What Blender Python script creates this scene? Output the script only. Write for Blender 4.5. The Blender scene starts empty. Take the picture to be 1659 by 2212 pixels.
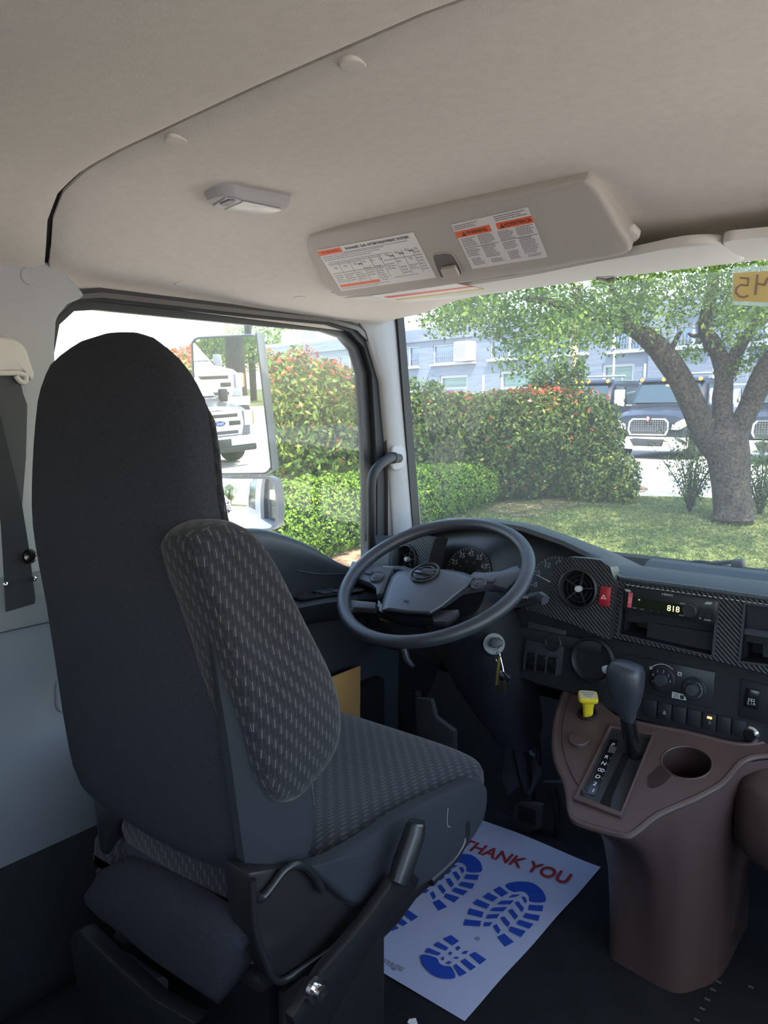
import bpy, bmesh, math, random
import numpy as np
from mathutils import Vector, Matrix

# ------------------------------------------------------------------ camera, sky, sun, exposure
SC = bpy.context.scene
F_PX, CX, CY = 1661.0, 829.5, 1106.0          # focal length and centre of the 1659 x 2212 frame
YAW, PITCH = math.radians(38.7), math.radians(7.2)
CAM = np.array([0.48, 0.0, 1.15])
cF = np.array([-math.sin(YAW)*math.cos(PITCH), math.cos(YAW)*math.cos(PITCH), -math.sin(PITCH)])
cR = np.array([math.cos(YAW), math.sin(YAW), 0.0])
cU = np.cross(cR, cF)
cam_d = bpy.data.cameras.new('camera')
cam = bpy.data.objects.new('camera', cam_d)
SC.collection.objects.link(cam)
cam_d.sensor_fit = 'HORIZONTAL'
cam_d.sensor_width = 36.0
cam_d.lens = 36.0*F_PX/1659.0
cam_d.clip_start = 0.02
cam_d.clip_end = 500
cam.matrix_world = Matrix(((cR[0], cU[0], -cF[0], CAM[0]), (cR[1], cU[1], -cF[1], CAM[1]),
                           (cR[2], cU[2], -cF[2], CAM[2]), (0, 0, 0, 1)))
SC.camera = cam

SUN_DIR = Vector((0.42, -0.34, 0.84)).normalized()
world = bpy.data.worlds.new('world')
SC.world = world
world.use_nodes = True
wn = world.node_tree.nodes
wl = world.node_tree.links
wn.clear()
sky = wn.new('ShaderNodeTexSky')
sky.sky_type = 'NISHITA'
sky.sun_disc = False
sky.sun_elevation = math.asin(SUN_DIR.z)
sky.sun_rotation = math.atan2(SUN_DIR.x, SUN_DIR.y)
sky.air_density = 1.3
sky.dust_density = 1.2
sky.ozone_density = 1.6
bg = wn.new('ShaderNodeBackground')
bg.inputs['Strength'].default_value = 0.21
wo = wn.new('ShaderNodeOutputWorld')
wl.new(sky.outputs[0], bg.inputs[0])
wl.new(bg.outputs[0], wo.inputs[0])
sun_d = bpy.data.lights.new('sun', 'SUN')
sun_d.energy = 2.8
sun_d.angle = math.radians(0.8)
sun_d.color = (1.0, 0.93, 0.82)
sun = bpy.data.objects.new('sun', sun_d)
SC.collection.objects.link(sun)
sun.rotation_euler = SUN_DIR.to_track_quat('Z', 'Y').to_euler()
sun.location = (20, -12, 30)

SC.view_settings.view_transform = 'Standard'
SC.view_settings.look = 'None'
SC.view_settings.gamma = 1.0
SC.view_settings.use_curve_mapping = False
SC.view_settings.exposure = 2.12
SC.cycles.max_bounces = 10
SC.cycles.diffuse_bounces = 6
SC.cycles.glossy_bounces = 4
SC.cycles.transparent_max_bounces = 16
SC.cycles.transmission_bounces = 6
SC.cycles.sample_clamp_indirect = 6.0
SC.cycles.caustics_reflective = False
SC.cycles.caustics_refractive = False
SC.cycles.use_denoising = True

rng = np.random.default_rng(7)
random.seed(7)

# ------------------------------------------------------------------ where a line of sight meets a real plane
def ray(px, py):
    return cF + cR*(px-CX)/F_PX - cU*(py-CY)/F_PX
def AX(px, py, x):
    d = ray(px, py); return CAM + d*(x-CAM[0])/d[0]
def AY(px, py, y):
    d = ray(px, py); return CAM + d*(y-CAM[1])/d[1]
def AZ(px, py, z):
    d = ray(px, py); return CAM + d*(z-CAM[2])/d[2]
def AN(px, py, p0, n):
    d = ray(px, py); p0 = np.array(p0, float); n = np.array(n, float)
    return CAM + d*((p0-CAM)@n)/(d@n)
D_DIR = np.array([-0.42, 0.9075, 0.0])
S_DIR = np.array([0.9075, 0.42, 0.0])
def ground_z(x, y):
    d = D_DIR[0]*x + D_DIR[1]*y
    return float(np.interp(d, [-99, 6, 12, 23, 99], [-1.0, -1.0, -0.36, -0.05, 0.0]))
def AG(px, py):
    d = ray(px, py); t = 3.0
    while t < 200:
        p = CAM + d*t
        if p[2] <= ground_z(p[0], p[1]): return p
        t += 0.03
    return CAM + d*200

# ------------------------------------------------------------------ materials
MATS = {}
def mat(name, col, rough=0.6, metal=0.0, spec=0.5, bump=0.0, bscale=300.0, var=0.0, vscale=8.0, emit=None, estr=1.0, alpha=None):
    m = bpy.data.materials.new(name); m.use_nodes = True
    nt = m.node_tree; n = nt.nodes; l = nt.links
    b = n['Principled BSDF']
    b.inputs['Base Color'].default_value = (*col, 1)
    b.inputs['Roughness'].default_value = rough
    b.inputs['Metallic'].default_value = metal
    b.inputs['Specular IOR Level'].default_value = spec
    if bump or var:
        tc = n.new('ShaderNodeTexCoord')
    if bump:
        t = n.new('ShaderNodeTexNoise'); t.inputs['Scale'].default_value = bscale; t.inputs['Detail'].default_value = 3
        l.new(tc.outputs['Object'], t.inputs['Vector'])
        bp = n.new('ShaderNodeBump'); bp.inputs['Strength'].default_value = bump; bp.inputs['Distance'].default_value = 0.002
        l.new(t.outputs['Fac'], bp.inputs['Height']); l.new(bp.outputs['Normal'], b.inputs['Normal'])
    if var:
        t = n.new('ShaderNodeTexNoise'); t.inputs['Scale'].default_value = vscale; t.inputs['Detail'].default_value = 4
        l.new(tc.outputs['Object'], t.inputs['Vector'])
        r = n.new('ShaderNodeMapRange'); r.inputs['From Min'].default_value = 0.3; r.inputs['From Max'].default_value = 0.7
        r.inputs['To Min'].default_value = 1-var; r.inputs['To Max'].default_value = 1+var
        l.new(t.outputs['Fac'], r.inputs['Value'])
        mx = n.new('ShaderNodeVectorMath'); mx.operation = 'SCALE'; mx.inputs[0].default_value = col
        l.new(r.outputs[0], mx.inputs['Scale']); l.new(mx.outputs[0], b.inputs['Base Color'])
    if emit:
        b.inputs['Emission Color'].default_value = (*emit, 1); b.inputs['Emission Strength'].default_value = estr
    if alpha is not None:
        b.inputs['Alpha'].default_value = alpha
    MATS[name] = m
    return m

def fabric_pattern(name, base, dark, dash, pu=0.0085, pv=0.027, wid=0.055, ln=0.42):
    """woven cloth: short pale stitches in staggered rows over a two-tone weave, laid out in metres on the UV map"""
    m = bpy.data.materials.new(name); m.use_nodes = True
    nt = m.node_tree; n = nt.nodes; l = nt.links
    b = n['Principled BSDF']; b.inputs['Roughness'].default_value = 0.92
    b.inputs['Specular IOR Level'].default_value = 0.25
    b.inputs['Sheen Weight'].default_value = 0.12
    uv = n.new('ShaderNodeUVMap'); sp = n.new('ShaderNodeSeparateXYZ'); l.new(uv.outputs[0], sp.inputs[0])
    def mth(op, a, bb=None):
        q = n.new('ShaderNodeMath'); q.operation = op
        for i, v in enumerate((a, bb)):
            if v is None: continue
            if isinstance(v, (int, float)): q.inputs[i].default_value = v
            else: l.new(v, q.inputs[i])
        return q.outputs[0]
    u = mth('DIVIDE', sp.outputs[0], pu)
    col = mth('FLOOR', u)
    fu = mth('ABSOLUTE', mth('SUBTRACT', mth('FRACT', u), 0.5))
    v = mth('ADD', mth('DIVIDE', sp.outputs[1], pv), mth('MULTIPLY', mth('FLOORED_MODULO', col, 3), 0.36))
    fv = mth('FRACT', v)
    line = mth('MULTIPLY', mth('LESS_THAN', fu, wid), mth('LESS_THAN', fv, ln))
    blk = mth('MULTIPLY', mth('GREATER_THAN', fv, 0.5), mth('GREATER_THAN', fu, 0.12))
    m1 = n.new('ShaderNodeMix'); m1.data_type = 'RGBA'
    m1.inputs['A'].default_value = (*base, 1); m1.inputs['B'].default_value = (*dark, 1); l.new(blk, m1.inputs['Factor'])
    m2 = n.new('ShaderNodeMix'); m2.data_type = 'RGBA'
    l.new(m1.outputs['Result'], m2.inputs['A']); m2.inputs['B'].default_value = (*dash, 1); l.new(line, m2.inputs['Factor'])
    l.new(m2.outputs['Result'], b.inputs['Base Color'])
    bp = n.new('ShaderNodeBump'); bp.inputs['Strength'].default_value = 0.5; bp.inputs['Distance'].default_value = 0.001
    l.new(blk, bp.inputs['Height']); bp.invert = True; l.new(bp.outputs['Normal'], b.inputs['Normal'])
    MATS[name] = m
    return m

def carbon(name):
    m = bpy.data.materials.new(name); m.use_nodes = True
    n = m.node_tree.nodes; l = m.node_tree.links
    b = n['Principled BSDF']; b.inputs['Roughness'].default_value = 0.40
    tc = n.new('ShaderNodeTexCoord'); w = n.new('ShaderNodeTexWave'); w.bands_direction = 'DIAGONAL'
    w.inputs['Scale'].default_value = 62; w.inputs['Distortion'].default_value = 0.6; w.inputs['Detail Scale'].default_value = 3
    l.new(tc.outputs['Object'], w.inputs['Vector'])
    r = n.new('ShaderNodeValToRGB'); r.color_ramp.elements[0].position = 0.35; r.color_ramp.elements[1].position = 0.75
    r.color_ramp.elements[0].color = (0.014, 0.015, 0.018, 1); r.color_ramp.elements[1].color = (0.026, 0.029, 0.034, 1)
    l.new(w.outputs['Fac'], r.inputs[0]); l.new(r.outputs[0], b.inputs['Base Color'])
    bp = n.new('ShaderNodeBump'); bp.inputs['Strength'].default_value = 0.7; bp.inputs['Distance'].default_value = 0.0015
    l.new(w.outputs['Fac'], bp.inputs['Height']); l.new(bp.outputs['Normal'], b.inputs['Normal'])
    return m

def glass_mat(name, dust=0.04, tint=(0.96, 0.98, 0.97), gl=0.06):
    m = bpy.data.materials.new(name); m.use_nodes = True
    n = m.node_tree.nodes; l = m.node_tree.links; n.clear()
    o = n.new('ShaderNodeOutputMaterial'); tr = n.new('ShaderNodeBsdfTransparent'); tr.inputs[0].default_value = (*tint, 1)
    gg = n.new('ShaderNodeBsdfGlossy'); gg.inputs['Roughness'].default_value = 0.02
    lw = n.new('ShaderNodeLayerWeight'); lw.inputs['Blend'].default_value = 0.5
    pw = n.new('ShaderNodeMath'); pw.operation = 'POWER'; l.new(lw.outputs['Facing'], pw.inputs[0]); pw.inputs[1].default_value = 4.0
    ma = n.new('ShaderNodeMath'); ma.operation = 'MULTIPLY_ADD'; l.new(pw.outputs[0], ma.inputs[0]); ma.inputs[1].default_value = 0.6; ma.inputs[2].default_value = 0.03
    mx = n.new('ShaderNodeMixShader'); l.new(ma.outputs[0], mx.inputs[0]); l.new(tr.outputs[0], mx.inputs[1]); l.new(gg.outputs[0], mx.inputs[2])
    df = n.new('ShaderNodeBsdfDiffuse'); df.inputs[0].default_value = (0.9, 0.9, 0.88, 1)
    tl = n.new('ShaderNodeBsdfTranslucent'); tl.inputs[0].default_value = (0.9, 0.9, 0.88, 1)
    dd = n.new('ShaderNodeMixShader'); dd.inputs[0].default_value = 0.6
    l.new(df.outputs[0], dd.inputs[1]); l.new(tl.outputs[0], dd.inputs[2])
    m2 = n.new('ShaderNodeMixShader'); m2.inputs[0].default_value = dust
    l.new(mx.outputs[0], m2.inputs[1]); l.new(dd.outputs[0], m2.inputs[2]); l.new(m2.outputs[0], o.inputs[0])
    return m

def leaf_mat(name, stops, trans=0.35, rough=0.5):
    m = bpy.data.materials.new(name); m.use_nodes = True
    n = m.node_tree.nodes; l = m.node_tree.links; n.clear()
    o = n.new('ShaderNodeOutputMaterial'); at = n.new('ShaderNodeAttribute'); at.attribute_name = 'tone'
    r = n.new('ShaderNodeValToRGB')
    while len(r.color_ramp.elements) < len(stops): r.color_ramp.elements.new(0.5)
    for e, (p, c) in zip(r.color_ramp.elements, stops): e.position = p; e.color = (*c, 1)
    l.new(at.outputs['Fac'], r.inputs[0])
    b = n.new('ShaderNodeBsdfPrincipled'); b.inputs['Roughness'].default_value = rough; b.inputs['Specular IOR Level'].default_value = 0.35
    t = n.new('ShaderNodeBsdfTranslucent'); l.new(r.outputs[0], b.inputs['Base Color']); l.new(r.outputs[0], t.inputs[0])
    mx = n.new('ShaderNodeMixShader'); mx.inputs[0].default_value = trans
    l.new(b.outputs[0], mx.inputs[1]); l.new(t.outputs[0], mx.inputs[2]); l.new(mx.outputs[0], o.inputs[0])
    return m

def two_tone(name, a, b_, scale, rough=0.9, detail=6, lo=0.4, hi=0.6, bump=0.0):
    m = bpy.data.materials.new(name); m.use_nodes = True
    n = m.node_tree.nodes; l = m.node_tree.links
    b = n['Principled BSDF']; b.inputs['Roughness'].default_value = rough; b.inputs['Specular IOR Level'].default_value = 0.2
    tc = n.new('ShaderNodeTexCoord'); t = n.new('ShaderNodeTexNoise'); t.inputs['Scale'].default_value = scale; t.inputs['Detail'].default_value = detail
    l.new(tc.outputs['Object'], t.inputs['Vector'])
    r = n.new('ShaderNodeValToRGB'); r.color_ramp.elements[0].position = lo; r.color_ramp.elements[1].position = hi
    r.color_ramp.elements[0].color = (*a, 1); r.color_ramp.elements[1].color = (*b_, 1)
    l.new(t.outputs['Fac'], r.inputs[0]); l.new(r.outputs[0], b.inputs['Base Color'])
    if bump:
        bp = n.new('ShaderNodeBump'); bp.inputs['Strength'].default_value = bump; bp.inputs['Distance'].default_value = 0.05
        l.new(t.outputs['Fac'], bp.inputs['Height']); l.new(bp.outputs['Normal'], b.inputs['Normal'])
    return m

headliner_m = mat('headliner_cloth', (0.70, 0.645, 0.575), 0.95, spec=0.15, bump=0.35, bscale=260, var=0.03, vscale=60)
pillar_m = mat('grey_trim_plastic', (0.42, 0.43, 0.44), 0.65, spec=0.3, bump=0.25, bscale=420)
bin_m = mat('bin_vinyl', (0.46, 0.42, 0.375), 0.6, spec=0.3, bump=0.25, bscale=350)
visor_m = mat('visor_vinyl', (0.66, 0.64, 0.59), 0.7, spec=0.3, bump=0.2, bscale=350)
rubber_m = mat('black_rubber', (0.018, 0.020, 0.024), 0.55, spec=0.4)
seal_m = mat('door_seal', (0.035, 0.036, 0.042), 0.4, spec=0.4)
dash_m = mat('dash_plastic', (0.014, 0.016, 0.020), 0.5, spec=0.4, bump=0.2, bscale=500)
dashtop_m = mat('dash_top_plastic', (0.034, 0.038, 0.047), 0.42, spec=0.5, bump=0.25, bscale=500)
gloss_m = mat('gloss_black', (0.008, 0.009, 0.010), 0.15, spec=0.5)
dark_m = mat('dark_void', (0.006, 0.007, 0.008), 0.7, spec=0.2)
wheel_m = mat('wheel_leather', (0.030, 0.034, 0.045), 0.34, spec=0.5, bump=0.3, bscale=700)
hub_m = mat('hub_plastic', (0.042, 0.047, 0.062), 0.40, spec=0.5, bump=0.15, bscale=700)
carbon_m = carbon('carbon_print')
seatback_m = mat('seat_back_cloth', (0.031, 0.033, 0.042), 0.95, spec=0.2, bump=0.5, bscale=900, var=0.2, vscale=300)
seatside_m = mat('seat_side_cloth', (0.028, 0.031, 0.039), 0.9, spec=0.3, bump=0.3, bscale=900)
pattern_m = fabric_pattern('seat_stitched_cloth', (0.026, 0.026, 0.032), (0.015, 0.015, 0.020), (0.14, 0.125, 0.115))
metal_black_m = mat('black_painted_steel', (0.015, 0.016, 0.018), 0.3, spec=0.6)
shell_m = mat('seat_shell_plastic', (0.018, 0.017, 0.018), 0.35, spec=0.5)
chrome_m = mat('chrome', (0.75, 0.76, 0.78), 0.12, metal=1.0)
steel_m = mat('satin_steel', (0.5, 0.5, 0.52), 0.3, metal=1.0)
carpet_m = mat('floor_rubber', (0.009, 0.011, 0.013), 0.8, spec=0.3, bump=0.6, bscale=90, var=0.25, vscale=12)
brown_m = mat('console_brown', (0.088, 0.059, 0.054), 0.33, spec=0.45, bump=0.35, bscale=600)
brown_dark_m = mat('cup_brown', (0.026, 0.015, 0.014), 0.5, spec=0.4)
yellow_m = mat('knob_yellow', (0.80, 0.62, 0.03), 0.35)
label_yellow_m = mat('knob_label', (0.78, 0.74, 0.45), 0.5)
paper_m = mat('mat_paper', (0.42, 0.47, 0.64), 0.9, spec=0.2, var=0.03, vscale=5)
blue_m = mat('print_blue', (0.02, 0.07, 0.40), 0.9, spec=0.2)
red_print_m = mat('print_red', (0.30, 0.035, 0.04), 0.9, spec=0.2)
grey_print_m = mat('print_grey', (0.25, 0.27, 0.33), 0.9, spec=0.2)
white_m = mat('print_white', (0.80, 0.80, 0.82), 0.6)
pale_mark_m = mat('pale_marking', (0.45, 0.46, 0.48), 0.5)
dim_mark_m = mat('dim_marking', (0.16, 0.16, 0.17), 0.5)
sticker_m = mat('sticker_white', (0.74, 0.70, 0.68), 0.5)
sticker_ink_m = mat('sticker_ink', (0.13, 0.12, 0.12), 0.6)
sticker_soft_m = mat('sticker_soft_ink', (0.34, 0.31, 0.31), 0.6)
orange_m = mat('warning_orange', (0.85, 0.13, 0.03), 0.5)
black_ink_m = mat('black_ink', (0.02, 0.02, 0.02), 0.5)
red_line_m = mat('label_red', (0.70, 0.10, 0.09), 0.5)
gold_line_m = mat('label_gold', (0.62, 0.45, 0.08), 0.5)
hazard_m = mat('hazard_red', (0.30, 0.012, 0.025), 0.35)
led_m = mat('amber_led', (1, 0.4, 0.1), 0.5, emit=(1.0, 0.22, 0.04), estr=2.0)
digit_m = mat('display_digit', (1, 0.85, 0.5), 0.5, emit=(1.0, 0.85, 0.45), estr=0.28)
display_m = mat('display_panel', (0.014, 0.020, 0.010), 0.12, spec=0.5)
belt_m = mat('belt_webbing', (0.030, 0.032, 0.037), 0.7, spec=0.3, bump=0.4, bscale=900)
manila_m = mat('manila_paper', (0.42, 0.24, 0.08), 0.8, var=0.05, vscale=9)
lamp_lens_m = mat('lamp_lens', (0.72, 0.70, 0.66), 0.25)
lamp_body_m = mat('lamp_body', (0.40, 0.39, 0.39), 0.5)
lamp_hole_m = mat('lamp_switch_grey', (0.20, 0.20, 0.20), 0.4)
windshield_m = glass_mat('windshield_glass', 0.075, (0.93, 0.96, 0.95))
doorglass_m = glass_mat('door_glass', 0.025, (0.97, 0.98, 0.96))
mirror_m = mat('mirror_silver', (0.60, 0.61, 0.61), 0.0, metal=1.0)
housing_m = mat('mirror_housing', (0.20, 0.21, 0.23), 0.45)
arm_m = mat('mirror_arm', (0.035, 0.037, 0.042), 0.45)
body_white_m = mat('body_white_paint', (0.72, 0.72, 0.74), 0.25, spec=0.5)

# ------------------------------------------------------------------ objects
ROOTS = {}
def root_of(o):
    while o.parent is not None: o = o.parent
    return o
def tag(o, label=None, cat=None, group=None, kind=None):
    if label: o['label'] = label
    if cat: o['category'] = cat
    if group: o['group'] = group
    if kind: o['kind'] = kind
    return o
def thing(name, label, cat, loc, group=None):
    o = bpy.data.objects.new(name, None)
    o.empty_display_size = 0.05
    SC.collection.objects.link(o)
    o.location = [float(v) for v in loc]
    return tag(o, label, cat, group)

def finish(name, me, m, parent=None, base=None, smooth=True, angle=35, kind=None):
    """link a mesh whose vertices are in world metres; the origin goes to the parent's base or to `base`"""
    if parent is not None:
        off = Vector(root_of(parent).location)
    else:
        off = Vector([float(v) for v in base]) if base is not None else Vector((0, 0, 0))
    me.transform(Matrix.Translation(-off))
    ms = m if isinstance(m, (list, tuple)) else [m]
    for q in ms: me.materials.append(q)
    if smooth:
        me.polygons.foreach_set('use_smooth', [True]*len(me.polygons))
        me.set_sharp_from_angle(angle=math.radians(angle))
    me.update()
    o = bpy.data.objects.new(name, me)
    SC.collection.objects.link(o)
    if parent is not None: o.parent = parent
    else: o.location = off
    if kind: o['kind'] = kind
    return o

def bm_finish(name, bm, m, parent=None, base=None, smooth=True, angle=35, kind=None, uv=False, uvrot=False):
    bmesh.ops.recalc_face_normals(bm, faces=bm.faces)
    if uv: box_uv(bm, uvrot)
    me = bpy.data.meshes.new(name)
    bm.to_mesh(me); bm.free()
    return finish(name, me, m, parent, base, smooth, angle, kind)

def box_uv(bm, rot=False):
    lay = bm.loops.layers.uv.new('UVMap')
    for f in bm.faces:
        n = f.normal; a = max(range(3), key=lambda i: abs(n[i]))
        for lp in f.loops:
            c = lp.vert.co
            if a == 0: uv = (c.y, c.z)
            elif a == 1: uv = (c.x, c.z)
            else: uv = (c.x, c.y)
            if rot: uv = (uv[1], uv[0])
            lp[lay].uv = uv

def bevel_all(bm, w, seg=2, ang=30):
    if w <= 0: return
    es = [e for e in bm.edges if len(e.link_faces) == 2 and e.calc_face_angle(0) > math.radians(ang)]
    if es: bmesh.ops.bevel(bm, geom=es, offset=w, segments=seg, affect='EDGES', profile=0.5, clamp_overlap=True)

def add_box(bm, c, s, rot=None):
    r = bmesh.ops.create_cube(bm, size=1.0)
    M = Matrix.Diagonal((s[0], s[1], s[2], 1))
    if rot is not None: M = rot.to_4x4() @ M
    M = Matrix.Translation([float(v) for v in c]) @ M
    bmesh.ops.transform(bm, matrix=M, verts=r['verts'])
    return r['verts']

def box(name, c, s, m, parent=None, bev=0.003, rot=None, seg=2, **k):
    bm = bmesh.new(); add_box(bm, c, s, rot); bevel_all(bm, bev, seg)
    return bm_finish(name, bm, m, parent, **k)

def add_prism(bm, pts, vec):
    vec = Vector([float(v) for v in vec])
    vs = [bm.verts.new([float(q) for q in p]) for p in pts]
    vt = [bm.verts.new(v.co + vec) for v in vs]
    n = len(vs)
    fs = [bm.faces.new(vs), bm.faces.new(list(reversed(vt)))]
    for i in range(n):
        fs.append(bm.faces.new((vs[i], vt[i], vt[(i+1) % n], vs[(i+1) % n])))
    return fs

def prism(name, pts, vec, m, parent=None, bev=0.002, seg=2, tri=True, **k):
    bm = bmesh.new(); add_prism(bm, pts, vec)
    bmesh.ops.recalc_face_normals(bm, faces=bm.faces)
    bevel_all(bm, bev, seg)
    return bm_finish(name, bm, m, parent, **k)

def holed(name, outer, holes, vec, m, parent=None, bev=0.0, **k):
    """a plate with holes, given by coplanar loops, thickened along vec"""
    bm = bmesh.new(); es = []; loops = []
    for lp in [outer]+list(holes):
        vs = [bm.verts.new([float(q) for q in p]) for p in lp]
        loops.append(vs)
        es += [bm.edges.new((vs[i], vs[(i+1) % len(vs)])) for i in range(len(vs))]
    bmesh.ops.triangle_fill(bm, use_beauty=True, use_dissolve=False, edges=es)
    r = bmesh.ops.extrude_face_region(bm, geom=list(bm.faces), use_keep_orig=True)
    nv = [g for g in r['geom'] if isinstance(g, bmesh.types.BMVert)]
    bmesh.ops.translate(bm, vec=Vector([float(v) for v in vec]), verts=nv)
    bmesh.ops.recalc_face_normals(bm, faces=bm.faces)
    if bev: bevel_all(bm, bev, 2, 40)
    return bm_finish(name, bm, m, parent, **k)

def add_loft(bm, rings, cap0=True, cap1=True):
    rs = [[bm.verts.new([float(q) for q in p]) for p in r] for r in rings]
    n = len(rs[0])
    for a, b in zip(rs, rs[1:]):
        for i in range(n):
            bm.faces.new((a[i], a[(i+1) % n], b[(i+1) % n], b[i]))
    if cap0: bm.faces.new(list(reversed(rs[0])))
    if cap1: bm.faces.new(rs[-1])

def loft(name, rings, m, parent=None, cap0=True, cap1=True, angle=50, **k):
    bm = bmesh.new(); add_loft(bm, rings, cap0, cap1)
    return bm_finish(name, bm, m, parent, angle=angle, **k)

def frame_of(t):
    t = t/np.linalg.norm(t)
    up = np.array([0, 0, 1.0]) if abs(t[2]) < 0.9 else np.array([0, 1.0, 0])
    a = np.cross(t, up); a /= np.linalg.norm(a); b = np.cross(t, a)
    return a, b

def add_tube(bm, path, r, seg=10, cap=True):
    path = [np.array(p, float) for p in path]
    rr = r if isinstance(r, (list, tuple)) else [r]*len(path)
    rings = []; prev = None
    for i, p in enumerate(path):
        t = path[min(i+1, len(path)-1)] - path[max(i-1, 0)]
        a, b = frame_of(t)
        if prev is not None:
            a = prev - (prev@t)/(t@t)*t; a /= np.linalg.norm(a); b = np.cross(t/np.linalg.norm(t), a)
        prev = a
        rings.append([p + rr[i]*(math.cos(q)*a+math.sin(q)*b) for q in np.linspace(0, 2*math.pi, seg, endpoint=False)])
    add_loft(bm, rings, cap, cap)

def tube(name, path, r, m, parent=None, seg=12, **k):
    bm = bmesh.new(); add_tube(bm, path, r, seg)
    return bm_finish(name, bm, m, parent, **k)

def curve(pts, n=6, closed=False):
    P = [np.array(p, float) for p in pts]; N = len(P); out = []
    for i in range(N if closed else N-1):
        if closed: a, b, c, d = P[i-1], P[i], P[(i+1) % N], P[(i+2) % N]
        else: a, b, c, d = P[max(i-1, 0)], P[i], P[i+1], P[min(i+2, N-1)]
        for j in range(n):
            t = j/n
            out.append(0.5*((2*b)+(-a+c)*t+(2*a-5*b+4*c-d)*t*t+(-a+3*b-3*c+d)*t**3))
    if not closed: out.append(P[-1])
    return out

def add_lathe(bm, prof, c, axis, seg=28, cap0=True):
    """profile of (radius, height) turned about an axis through c; closed at the ends"""
    axis = np.array(axis, float); axis /= np.linalg.norm(axis); a, b = frame_of(axis); c = np.array(c, float)
    rings = [[c + axis*h + max(r, 1e-5)*(math.cos(q)*a+math.sin(q)*b) for q in np.linspace(0, 2*math.pi, seg, endpoint=False)] for r, h in prof]
    add_loft(bm, rings, cap0, True)

def lathe(name, prof, c, axis, m, parent=None, seg=28, cap0=True, **k):
    bm = bmesh.new(); add_lathe(bm, prof, c, axis, seg, cap0)
    return bm_finish(name, bm, m, parent, **k)

def ellipse_pts(c, a, b, n=28):
    c = np.array(c, float); a = np.array(a, float); b = np.array(b, float)
    return [c + math.cos(t)*a + math.sin(t)*b for t in np.linspace(0, 2*math.pi, n, endpoint=False)]

def superell(cx_, cy_, hx, hy, k=5.0, n=48):
    out = []
    for t in np.linspace(0, 2*math.pi, n, endpoint=False):
        c, s = math.cos(t), math.sin(t)
        out.append((cx_ + hx*math.copysign(abs(c)**(2/k), c), cy_ + hy*math.copysign(abs(s)**(2/k), s)))
    return out

def pillow(name, pts, vec, m, parent=None, puff=0.012, edge=0.02, sub=4, **k):
    """a padded panel: outline points, thickness along vec, rounded towards the front face"""
    P = curve(pts, sub, True); c = sum(P)/len(P); vec = np.array(vec, float); L = np.linalg.norm(vec); u = vec/L
    rad = np.mean([np.linalg.norm(p-c) for p in P])
    rings = [P, [p + u*(L-puff) for p in P]]
    for f in (0.3, 0.6, 0.85, 1.0):
        ins = (1-math.cos(f*math.pi/2))*edge/rad
        rings.append([p + (c-p)*ins + u*(L-puff+puff*math.sin(f*math.pi/2)*0.9) for p in P])
    rings.append([p + (c-p)*(edge/rad+0.35) + u*(L) for p in P])
    rings.append([p + (c-p)*(edge/rad+0.65) + u*(L+0.001) for p in P])
    return loft(name, rings, m, parent, **k)

class Plane:
    """a flat face in the scene: origin o, right ex, up ey"""
    def __init__(s, o, ex, ey):
        s.o = np.array(o, float); s.ex = np.array(ex, float); s.ex /= np.linalg.norm(s.ex)
        ey = np.array(ey, float); ey = ey-(ey@s.ex)*s.ex; s.ey = ey/np.linalg.norm(ey); s.n = np.cross(s.ex, s.ey)
    def at(s, x, y, h=0.0): return s.o + s.ex*x + s.ey*y + s.n*h
    def hit(s, px, py):
        d = ray(px, py); p = CAM + d*((s.o-CAM)@s.n)/(d@s.n); return ((p-s.o)@s.ex, (p-s.o)@s.ey)
    def see(s, px, py, h=0.0): return s.at(*s.hit(px, py), h)
    def rect(s, x0, y0, x1, y1, h=0.0): return [s.at(x0, y0, h), s.at(x1, y0, h), s.at(x1, y1, h), s.at(x0, y1, h)]

def text(name, body, pl, x, y, size, m, parent, h=0.0004, align='CENTER', rot=0.0, mirror=False, sx=1.0, ext=0.0002, bold=0.0, width=None):
    cu = bpy.data.curves.new(name, 'FONT'); cu.body = body; cu.size = size; cu.extrude = ext
    cu.align_x = align; cu.align_y = 'CENTER'; cu.resolution_u = 3; cu.offset = size*bold
    cu.materials.append(m)
    tmp = bpy.data.objects.new(name, cu)
    me = bpy.data.meshes.new_from_object(tmp)
    bpy.data.objects.remove(tmp); bpy.data.curves.remove(cu)
    o = bpy.data.objects.new(name, me); SC.collection.objects.link(o)
    if width:
        xs_ = [v.co.x for v in me.vertices]; sx = width/(max(xs_)-min(xs_))
    c, s = math.cos(rot), math.sin(rot)
    ex = pl.ex*c + pl.ey*s; ey = -pl.ex*s + pl.ey*c
    if mirror: ex = -ex
    p = pl.at(x, y, h) - np.array(root_of(parent).location)
    ex = ex*sx
    o.parent = parent
    o.matrix_local = Matrix(((ex[0], ey[0], pl.n[0], p[0]), (ex[1], ey[1], pl.n[1], p[1]), (ex[2], ey[2], pl.n[2], p[2]), (0, 0, 0, 1)))
    return o

def dup(rt, loc, label=None, rotz=None):
    r = rt.copy(); SC.collection.objects.link(r); r.location = [float(v) for v in loc]
    if rotz is not None: r.rotation_euler = (0, 0, rotz)
    if label: r['label'] = label
    for ch in list(rt.children):
        c = ch.copy(); SC.collection.objects.link(c); c.parent = r
        for g in ch.children:
            d = g.copy(); SC.collection.objects.link(d); d.parent = c
    return r

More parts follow.
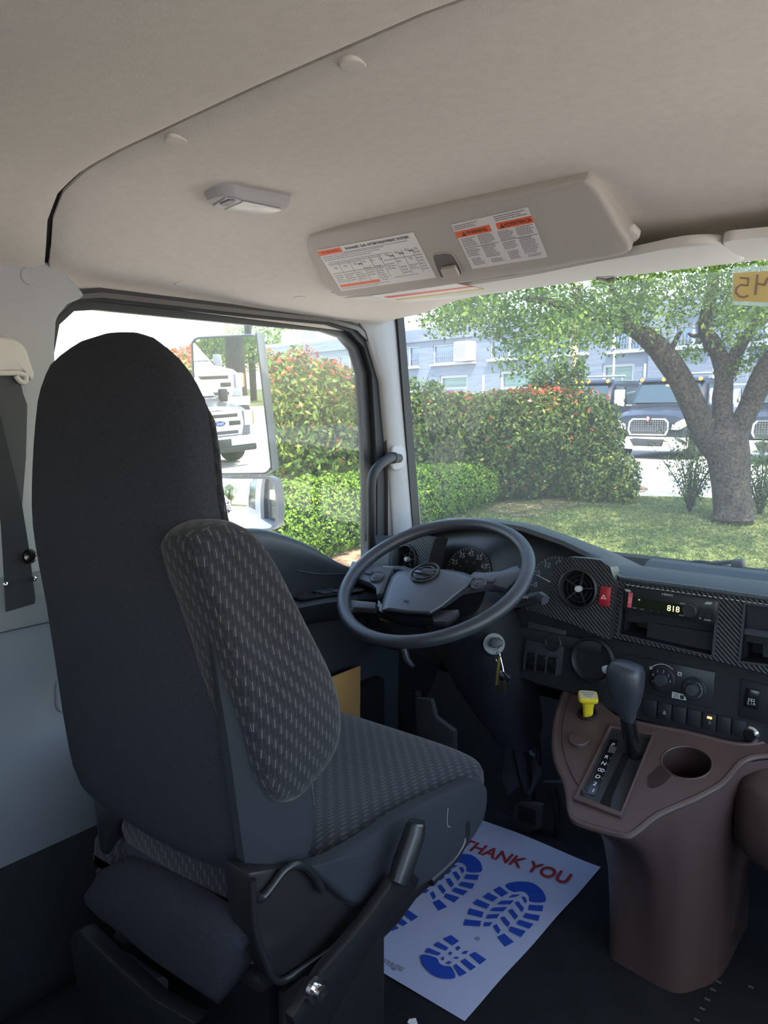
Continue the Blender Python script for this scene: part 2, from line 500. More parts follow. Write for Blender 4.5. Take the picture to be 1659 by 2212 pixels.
# ================================================================== THE CAB SHELL
def window_outline(off=0.0):
    base = [(0.80, 0.70), (0.80, 1.27), (0.815, 1.33), (0.85, 1.362), (0.90, 1.370), (1.30, 1.376), (1.58, 1.383), (1.66, 1.372),
            (1.71, 1.338), (1.74, 1.27), (1.755, 1.10), (1.765, 0.95), (1.765, 0.70)]
    if off == 0: return base
    c = np.array([1.28, 1.03]); out = []
    for i, p in enumerate(base):
        p = np.array(p); a = np.array(base[max(i-1, 0)]); b = np.array(base[min(i+1, len(base)-1)])
        t = b-a; t = t/np.linalg.norm(t); n = np.array([-t[1], t[0]])
        if n@(p-c) < 0: n = -n
        out.append(tuple(p+n*off))
    out[0] = (out[0][0], 0.66); out[-1] = (out[-1][0], 0.66)
    return out
def yz(pts, x): return [(x, p[0], p[1]) for p in pts]

# left side wall, inner skin and white outer skin, with the door window cut out
W0, W1 = window_outline(0.0), window_outline(0.045)
WO = [(p[0]+0.085*max(0.0, min(1.0, (p[0]-1.3)/0.4)), p[1]) for p in window_outline(0.02)]
holed('wall_left', [(-1.0, -0.9, -0.02), (-1.0, 2.12, -0.02), (-1.0, 2.12, 0.60), (-1.0, 1.985, 0.66), (-1.0, 1.87, 1.44), (-1.0, -0.9, 1.44)],
      [yz(W1, -1.0)], (-0.03, 0, 0), pillar_m, kind='structure', smooth=False)
holed('wall_left_outside', [(-1.10, -0.9, -0.45), (-1.10, 2.12, -0.45), (-1.10, 2.12, 0.55), (-1.10, 2.02, 0.64), (-1.10, 1.90, 1.44), (-1.10, 1.86, 1.5), (-1.10, -0.9, 1.5)],
      [yz(WO, -1.10), [(-1.10, -0.45, 0.75), (-1.10, 0.45, 0.75), (-1.10, 0.45, 1.36), (-1.10, -0.45, 1.36)]], (0.05, 0, 0), body_white_m, kind='structure', smooth=False)
box('door_1_rear_glass', (-1.085, 0.0, 1.055), (0.012, 0.9, 0.62), gloss_m, bev=0, kind='structure')
# window seal: three stepped rubber rings
def ring_between(name, a, b, x0, x1, m, parent=None, **k):
    bm = bmesh.new()
    A = [bm.verts.new((x0, p[0], p[1])) for p in a]; B = [bm.verts.new((x0, p[0], p[1])) for p in b]
    A2 = [bm.verts.new((x1, p[0], p[1])) for p in a]; B2 = [bm.verts.new((x1, p[0], p[1])) for p in b]
    for i in range(len(a)-1):
        bm.faces.new((A[i], A[i+1], B[i+1], B[i])); bm.faces.new((A2[i], B2[i], B2[i+1], A2[i+1]))
        bm.faces.new((A[i], A2[i], A2[i+1], A[i+1])); bm.faces.new((B[i], B[i+1], B2[i+1], B2[i]))
    for i in (0, len(a)-1): bm.faces.new((A[i], B[i], B2[i], A2[i]))
    return bm_finish(name, bm, m, parent, **k)
def widen(pts, front, top, rear=0.0):
    out = []
    for p in pts:
        y, z = p
        wf = max(0.0, min(1.0, (y-1.55)/0.2)); wt = max(0.0, min(1.0, (z-1.2)/0.15)); wr = max(0.0, min(1.0, (0.95-y)/0.12))
        out.append((y + front*wf - rear*wr, z + top*wt))
    return out
win = thing('window_1', None, None, (-1.0, 1.28, 0.7)); win['kind'] = 'structure'
ring_between('window_frame', window_outline(-0.004), widen(window_outline(0.016), 0.02, 0), -1.022, -1.004, seal_m, win)
ring_between('window_seal', widen(window_outline(0.014), 0.018, -0.002), widen(window_outline(0.030), 0.045, -0.008), -1.03, -0.985, rubber_m, win)
ring_between('window_trim', widen(window_outline(0.026), 0.045, -0.008), widen(window_outline(0.036), 0.055, -0.008), -1.0, -0.975,
             mat('seal_lip', (0.11, 0.10, 0.10), 0.35, spec=0.5), win)
ring_between('window_gasket', widen(window_outline(0.034), 0.055, -0.008), widen(window_outline(0.046), 0.062, -0.008), -1.0, -0.984, seal_m, win)
prism('window_glass', yz(W0, -1.012), (-0.004, 0, 0), doorglass_m, win, bev=0)

# headliner: one cross-section, drawn along the cab, split at the seam
SEC = [(-0.995, 1.385), (-0.995, 1.40), (-0.985, 1.415), (-0.96, 1.428), (-0.90, 1.448), (-0.82, 1.475), (-0.74, 1.500), (-0.67, 1.518), (-0.60, 1.528), (-0.5, 1.533), (-0.25, 1.536), (0.0, 1.537)]
SEC = [tuple(p) for p in curve([(a, b) for a, b in SEC], 4)]
SEC = SEC + [(-x, z) for x, z in reversed(SEC[:-1])]
def smooth01(t): t = min(1.0, max(0.0, t)); return t*t*(3-2*t)
def seam_y(x, z):
    a = abs(x)
    return float(np.interp(a, [0, 0.25, 0.50, 0.60, 0.67, 0.74, 0.82, 0.90, 0.96, 0.985, 1.0], [0.660, 0.670, 0.684, 0.686, 0.684, 0.686, 0.710, 0.748, 0.776, 0.790, 0.794]))
def drop(x, y, z):
    w = smooth01((z-1.40)/0.11)
    return (-0.066*smooth01((y-1.02)/0.36) - 0.016*smooth01((y-1.38)/0.3))*w
def front_y(x): return 1.70 + 0.10*smooth01((abs(x)-0.8)/0.19)
def sheet(name, sec, ya, yb, nv, fn, m, thick=0.03, **k):
    bm = bmesh.new(); G = []
    for x, z in sec:
        a, b = ya(x, z), yb(x, z)
        G.append([bm.verts.new(fn(x, a+(b-a)*j/nv, z, j/nv)) for j in range(nv+1)])
    H = [[bm.verts.new((v.co.x*1.015 if abs(v.co.x) > 0.9 else v.co.x, v.co.y, v.co.z+thick)) for v in g] for g in G]
    n, mm = len(G), nv
    for i in range(n-1):
        for j in range(mm):
            bm.faces.new((G[i][j], G[i][j+1], G[i+1][j+1], G[i+1][j])); bm.faces.new((H[i][j], H[i+1][j], H[i+1][j+1], H[i][j+1]))
    for i in range(n-1):
        for j in (0, mm): bm.faces.new((G[i][j], G[i+1][j], H[i+1][j], H[i][j]))
    for i in (0, n-1):
        for j in range(mm): bm.faces.new((G[i][j], H[i][j], H[i][j+1], G[i][j+1]))
    return bm_finish(name, bm, m, angle=60, **k)
def roll(t, w): return 1-min(1.0, t/w)
def front_fn(x, y, z, t):
    lip = 0.007*roll(t, 0.02)**2
    return (x, y, z + drop(x, y, z) + lip*(1 if abs(x) < 0.95 else 0.3))
sheet('ceiling', SEC, lambda x, z: seam_y(x, z)+0.005, lambda x, z: front_y(x), 46, front_fn, headliner_m, kind='structure')
def rear_fn(x, y, z, t):
    # t = 1 at the seam; the rear panel hangs a little lower and rolls up into the gap
    e = (1-t)
    w = smooth01((z-1.39)/0.1)
    dz = 0.010*roll(e, 0.02) - 0.006*w - 0.060*smooth01(e/0.24)*w + 0.085*smooth01((e-0.20)/0.30)*w - 0.06*smooth01((e-0.5)/0.4)*w
    return (x*(1-0.004*smooth01(e/0.03)), y, z + dz)
sheet('ceiling_rear', SEC, lambda x, z: -0.85, lambda x, z: seam_y(x, z)-0.005, 60, rear_fn, headliner_m, kind='structure')
# dark gap behind the seam, as a strip of backing above both panels
bm = bmesh.new()
for (x, z), (x2, z2) in zip(SEC, SEC[1:]):
    q = [(x*1.004, seam_y(x, z)-0.03, z+0.012), (x*1.004, seam_y(x, z)+0.03, z+0.012), (x2*1.004, seam_y(x2, z2)+0.03, z2+0.012), (x2*1.004, seam_y(x2, z2)-0.03, z2+0.012)]
    bm.faces.new([bm.verts.new(p) for p in q])
bm_finish('trim_1', bm, dark_m, kind='structure')
# roof skin above the lining
box('roof', (0, 0.45, 1.63), (2.2, 2.7, 0.04), body_white_m, kind='structure', bev=0.015)
box('roof_front', (0, 1.80, 1.56), (2.0, 0.12, 0.10), body_white_m, kind='structure', bev=0.02)
# rear wall with its small window; on the right two open windows
holed('wall_back', [(-1.03, -0.93, -0.02), (1.03, -0.93, -0.02), (1.03, -0.93, 1.56), (-1.03, -0.93, 1.56)], [[(-0.55, -0.93, 0.98), (0.55, -0.93, 0.98), (0.55, -0.93, 1.30), (-0.55, -0.93, 1.30)]], (0, -0.04, 0), pillar_m, kind='structure', smooth=False)
holed('wall_right', [(1.03, -0.9, -0.02), (1.03, 2.12, -0.02), (1.03, 2.12, 0.8), (1.03, 1.88, 1.44), (1.03, -0.9, 1.44)],
      [[(1.03, 0.82, 0.60), (1.03, 1.78, 0.60), (1.03, 1.76, 0.80), (1.03, 1.74, 1.27), (1.03, 1.66, 1.37), (1.03, 0.86, 1.37), (1.03, 0.82, 1.30)], [(1.03, -0.80, 0.80), (1.03, 0.66, 0.80), (1.03, 0.66, 1.37), (1.03, -0.80, 1.37)]], (0.03, 0, 0), pillar_m, kind='structure', smooth=False)
# front bulkhead and floor
box('wall_front', (0, 2.14, 0.25), (2.1, 0.05, 1.0), dark_m, kind='structure', bev=0)
box('floor', (0, 0.62, -0.02), (2.1, 3.05, 0.04), carpet_m, kind='structure', bev=0)
bm = bmesh.new()
add_prism(bm, [(-0.99, 1.86, 0.0), (-0.99, 2.11, 0.0), (-0.99, 2.11, 0.28)], (1.98, 0, 0))
bm_finish('floor_toe_slope', bm, carpet_m, kind='structure', smooth=False)
box('undertray', (0, 0.6, -0.40), (2.0, 3.3, 0.6), dark_m, kind='structure', bev=0)
box('bonnet', (0, 2.65, -0.15), (2.0, 1.0, 0.9), body_white_m, kind='structure', bev=0.08, seg=4)

# A-pillar trim on both sides
def a_pillar(s, name):
    bot = [(-1.0, 1.865, 0.66), (-0.972, 1.868, 0.66), (-0.960, 1.885, 0.66), (-0.945, 1.93, 0.66), (-0.94, 1.985, 0.66), (-1.03, 2.02, 0.66)]
    m1 = [(-1.0, 1.838, 1.0), (-0.972, 1.84, 1.0), (-0.960, 1.85, 1.0), (-0.948, 1.88, 1.0), (-0.945, 1.935, 1.0), (-1.03, 1.96, 1.0)]
    m2 = [(-1.0, 1.80, 1.25), (-0.972, 1.80, 1.25), (-0.960, 1.81, 1.25), (-0.952, 1.835, 1.25), (-0.948, 1.888, 1.25), (-1.03, 1.91, 1.25)]
    m3 = [(-1.0, 1.73, 1.385), (-0.972, 1.73, 1.388), (-0.964, 1.75, 1.39), (-0.955, 1.79, 1.392), (-0.950, 1.85, 1.395), (-1.03, 1.88, 1.39)]
    top = [(-1.0, 1.70, 1.425), (-0.99, 1.70, 1.43), (-0.978, 1.72, 1.438), (-0.962, 1.77, 1.442), (-0.953, 1.835, 1.447), (-1.03, 1.87, 1.45)]
    R = []
    for r in (bot, m1, m2, m3, top): R.append([(s*-x, y, z) for x, y, z in r])
    return loft(name, R, pillar_m, kind='structure', angle=40)
a_pillar(-1, 'trim_2')
a_pillar(1, 'trim_3')
# fabric roll where the headliner meets the windscreen, and the black screen edge
bm = bmesh.new()
for s in (-1, 1):
    add_prism(bm, [(s*0.942, 1.935, 0.70), (s*0.942, 1.975, 0.70), (s*0.942, 1.868, 1.46), (s*0.942, 1.835, 1.46)], (s*0.02, 0, 0))
bm_finish('trim_4', bm, rubber_m, kind='structure')
# windscreen
scr = thing('window_2', None, None, (0, 1.9, 0.7)); scr['kind'] = 'structure'
bm = bmesh.new(); G = []
for i in range(13):
    x = -0.97 + 1.94*i/12; c = 0.06*(1-(x/0.97)**2)
    G.append([bm.verts.new((x, 2.02+c-(0.72-0.72+j/6*0.80)*0.20, 0.68+j/6*0.80)) for j in range(7)])
for i in range(12):
    for j in range(6): bm.faces.new((G[i][j], G[i+1][j], G[i+1][j+1], G[i][j+1]))
bm_finish('window_glass', bm, windshield_m, scr)

# B-pillar trim: belongs to the room
bp = [(-0.965, 0.30, 1.43), (-0.965, 0.74, 1.43), (-0.965, 0.775, 1.445), (-0.965, 0.81, 1.432), (-0.965, 0.845, 1.40), (-0.965, 0.86, 1.385),
      (-0.965, 0.82, 1.365), (-0.965, 0.795, 1.335), (-0.965, 0.788, 1.28), (-0.965, 0.79, 0.74), (-0.965, 0.30, 0.74)]
prism('trim_5', bp, (-0.035, 0, 0), pillar_m, bev=0.012, seg=3, kind='structure')
def lining_hit(px, py):
    """point and inward normal where a line of sight meets the front headliner"""
    sx = [p[0] for p in SEC]; sz = [p[1] for p in SEC]
    f = lambda x, y: float(np.interp(x, sx, sz)) + drop(x, y, float(np.interp(x, sx, sz)))
    d = ray(px, py); t = 0.2
    while t < 4:
        p = CAM+d*t
        if p[0] < -0.994 or p[2] >= f(p[0], p[1]): break
        t += 0.001
    e = 0.006; gx = (f(min(p[0]+e, 0.99), p[1])-f(p[0]-e, p[1]))/(2*e); gy = (f(p[0], p[1]+e)-f(p[0], p[1]-e))/(2*e)
    n = np.array([gx, gy, -1.0]) if p[0] > -0.985 else np.array([1.0, 0, -0.2])
    return p, n/np.linalg.norm(n)
for i, (px, py) in enumerate([(62, 597), (392, 613), (647, 643), (762, 140), (380, 303)]):
    if i == 0: p, n = AX(px, py, -0.964), np.array([1.0, 0, 0])
    else: p, n = lining_hit(px, py)
    b = lathe('trim_button', [(0.0150, -0.004), (0.0150, 0.0006), (0.0138, 0.0016), (0.009, 0.0020), (0.0, 0.0021)], p, n, pillar_m if i == 0 else headliner_m, seg=24, base=p)
    tag(b, ['round grey clip cap on the door pillar left of the side window', 'round clip cap above the middle of the side window',
            'round clip cap above the front of the side window, by the storage lid', 'round cloth-coloured clip cap in the ceiling, right of the lamp and close to the seam',
            'round cloth-coloured clip cap in the ceiling above the seat, left of the lamp'][i], 'clip cap')
box('trim_10', (-0.985, 1.985, 0.33), (0.03, 0.27, 0.70), dark_m, kind='structure', bev=0)
# lower side wall panel with its raised moulding (rear of the door)
holed('trim_6', [(-0.955, 0.45, 0.745), (-0.955, 0.80, 0.745), (-0.955, 0.80, 0.775), (-0.955, 0.45, 0.775)], [], (-0.04, 0, 0), pillar_m, bev=0.006, kind='structure')
prism('trim_7', [(-0.975, -0.85, 0.26), (-0.975, 0.91, 0.26), (-0.975, 0.87, 0.42), (-0.975, 0.82, 0.74), (-0.975, -0.85, 0.74)], (-0.02, 0, 0), mat('shaded_wall_plastic', (0.20, 0.212, 0.235), 0.6, spec=0.3, bump=0.2, bscale=420), bev=0.008, kind='structure')  # grey trim plastic, with the low wall's shade put into a darker colour
b = pillow('wall_cap', [AX(q[0], q[1], -0.974) for q in [(120, 1478), (124, 1470), (152, 1468), (160, 1480), (160, 1530), (150, 1538), (128, 1536), (120, 1520)]], (0.006, 0, 0), MATS['shaded_wall_plastic'], puff=0.004, edge=0.004)
tag(b, 'oblong grey cap on the side wall behind the driver seat', 'wall cap')
b.name = 'wall_cap'
# sill moulding near the floor
loft('trim_8', [[(-0.975, y, 0.02), (-0.90, y, 0.02), (-0.88, y, 0.06), (-0.94, y, 0.22), (-0.978, y, 0.28)] for y in (-0.8, 0.0, 0.6, 0.9)], carpet_m, kind='structure')

# ================================================================== DRIVER SEAT
seat = thing('driver_seat', 'tall dark cloth driver seat with high back, seen from behind', 'seat', (-0.5, 0.88, 0.0))
prof = [(0.488, -0.715, -0.275, 0.655, 0.715), (0.50, -0.735, -0.250, 0.638, 0.735), (0.56, -0.750, -0.238, 0.620, 0.755), (0.65, -0.745, -0.236, 0.607, 0.745), (0.75, -0.738, -0.238, 0.596, 0.725),
        (0.85, -0.732, -0.248, 0.585, 0.700), (0.93, -0.731, -0.270, 0.576, 0.676), (0.99, -0.724, -0.294, 0.570, 0.660), (1.05, -0.710, -0.297, 0.568, 0.650), (1.12, -0.698, -0.305, 0.570, 0.652),
        (1.17, -0.688, -0.323, 0.574, 0.655), (1.20, -0.680, -0.350, 0.580, 0.658), (1.225, -0.664, -0.385, 0.588, 0.660), (1.243, -0.634, -0.418, 0.597, 0.660), (1.257, -0.592, -0.446, 0.606, 0.656), (1.264, -0.54, -0.475, 0.618, 0.648)]
P = np.array(prof); zz = np.concatenate([np.linspace(0.488, 1.17, 22)[:-1], np.array([1.17, 1.19, 1.21, 1.225, 1.238, 1.248, 1.256, 1.261, 1.264])])
def backring(z, inset=0.0, n=56):
    xl, xr, yb, yf = [float(np.interp(z, P[:, 0], P[:, i])) for i in (1, 2, 3, 4)]
    pts = superell((xl+xr)/2, (yb+yf)/2, (xr-xl)/2-inset, (yf-yb)/2-inset, 4.2, n)
    return [(x, y + 0.012*((x-(xl+xr)/2)/((xr-xl)/2))**2*(1 if y < (yb+yf)/2 else 0), z) for x, y in pts]
loft('backrest', [backring(z) for z in zz], seatback_m, seat, angle=70)
# lighter side cloth that wraps the lower right flank of the back, and its raised seam
def flank(s):
    rings = []
    for z in np.linspace(0.492, 0.985, 18):
        xl, xr, yb, yf = [float(np.interp(z, P[:, 0], P[:, i])) for i in (1, 2, 3, 4)]
        x = xr if s > 0 else xl
        g = 0.0035
        w = max(0.004, 0.028*smooth01((1.0-z)/0.25))
        pts = [(x - s*w, yb-g+0.006), (x - s*w*0.4, yb-g+0.004), (x-s*0.008, yb+0.006), (x+s*g, yb+0.03), (x+s*(g+0.001), (yb+yf)/2), (x+s*g, yf-0.02), (x-s*0.012, yf-0.004), (x-s*0.03, yf-0.01), (x-s*0.05, (yb+yf)/2)]
        rings.append([(a, b, z) for a, b in pts])
    return loft('side_panel', rings, seatside_m, seat, angle=60)
flank(1)
# pale line of light cloth along the head section front edge
def bolster(s):
    out = [(0.556, 1.006), (0.60, 1.020), (0.645, 1.008), (0.675, 0.975), (0.70, 0.93), (0.735, 0.86), (0.765, 0.80), (0.782, 0.75), (0.783, 0.70), (0.765, 0.665), (0.725, 0.642), (0.69, 0.633), (0.655, 0.645), (0.628, 0.685), (0.610, 0.76), (0.590, 0.85), (0.570, 0.93), (0.556, 0.975)]
    c = -0.5; d = s*0.285
    bm = bmesh.new()
    O = [np.array(p) for p in curve([(a, b) for a, b in out], 4, True)]
    ctr = np.mean(O, axis=0)
    rings = []
    # the inner side leans in at the top, the outer side bulges
    for dx, k in ((-0.085, 0.86), (-0.075, 0.95), (-0.060, 1.0), (-0.030, 1.01), (-0.012, 0.985), (-0.002, 0.93), (0.003, 0.84), (0.006, 0.70), (0.0075, 0.5), (0.008, 0.28)):
        rings.append([(c + s*((0.285 if s > 0 else 0.235)+dx-0.032*smooth01((p[1]-0.62)/0.45)), *(ctr+np.array([0.0 if s > 0 else 0.08, 0.0])+(p-ctr)*k)) for p in O])
    add_loft(bm, rings)
    return bm_finish('bolster', bm, pattern_m, seat, angle=70, uv=True)
bolster(1); bolster(-1)
# stitched cloth face of the back, showing as a thin edge beside the head section
bm = bmesh.new(); rings = []
for z in np.linspace(0.60, 1.225, 16):
    xl, xr, yb, yf = [float(np.interp(z, P[:, 0], P[:, i])) for i in (1, 2, 3, 4)]
    q = superell((xl+xr)/2, yf-0.012, (xr-xl)/2-0.002-0.02*smooth01((z-1.13)/0.08), 0.016, 3.0, 28)
    rings.append([(a, b, z) for a, b in q])
add_loft(bm, rings)
bm_finish('front_cloth', bm, pattern_m, seat, angle=70, uv=True)

# cushion
cp = [(0.640, -0.66, -0.285, 0.400, 0.445), (0.655, -0.68, -0.262, 0.375, 0.480), (0.70, -0.70, -0.236, 0.355, 0.520), (0.80, -0.775, -0.224, 0.350, 0.545), (0.90, -0.778, -0.220, 0.350, 0.540), (1.0, -0.778, -0.220, 0.355, 0.528),
      (1.10, -0.772, -0.222, 0.370, 0.515), (1.17, -0.760, -0.232, 0.385, 0.505), (1.22, -0.742, -0.250, 0.400, 0.495), (1.25, -0.720, -0.275, 0.415, 0.480), (1.265, -0.69, -0.31, 0.432, 0.462)]
bm = bmesh.new(); rings = []
CPa = np.array(cp)
for y in np.concatenate([[0.640, 0.647, 0.655, 0.675], np.linspace(0.70, 1.17, 14), [1.195, 1.22, 1.237, 1.25, 1.26, 1.265]]):
    xl, xr, z0, z1 = [float(np.interp(y, CPa[:, 0], CPa[:, i])) for i in (1, 2, 3, 4)]
    pts = superell((xl+xr)/2, (z0+z1)/2, (xr-xl)/2, (z1-z0)/2, 4.0, 64)
    r = []
    for x, z in pts:
        u = (x+0.5)/0.28
        if z > (z0+z1)/2: z -= 0.035*(1-min(1, abs(u))**2.2)*smooth01((1.2-y)/0.35)
        r.append((x, y, z))
    rings.append(r)
add_loft(bm, rings)
bm_finish('cushion', bm, pattern_m, seat, angle=70, uv=True, uvrot=False)
side_px = [(640, 1862), (700, 1842), (780, 1795), (850, 1748), (925, 1712), (1000, 1680), (1030, 1688), (1036, 1712), (1030, 1752), (1008, 1795), (960, 1850), (900, 1900), (820, 1935), (745, 1945), (700, 1915), (655, 1878)]
for s in (1, -1):
    pts = [AX(x, y, -0.235) for x, y in side_px]
    if s < 0: pts = [np.array([-1.0-p[0], p[1], p[2]]) for p in pts]
    pillow('cushion_side', pts, (s*0.024, 0, 0), seatside_m, seat, puff=0.014, edge=0.012)
# small loose thread on the cushion side
tube('loose_thread', curve([AX(968, 1745, -0.209), AX(966, 1768, -0.209), AX(967, 1784, -0.209), AX(973, 1786, -0.209)], 3), 0.0005, pale_mark_m, seat, seg=5)

# seat shell and black frame under the cushion
shell = [(538, 1885), (580, 1878), (625, 1872), (668, 1880), (700, 1915), (745, 1952), (800, 1962), (880, 1925), (960, 1858), (1006, 1795), (1002, 1830), (960, 1890), (900, 1945), (860, 2000), (800, 2060), (700, 2100), (610, 2130), (575, 2080), (545, 2000)]
prism('seat_shell', [AX(x, y, -0.222) for x, y in shell], (-0.05, 0, 0), shell_m, seat, bev=0.006)
tube('frame_rim', curve([AX(x, y, -0.215) for x, y in [(552, 1935), (566, 1940), (590, 1912), (615, 1880), (645, 1868), (672, 1884), (695, 1922)]], 5), 0.006, metal_black_m, seat)
tube('frame_rim', curve([AX(x, y, -0.215) for x, y in [(1006, 1775), (1003, 1815), (975, 1862), (930, 1905)]], 5), 0.007, metal_black_m, seat)
tube('frame_rim', curve([AX(x, y, -0.213) for x, y in [(545, 1900), (550, 2000), (570, 2070), (600, 2120), (650, 2095), (730, 2040)]], 5), 0.005, metal_black_m, seat)
prism('back_bracket', [AX(x, y, -0.245) for x, y in [(519, 1870), (552, 1890), (556, 2000), (560, 2060), (535, 2060), (527, 1990)]], (-0.02, 0, 0), metal_black_m, seat, bev=0.003)
box('seat_pan', (-0.47, 0.95, 0.365), (0.42, 0.60, 0.03), metal_black_m, seat, bev=0.01)
box('base', (-0.5, 0.83, 0.165), (0.36, 0.22, 0.33), dark_m, seat, bev=0.02)
for s in (-1, 1):
    box('seat_rail', (-0.5+s*0.18, 0.78, 0.055), (0.05, 0.32, 0.045), metal_black_m, seat, bev=0.008)
    box('rail_bracket', (-0.5+s*0.20, 0.84, 0.20), (0.03, 0.18, 0.25), metal_black_m, seat, bev=0.01)
box('side_cover', (-0.276, 0.82, 0.16), (0.014, 0.235, 0.32), shell_m, seat, bev=0.004)
# cloth apron and hanging flap below the back
prism('cushion_back', [AY(x, y, 0.640) for x, y in [(258, 1790), (266, 1755), (400, 1815), (524, 1872), (526, 1962), (400, 1905), (270, 1822)]], (0, 0.03, 0), pattern_m, seat, bev=0.006, uv=True)
prism('rear_apron', [AY(x, y, 0.643) for x, y in [(262, 1822), (270, 1815), (400, 1895), (526, 1955), (530, 2030), (400, 1960), (275, 1870)]], (0, 0.03, 0), seatside_m, seat, bev=0.006)
rings = []
for px, py0, py1, y in [(195, 1915, 1955, 0.635), (215, 1880, 1985, 0.63), (262, 1862, 2020, 0.62), (340, 1905, 2075, 0.61), (420, 1950, 2130, 0.605), (480, 1990, 2170, 0.60), (525, 2022, 2080, 0.61), (540, 2035, 2050, 0.62)]:
    a, b = AY(px, py0, y), AY(px-(8 if 300 < px < 520 else 0), py1, y+0.01)
    m_ = (a+b)/2
    rings.append([a, a*0.5+m_*0.5+np.array([0, -0.01, 0]), m_+np.array([0, -0.012, 0]), b*0.7+m_*0.3+np.array([0, -0.008, 0]), b, b+np.array([0, 0.04, 0.012]), m_+np.array([0, 0.03, 0]), a+np.array([0, 0.03, 0])])
loft('rear_flap', rings, seatback_m, seat, angle=80)
tube('recline_rod', [AY(222, 1776, 0.66), AY(268, 1752, 0.66)], 0.0035, steel_m, seat)
prism('rear_bracket', [AY(x, y, 0.64) for x, y in [(195, 1700), (270, 1762), (240, 1800), (228, 1850), (215, 1840)]], (0, 0.05, 0), metal_black_m, seat, bev=0.004)
# lower left-hand bracket arm near the floor
prism('rail_end', [AY(x, y, 0.62) for x, y in [(150, 2030), (156, 2014), (170, 2010), (220, 2060), (330, 2160), (420, 2212), (380, 2250), (200, 2250), (160, 2110)]], (0, 0.03, 0), metal_black_m, seat, bev=0.005)
prism('rail_end', [AY(x, y, 0.66) for x, y in [(248, 2012), (262, 2020), (258, 2060), (235, 2080), (225, 2062)]], (0, 0.03, 0), metal_black_m, seat, bev=0.004)
# rounded bellows-like spring can in the gap under the flap
tube('damper', [AY(262, 2085, 0.69), AY(340, 2140, 0.69)], 0.022, mat('damper_grey', (0.16, 0.15, 0.17), 0.5), seat, seg=16)

# seat belt buckle stalk standing beside the seat
buckle = thing('seat_belt_buckle', 'black seat belt buckle on a long upright stalk beside the seat cushion', 'seat belt buckle', AX(690, 2180, -0.175))
prism('stalk', [AX(x, y, -0.175) for x, y in [(632, 2200), (700, 2095), (790, 1990), (836, 1925), (852, 1895), (880, 1890), (905, 1915), (880, 1950), (838, 1995), (810, 2050), (760, 2130), (705, 2230), (640, 2230)]], (-0.018, 0, 0), metal_black_m, buckle, bev=0.004)
tube('sleeve', [AX(899, 1780, -0.172), AX(895, 1800, -0.172), AX(874, 1862, -0.172), AX(860, 1905, -0.172)], [0.0150, 0.0170, 0.0175, 0.0160], shell_m, buckle, seg=20)
tube('release_rim', [AX(900, 1774, -0.172), AX(899, 1782, -0.172)], [0.0130, 0.0150], metal_black_m, buckle, seg=20)
box('latch_slot', AX(893, 1897, -0.158), (0.002, 0.010, 0.032), dark_m, buckle, bev=0, rot=Matrix.Rotation(math.radians(40), 3, 'X'))
q = AX(685, 2140, -0.168)
lathe('bolt', [(0.017, -0.006), (0.017, 0.001), (0.010, 0.002), (0.010, 0.010), (0.006, 0.0105), (0.0, 0.009)], q, (1, 0, 0), chrome_m, buckle, seg=12)
box('anchor_plate', AX(672, 2196, -0.182), (0.006, 0.06, 0.05), steel_m, buckle, bev=0.003, rot=Matrix.Rotation(math.radians(35), 3, 'X'))

# upper anchor and shoulder belt on the door pillar
belt = thing('seat_belt', 'black seat belt hanging from a pale cover on the door pillar', 'seat belt', (-0.94, 0.70, 0.77))
pillow('anchor_cover', [AX(x, y, -0.955) for x, y in [(-70, 730), (0, 729), (22, 735), (42, 752), (55, 788), (62, 812), (55, 822), (40, 806), (0, 803), (-70, 802)]], (0.030, 0, 0), visor_m, belt, puff=0.014, edge=0.012)
tube('guide_ring', curve([AX(x, y, -0.928) for x, y in [(-30, 806), (20, 806), (40, 806), (56, 812), (54, 825), (44, 824), (34, 812)]], 4), 0.0048, visor_m, belt)
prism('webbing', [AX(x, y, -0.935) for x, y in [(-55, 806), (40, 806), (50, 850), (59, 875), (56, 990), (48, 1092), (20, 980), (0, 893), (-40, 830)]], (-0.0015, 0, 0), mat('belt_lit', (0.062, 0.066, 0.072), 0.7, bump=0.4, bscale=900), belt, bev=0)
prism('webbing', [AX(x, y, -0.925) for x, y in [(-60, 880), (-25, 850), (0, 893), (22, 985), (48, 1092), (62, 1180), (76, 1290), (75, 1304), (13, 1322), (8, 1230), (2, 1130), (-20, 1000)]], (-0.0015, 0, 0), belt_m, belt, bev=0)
lathe('belt_knob', [(0.0, -0.002), (0.012, 0.0), (0.014, 0.006), (0.010, 0.014), (0.0, 0.016)], AX(62, 1202, -0.928), (1, -0.3, 0.2), gloss_m, belt, seg=18)
for q in ((73, 1250), (11, 1262)):
    lathe('screw', [(0.0045, -0.003), (0.0045, 0.003), (0.002, 0.004), (0.0, 0.003)], AX(q[0], q[1], -0.92), (1, 0, 0), chrome_m, belt, seg=10)
box('retractor_slot', (-0.951, 0.70, 0.80), (0.006, 0.12, 0.10), mat('slot_grey', (0.22, 0.23, 0.24), 0.6), belt, bev=0.002)

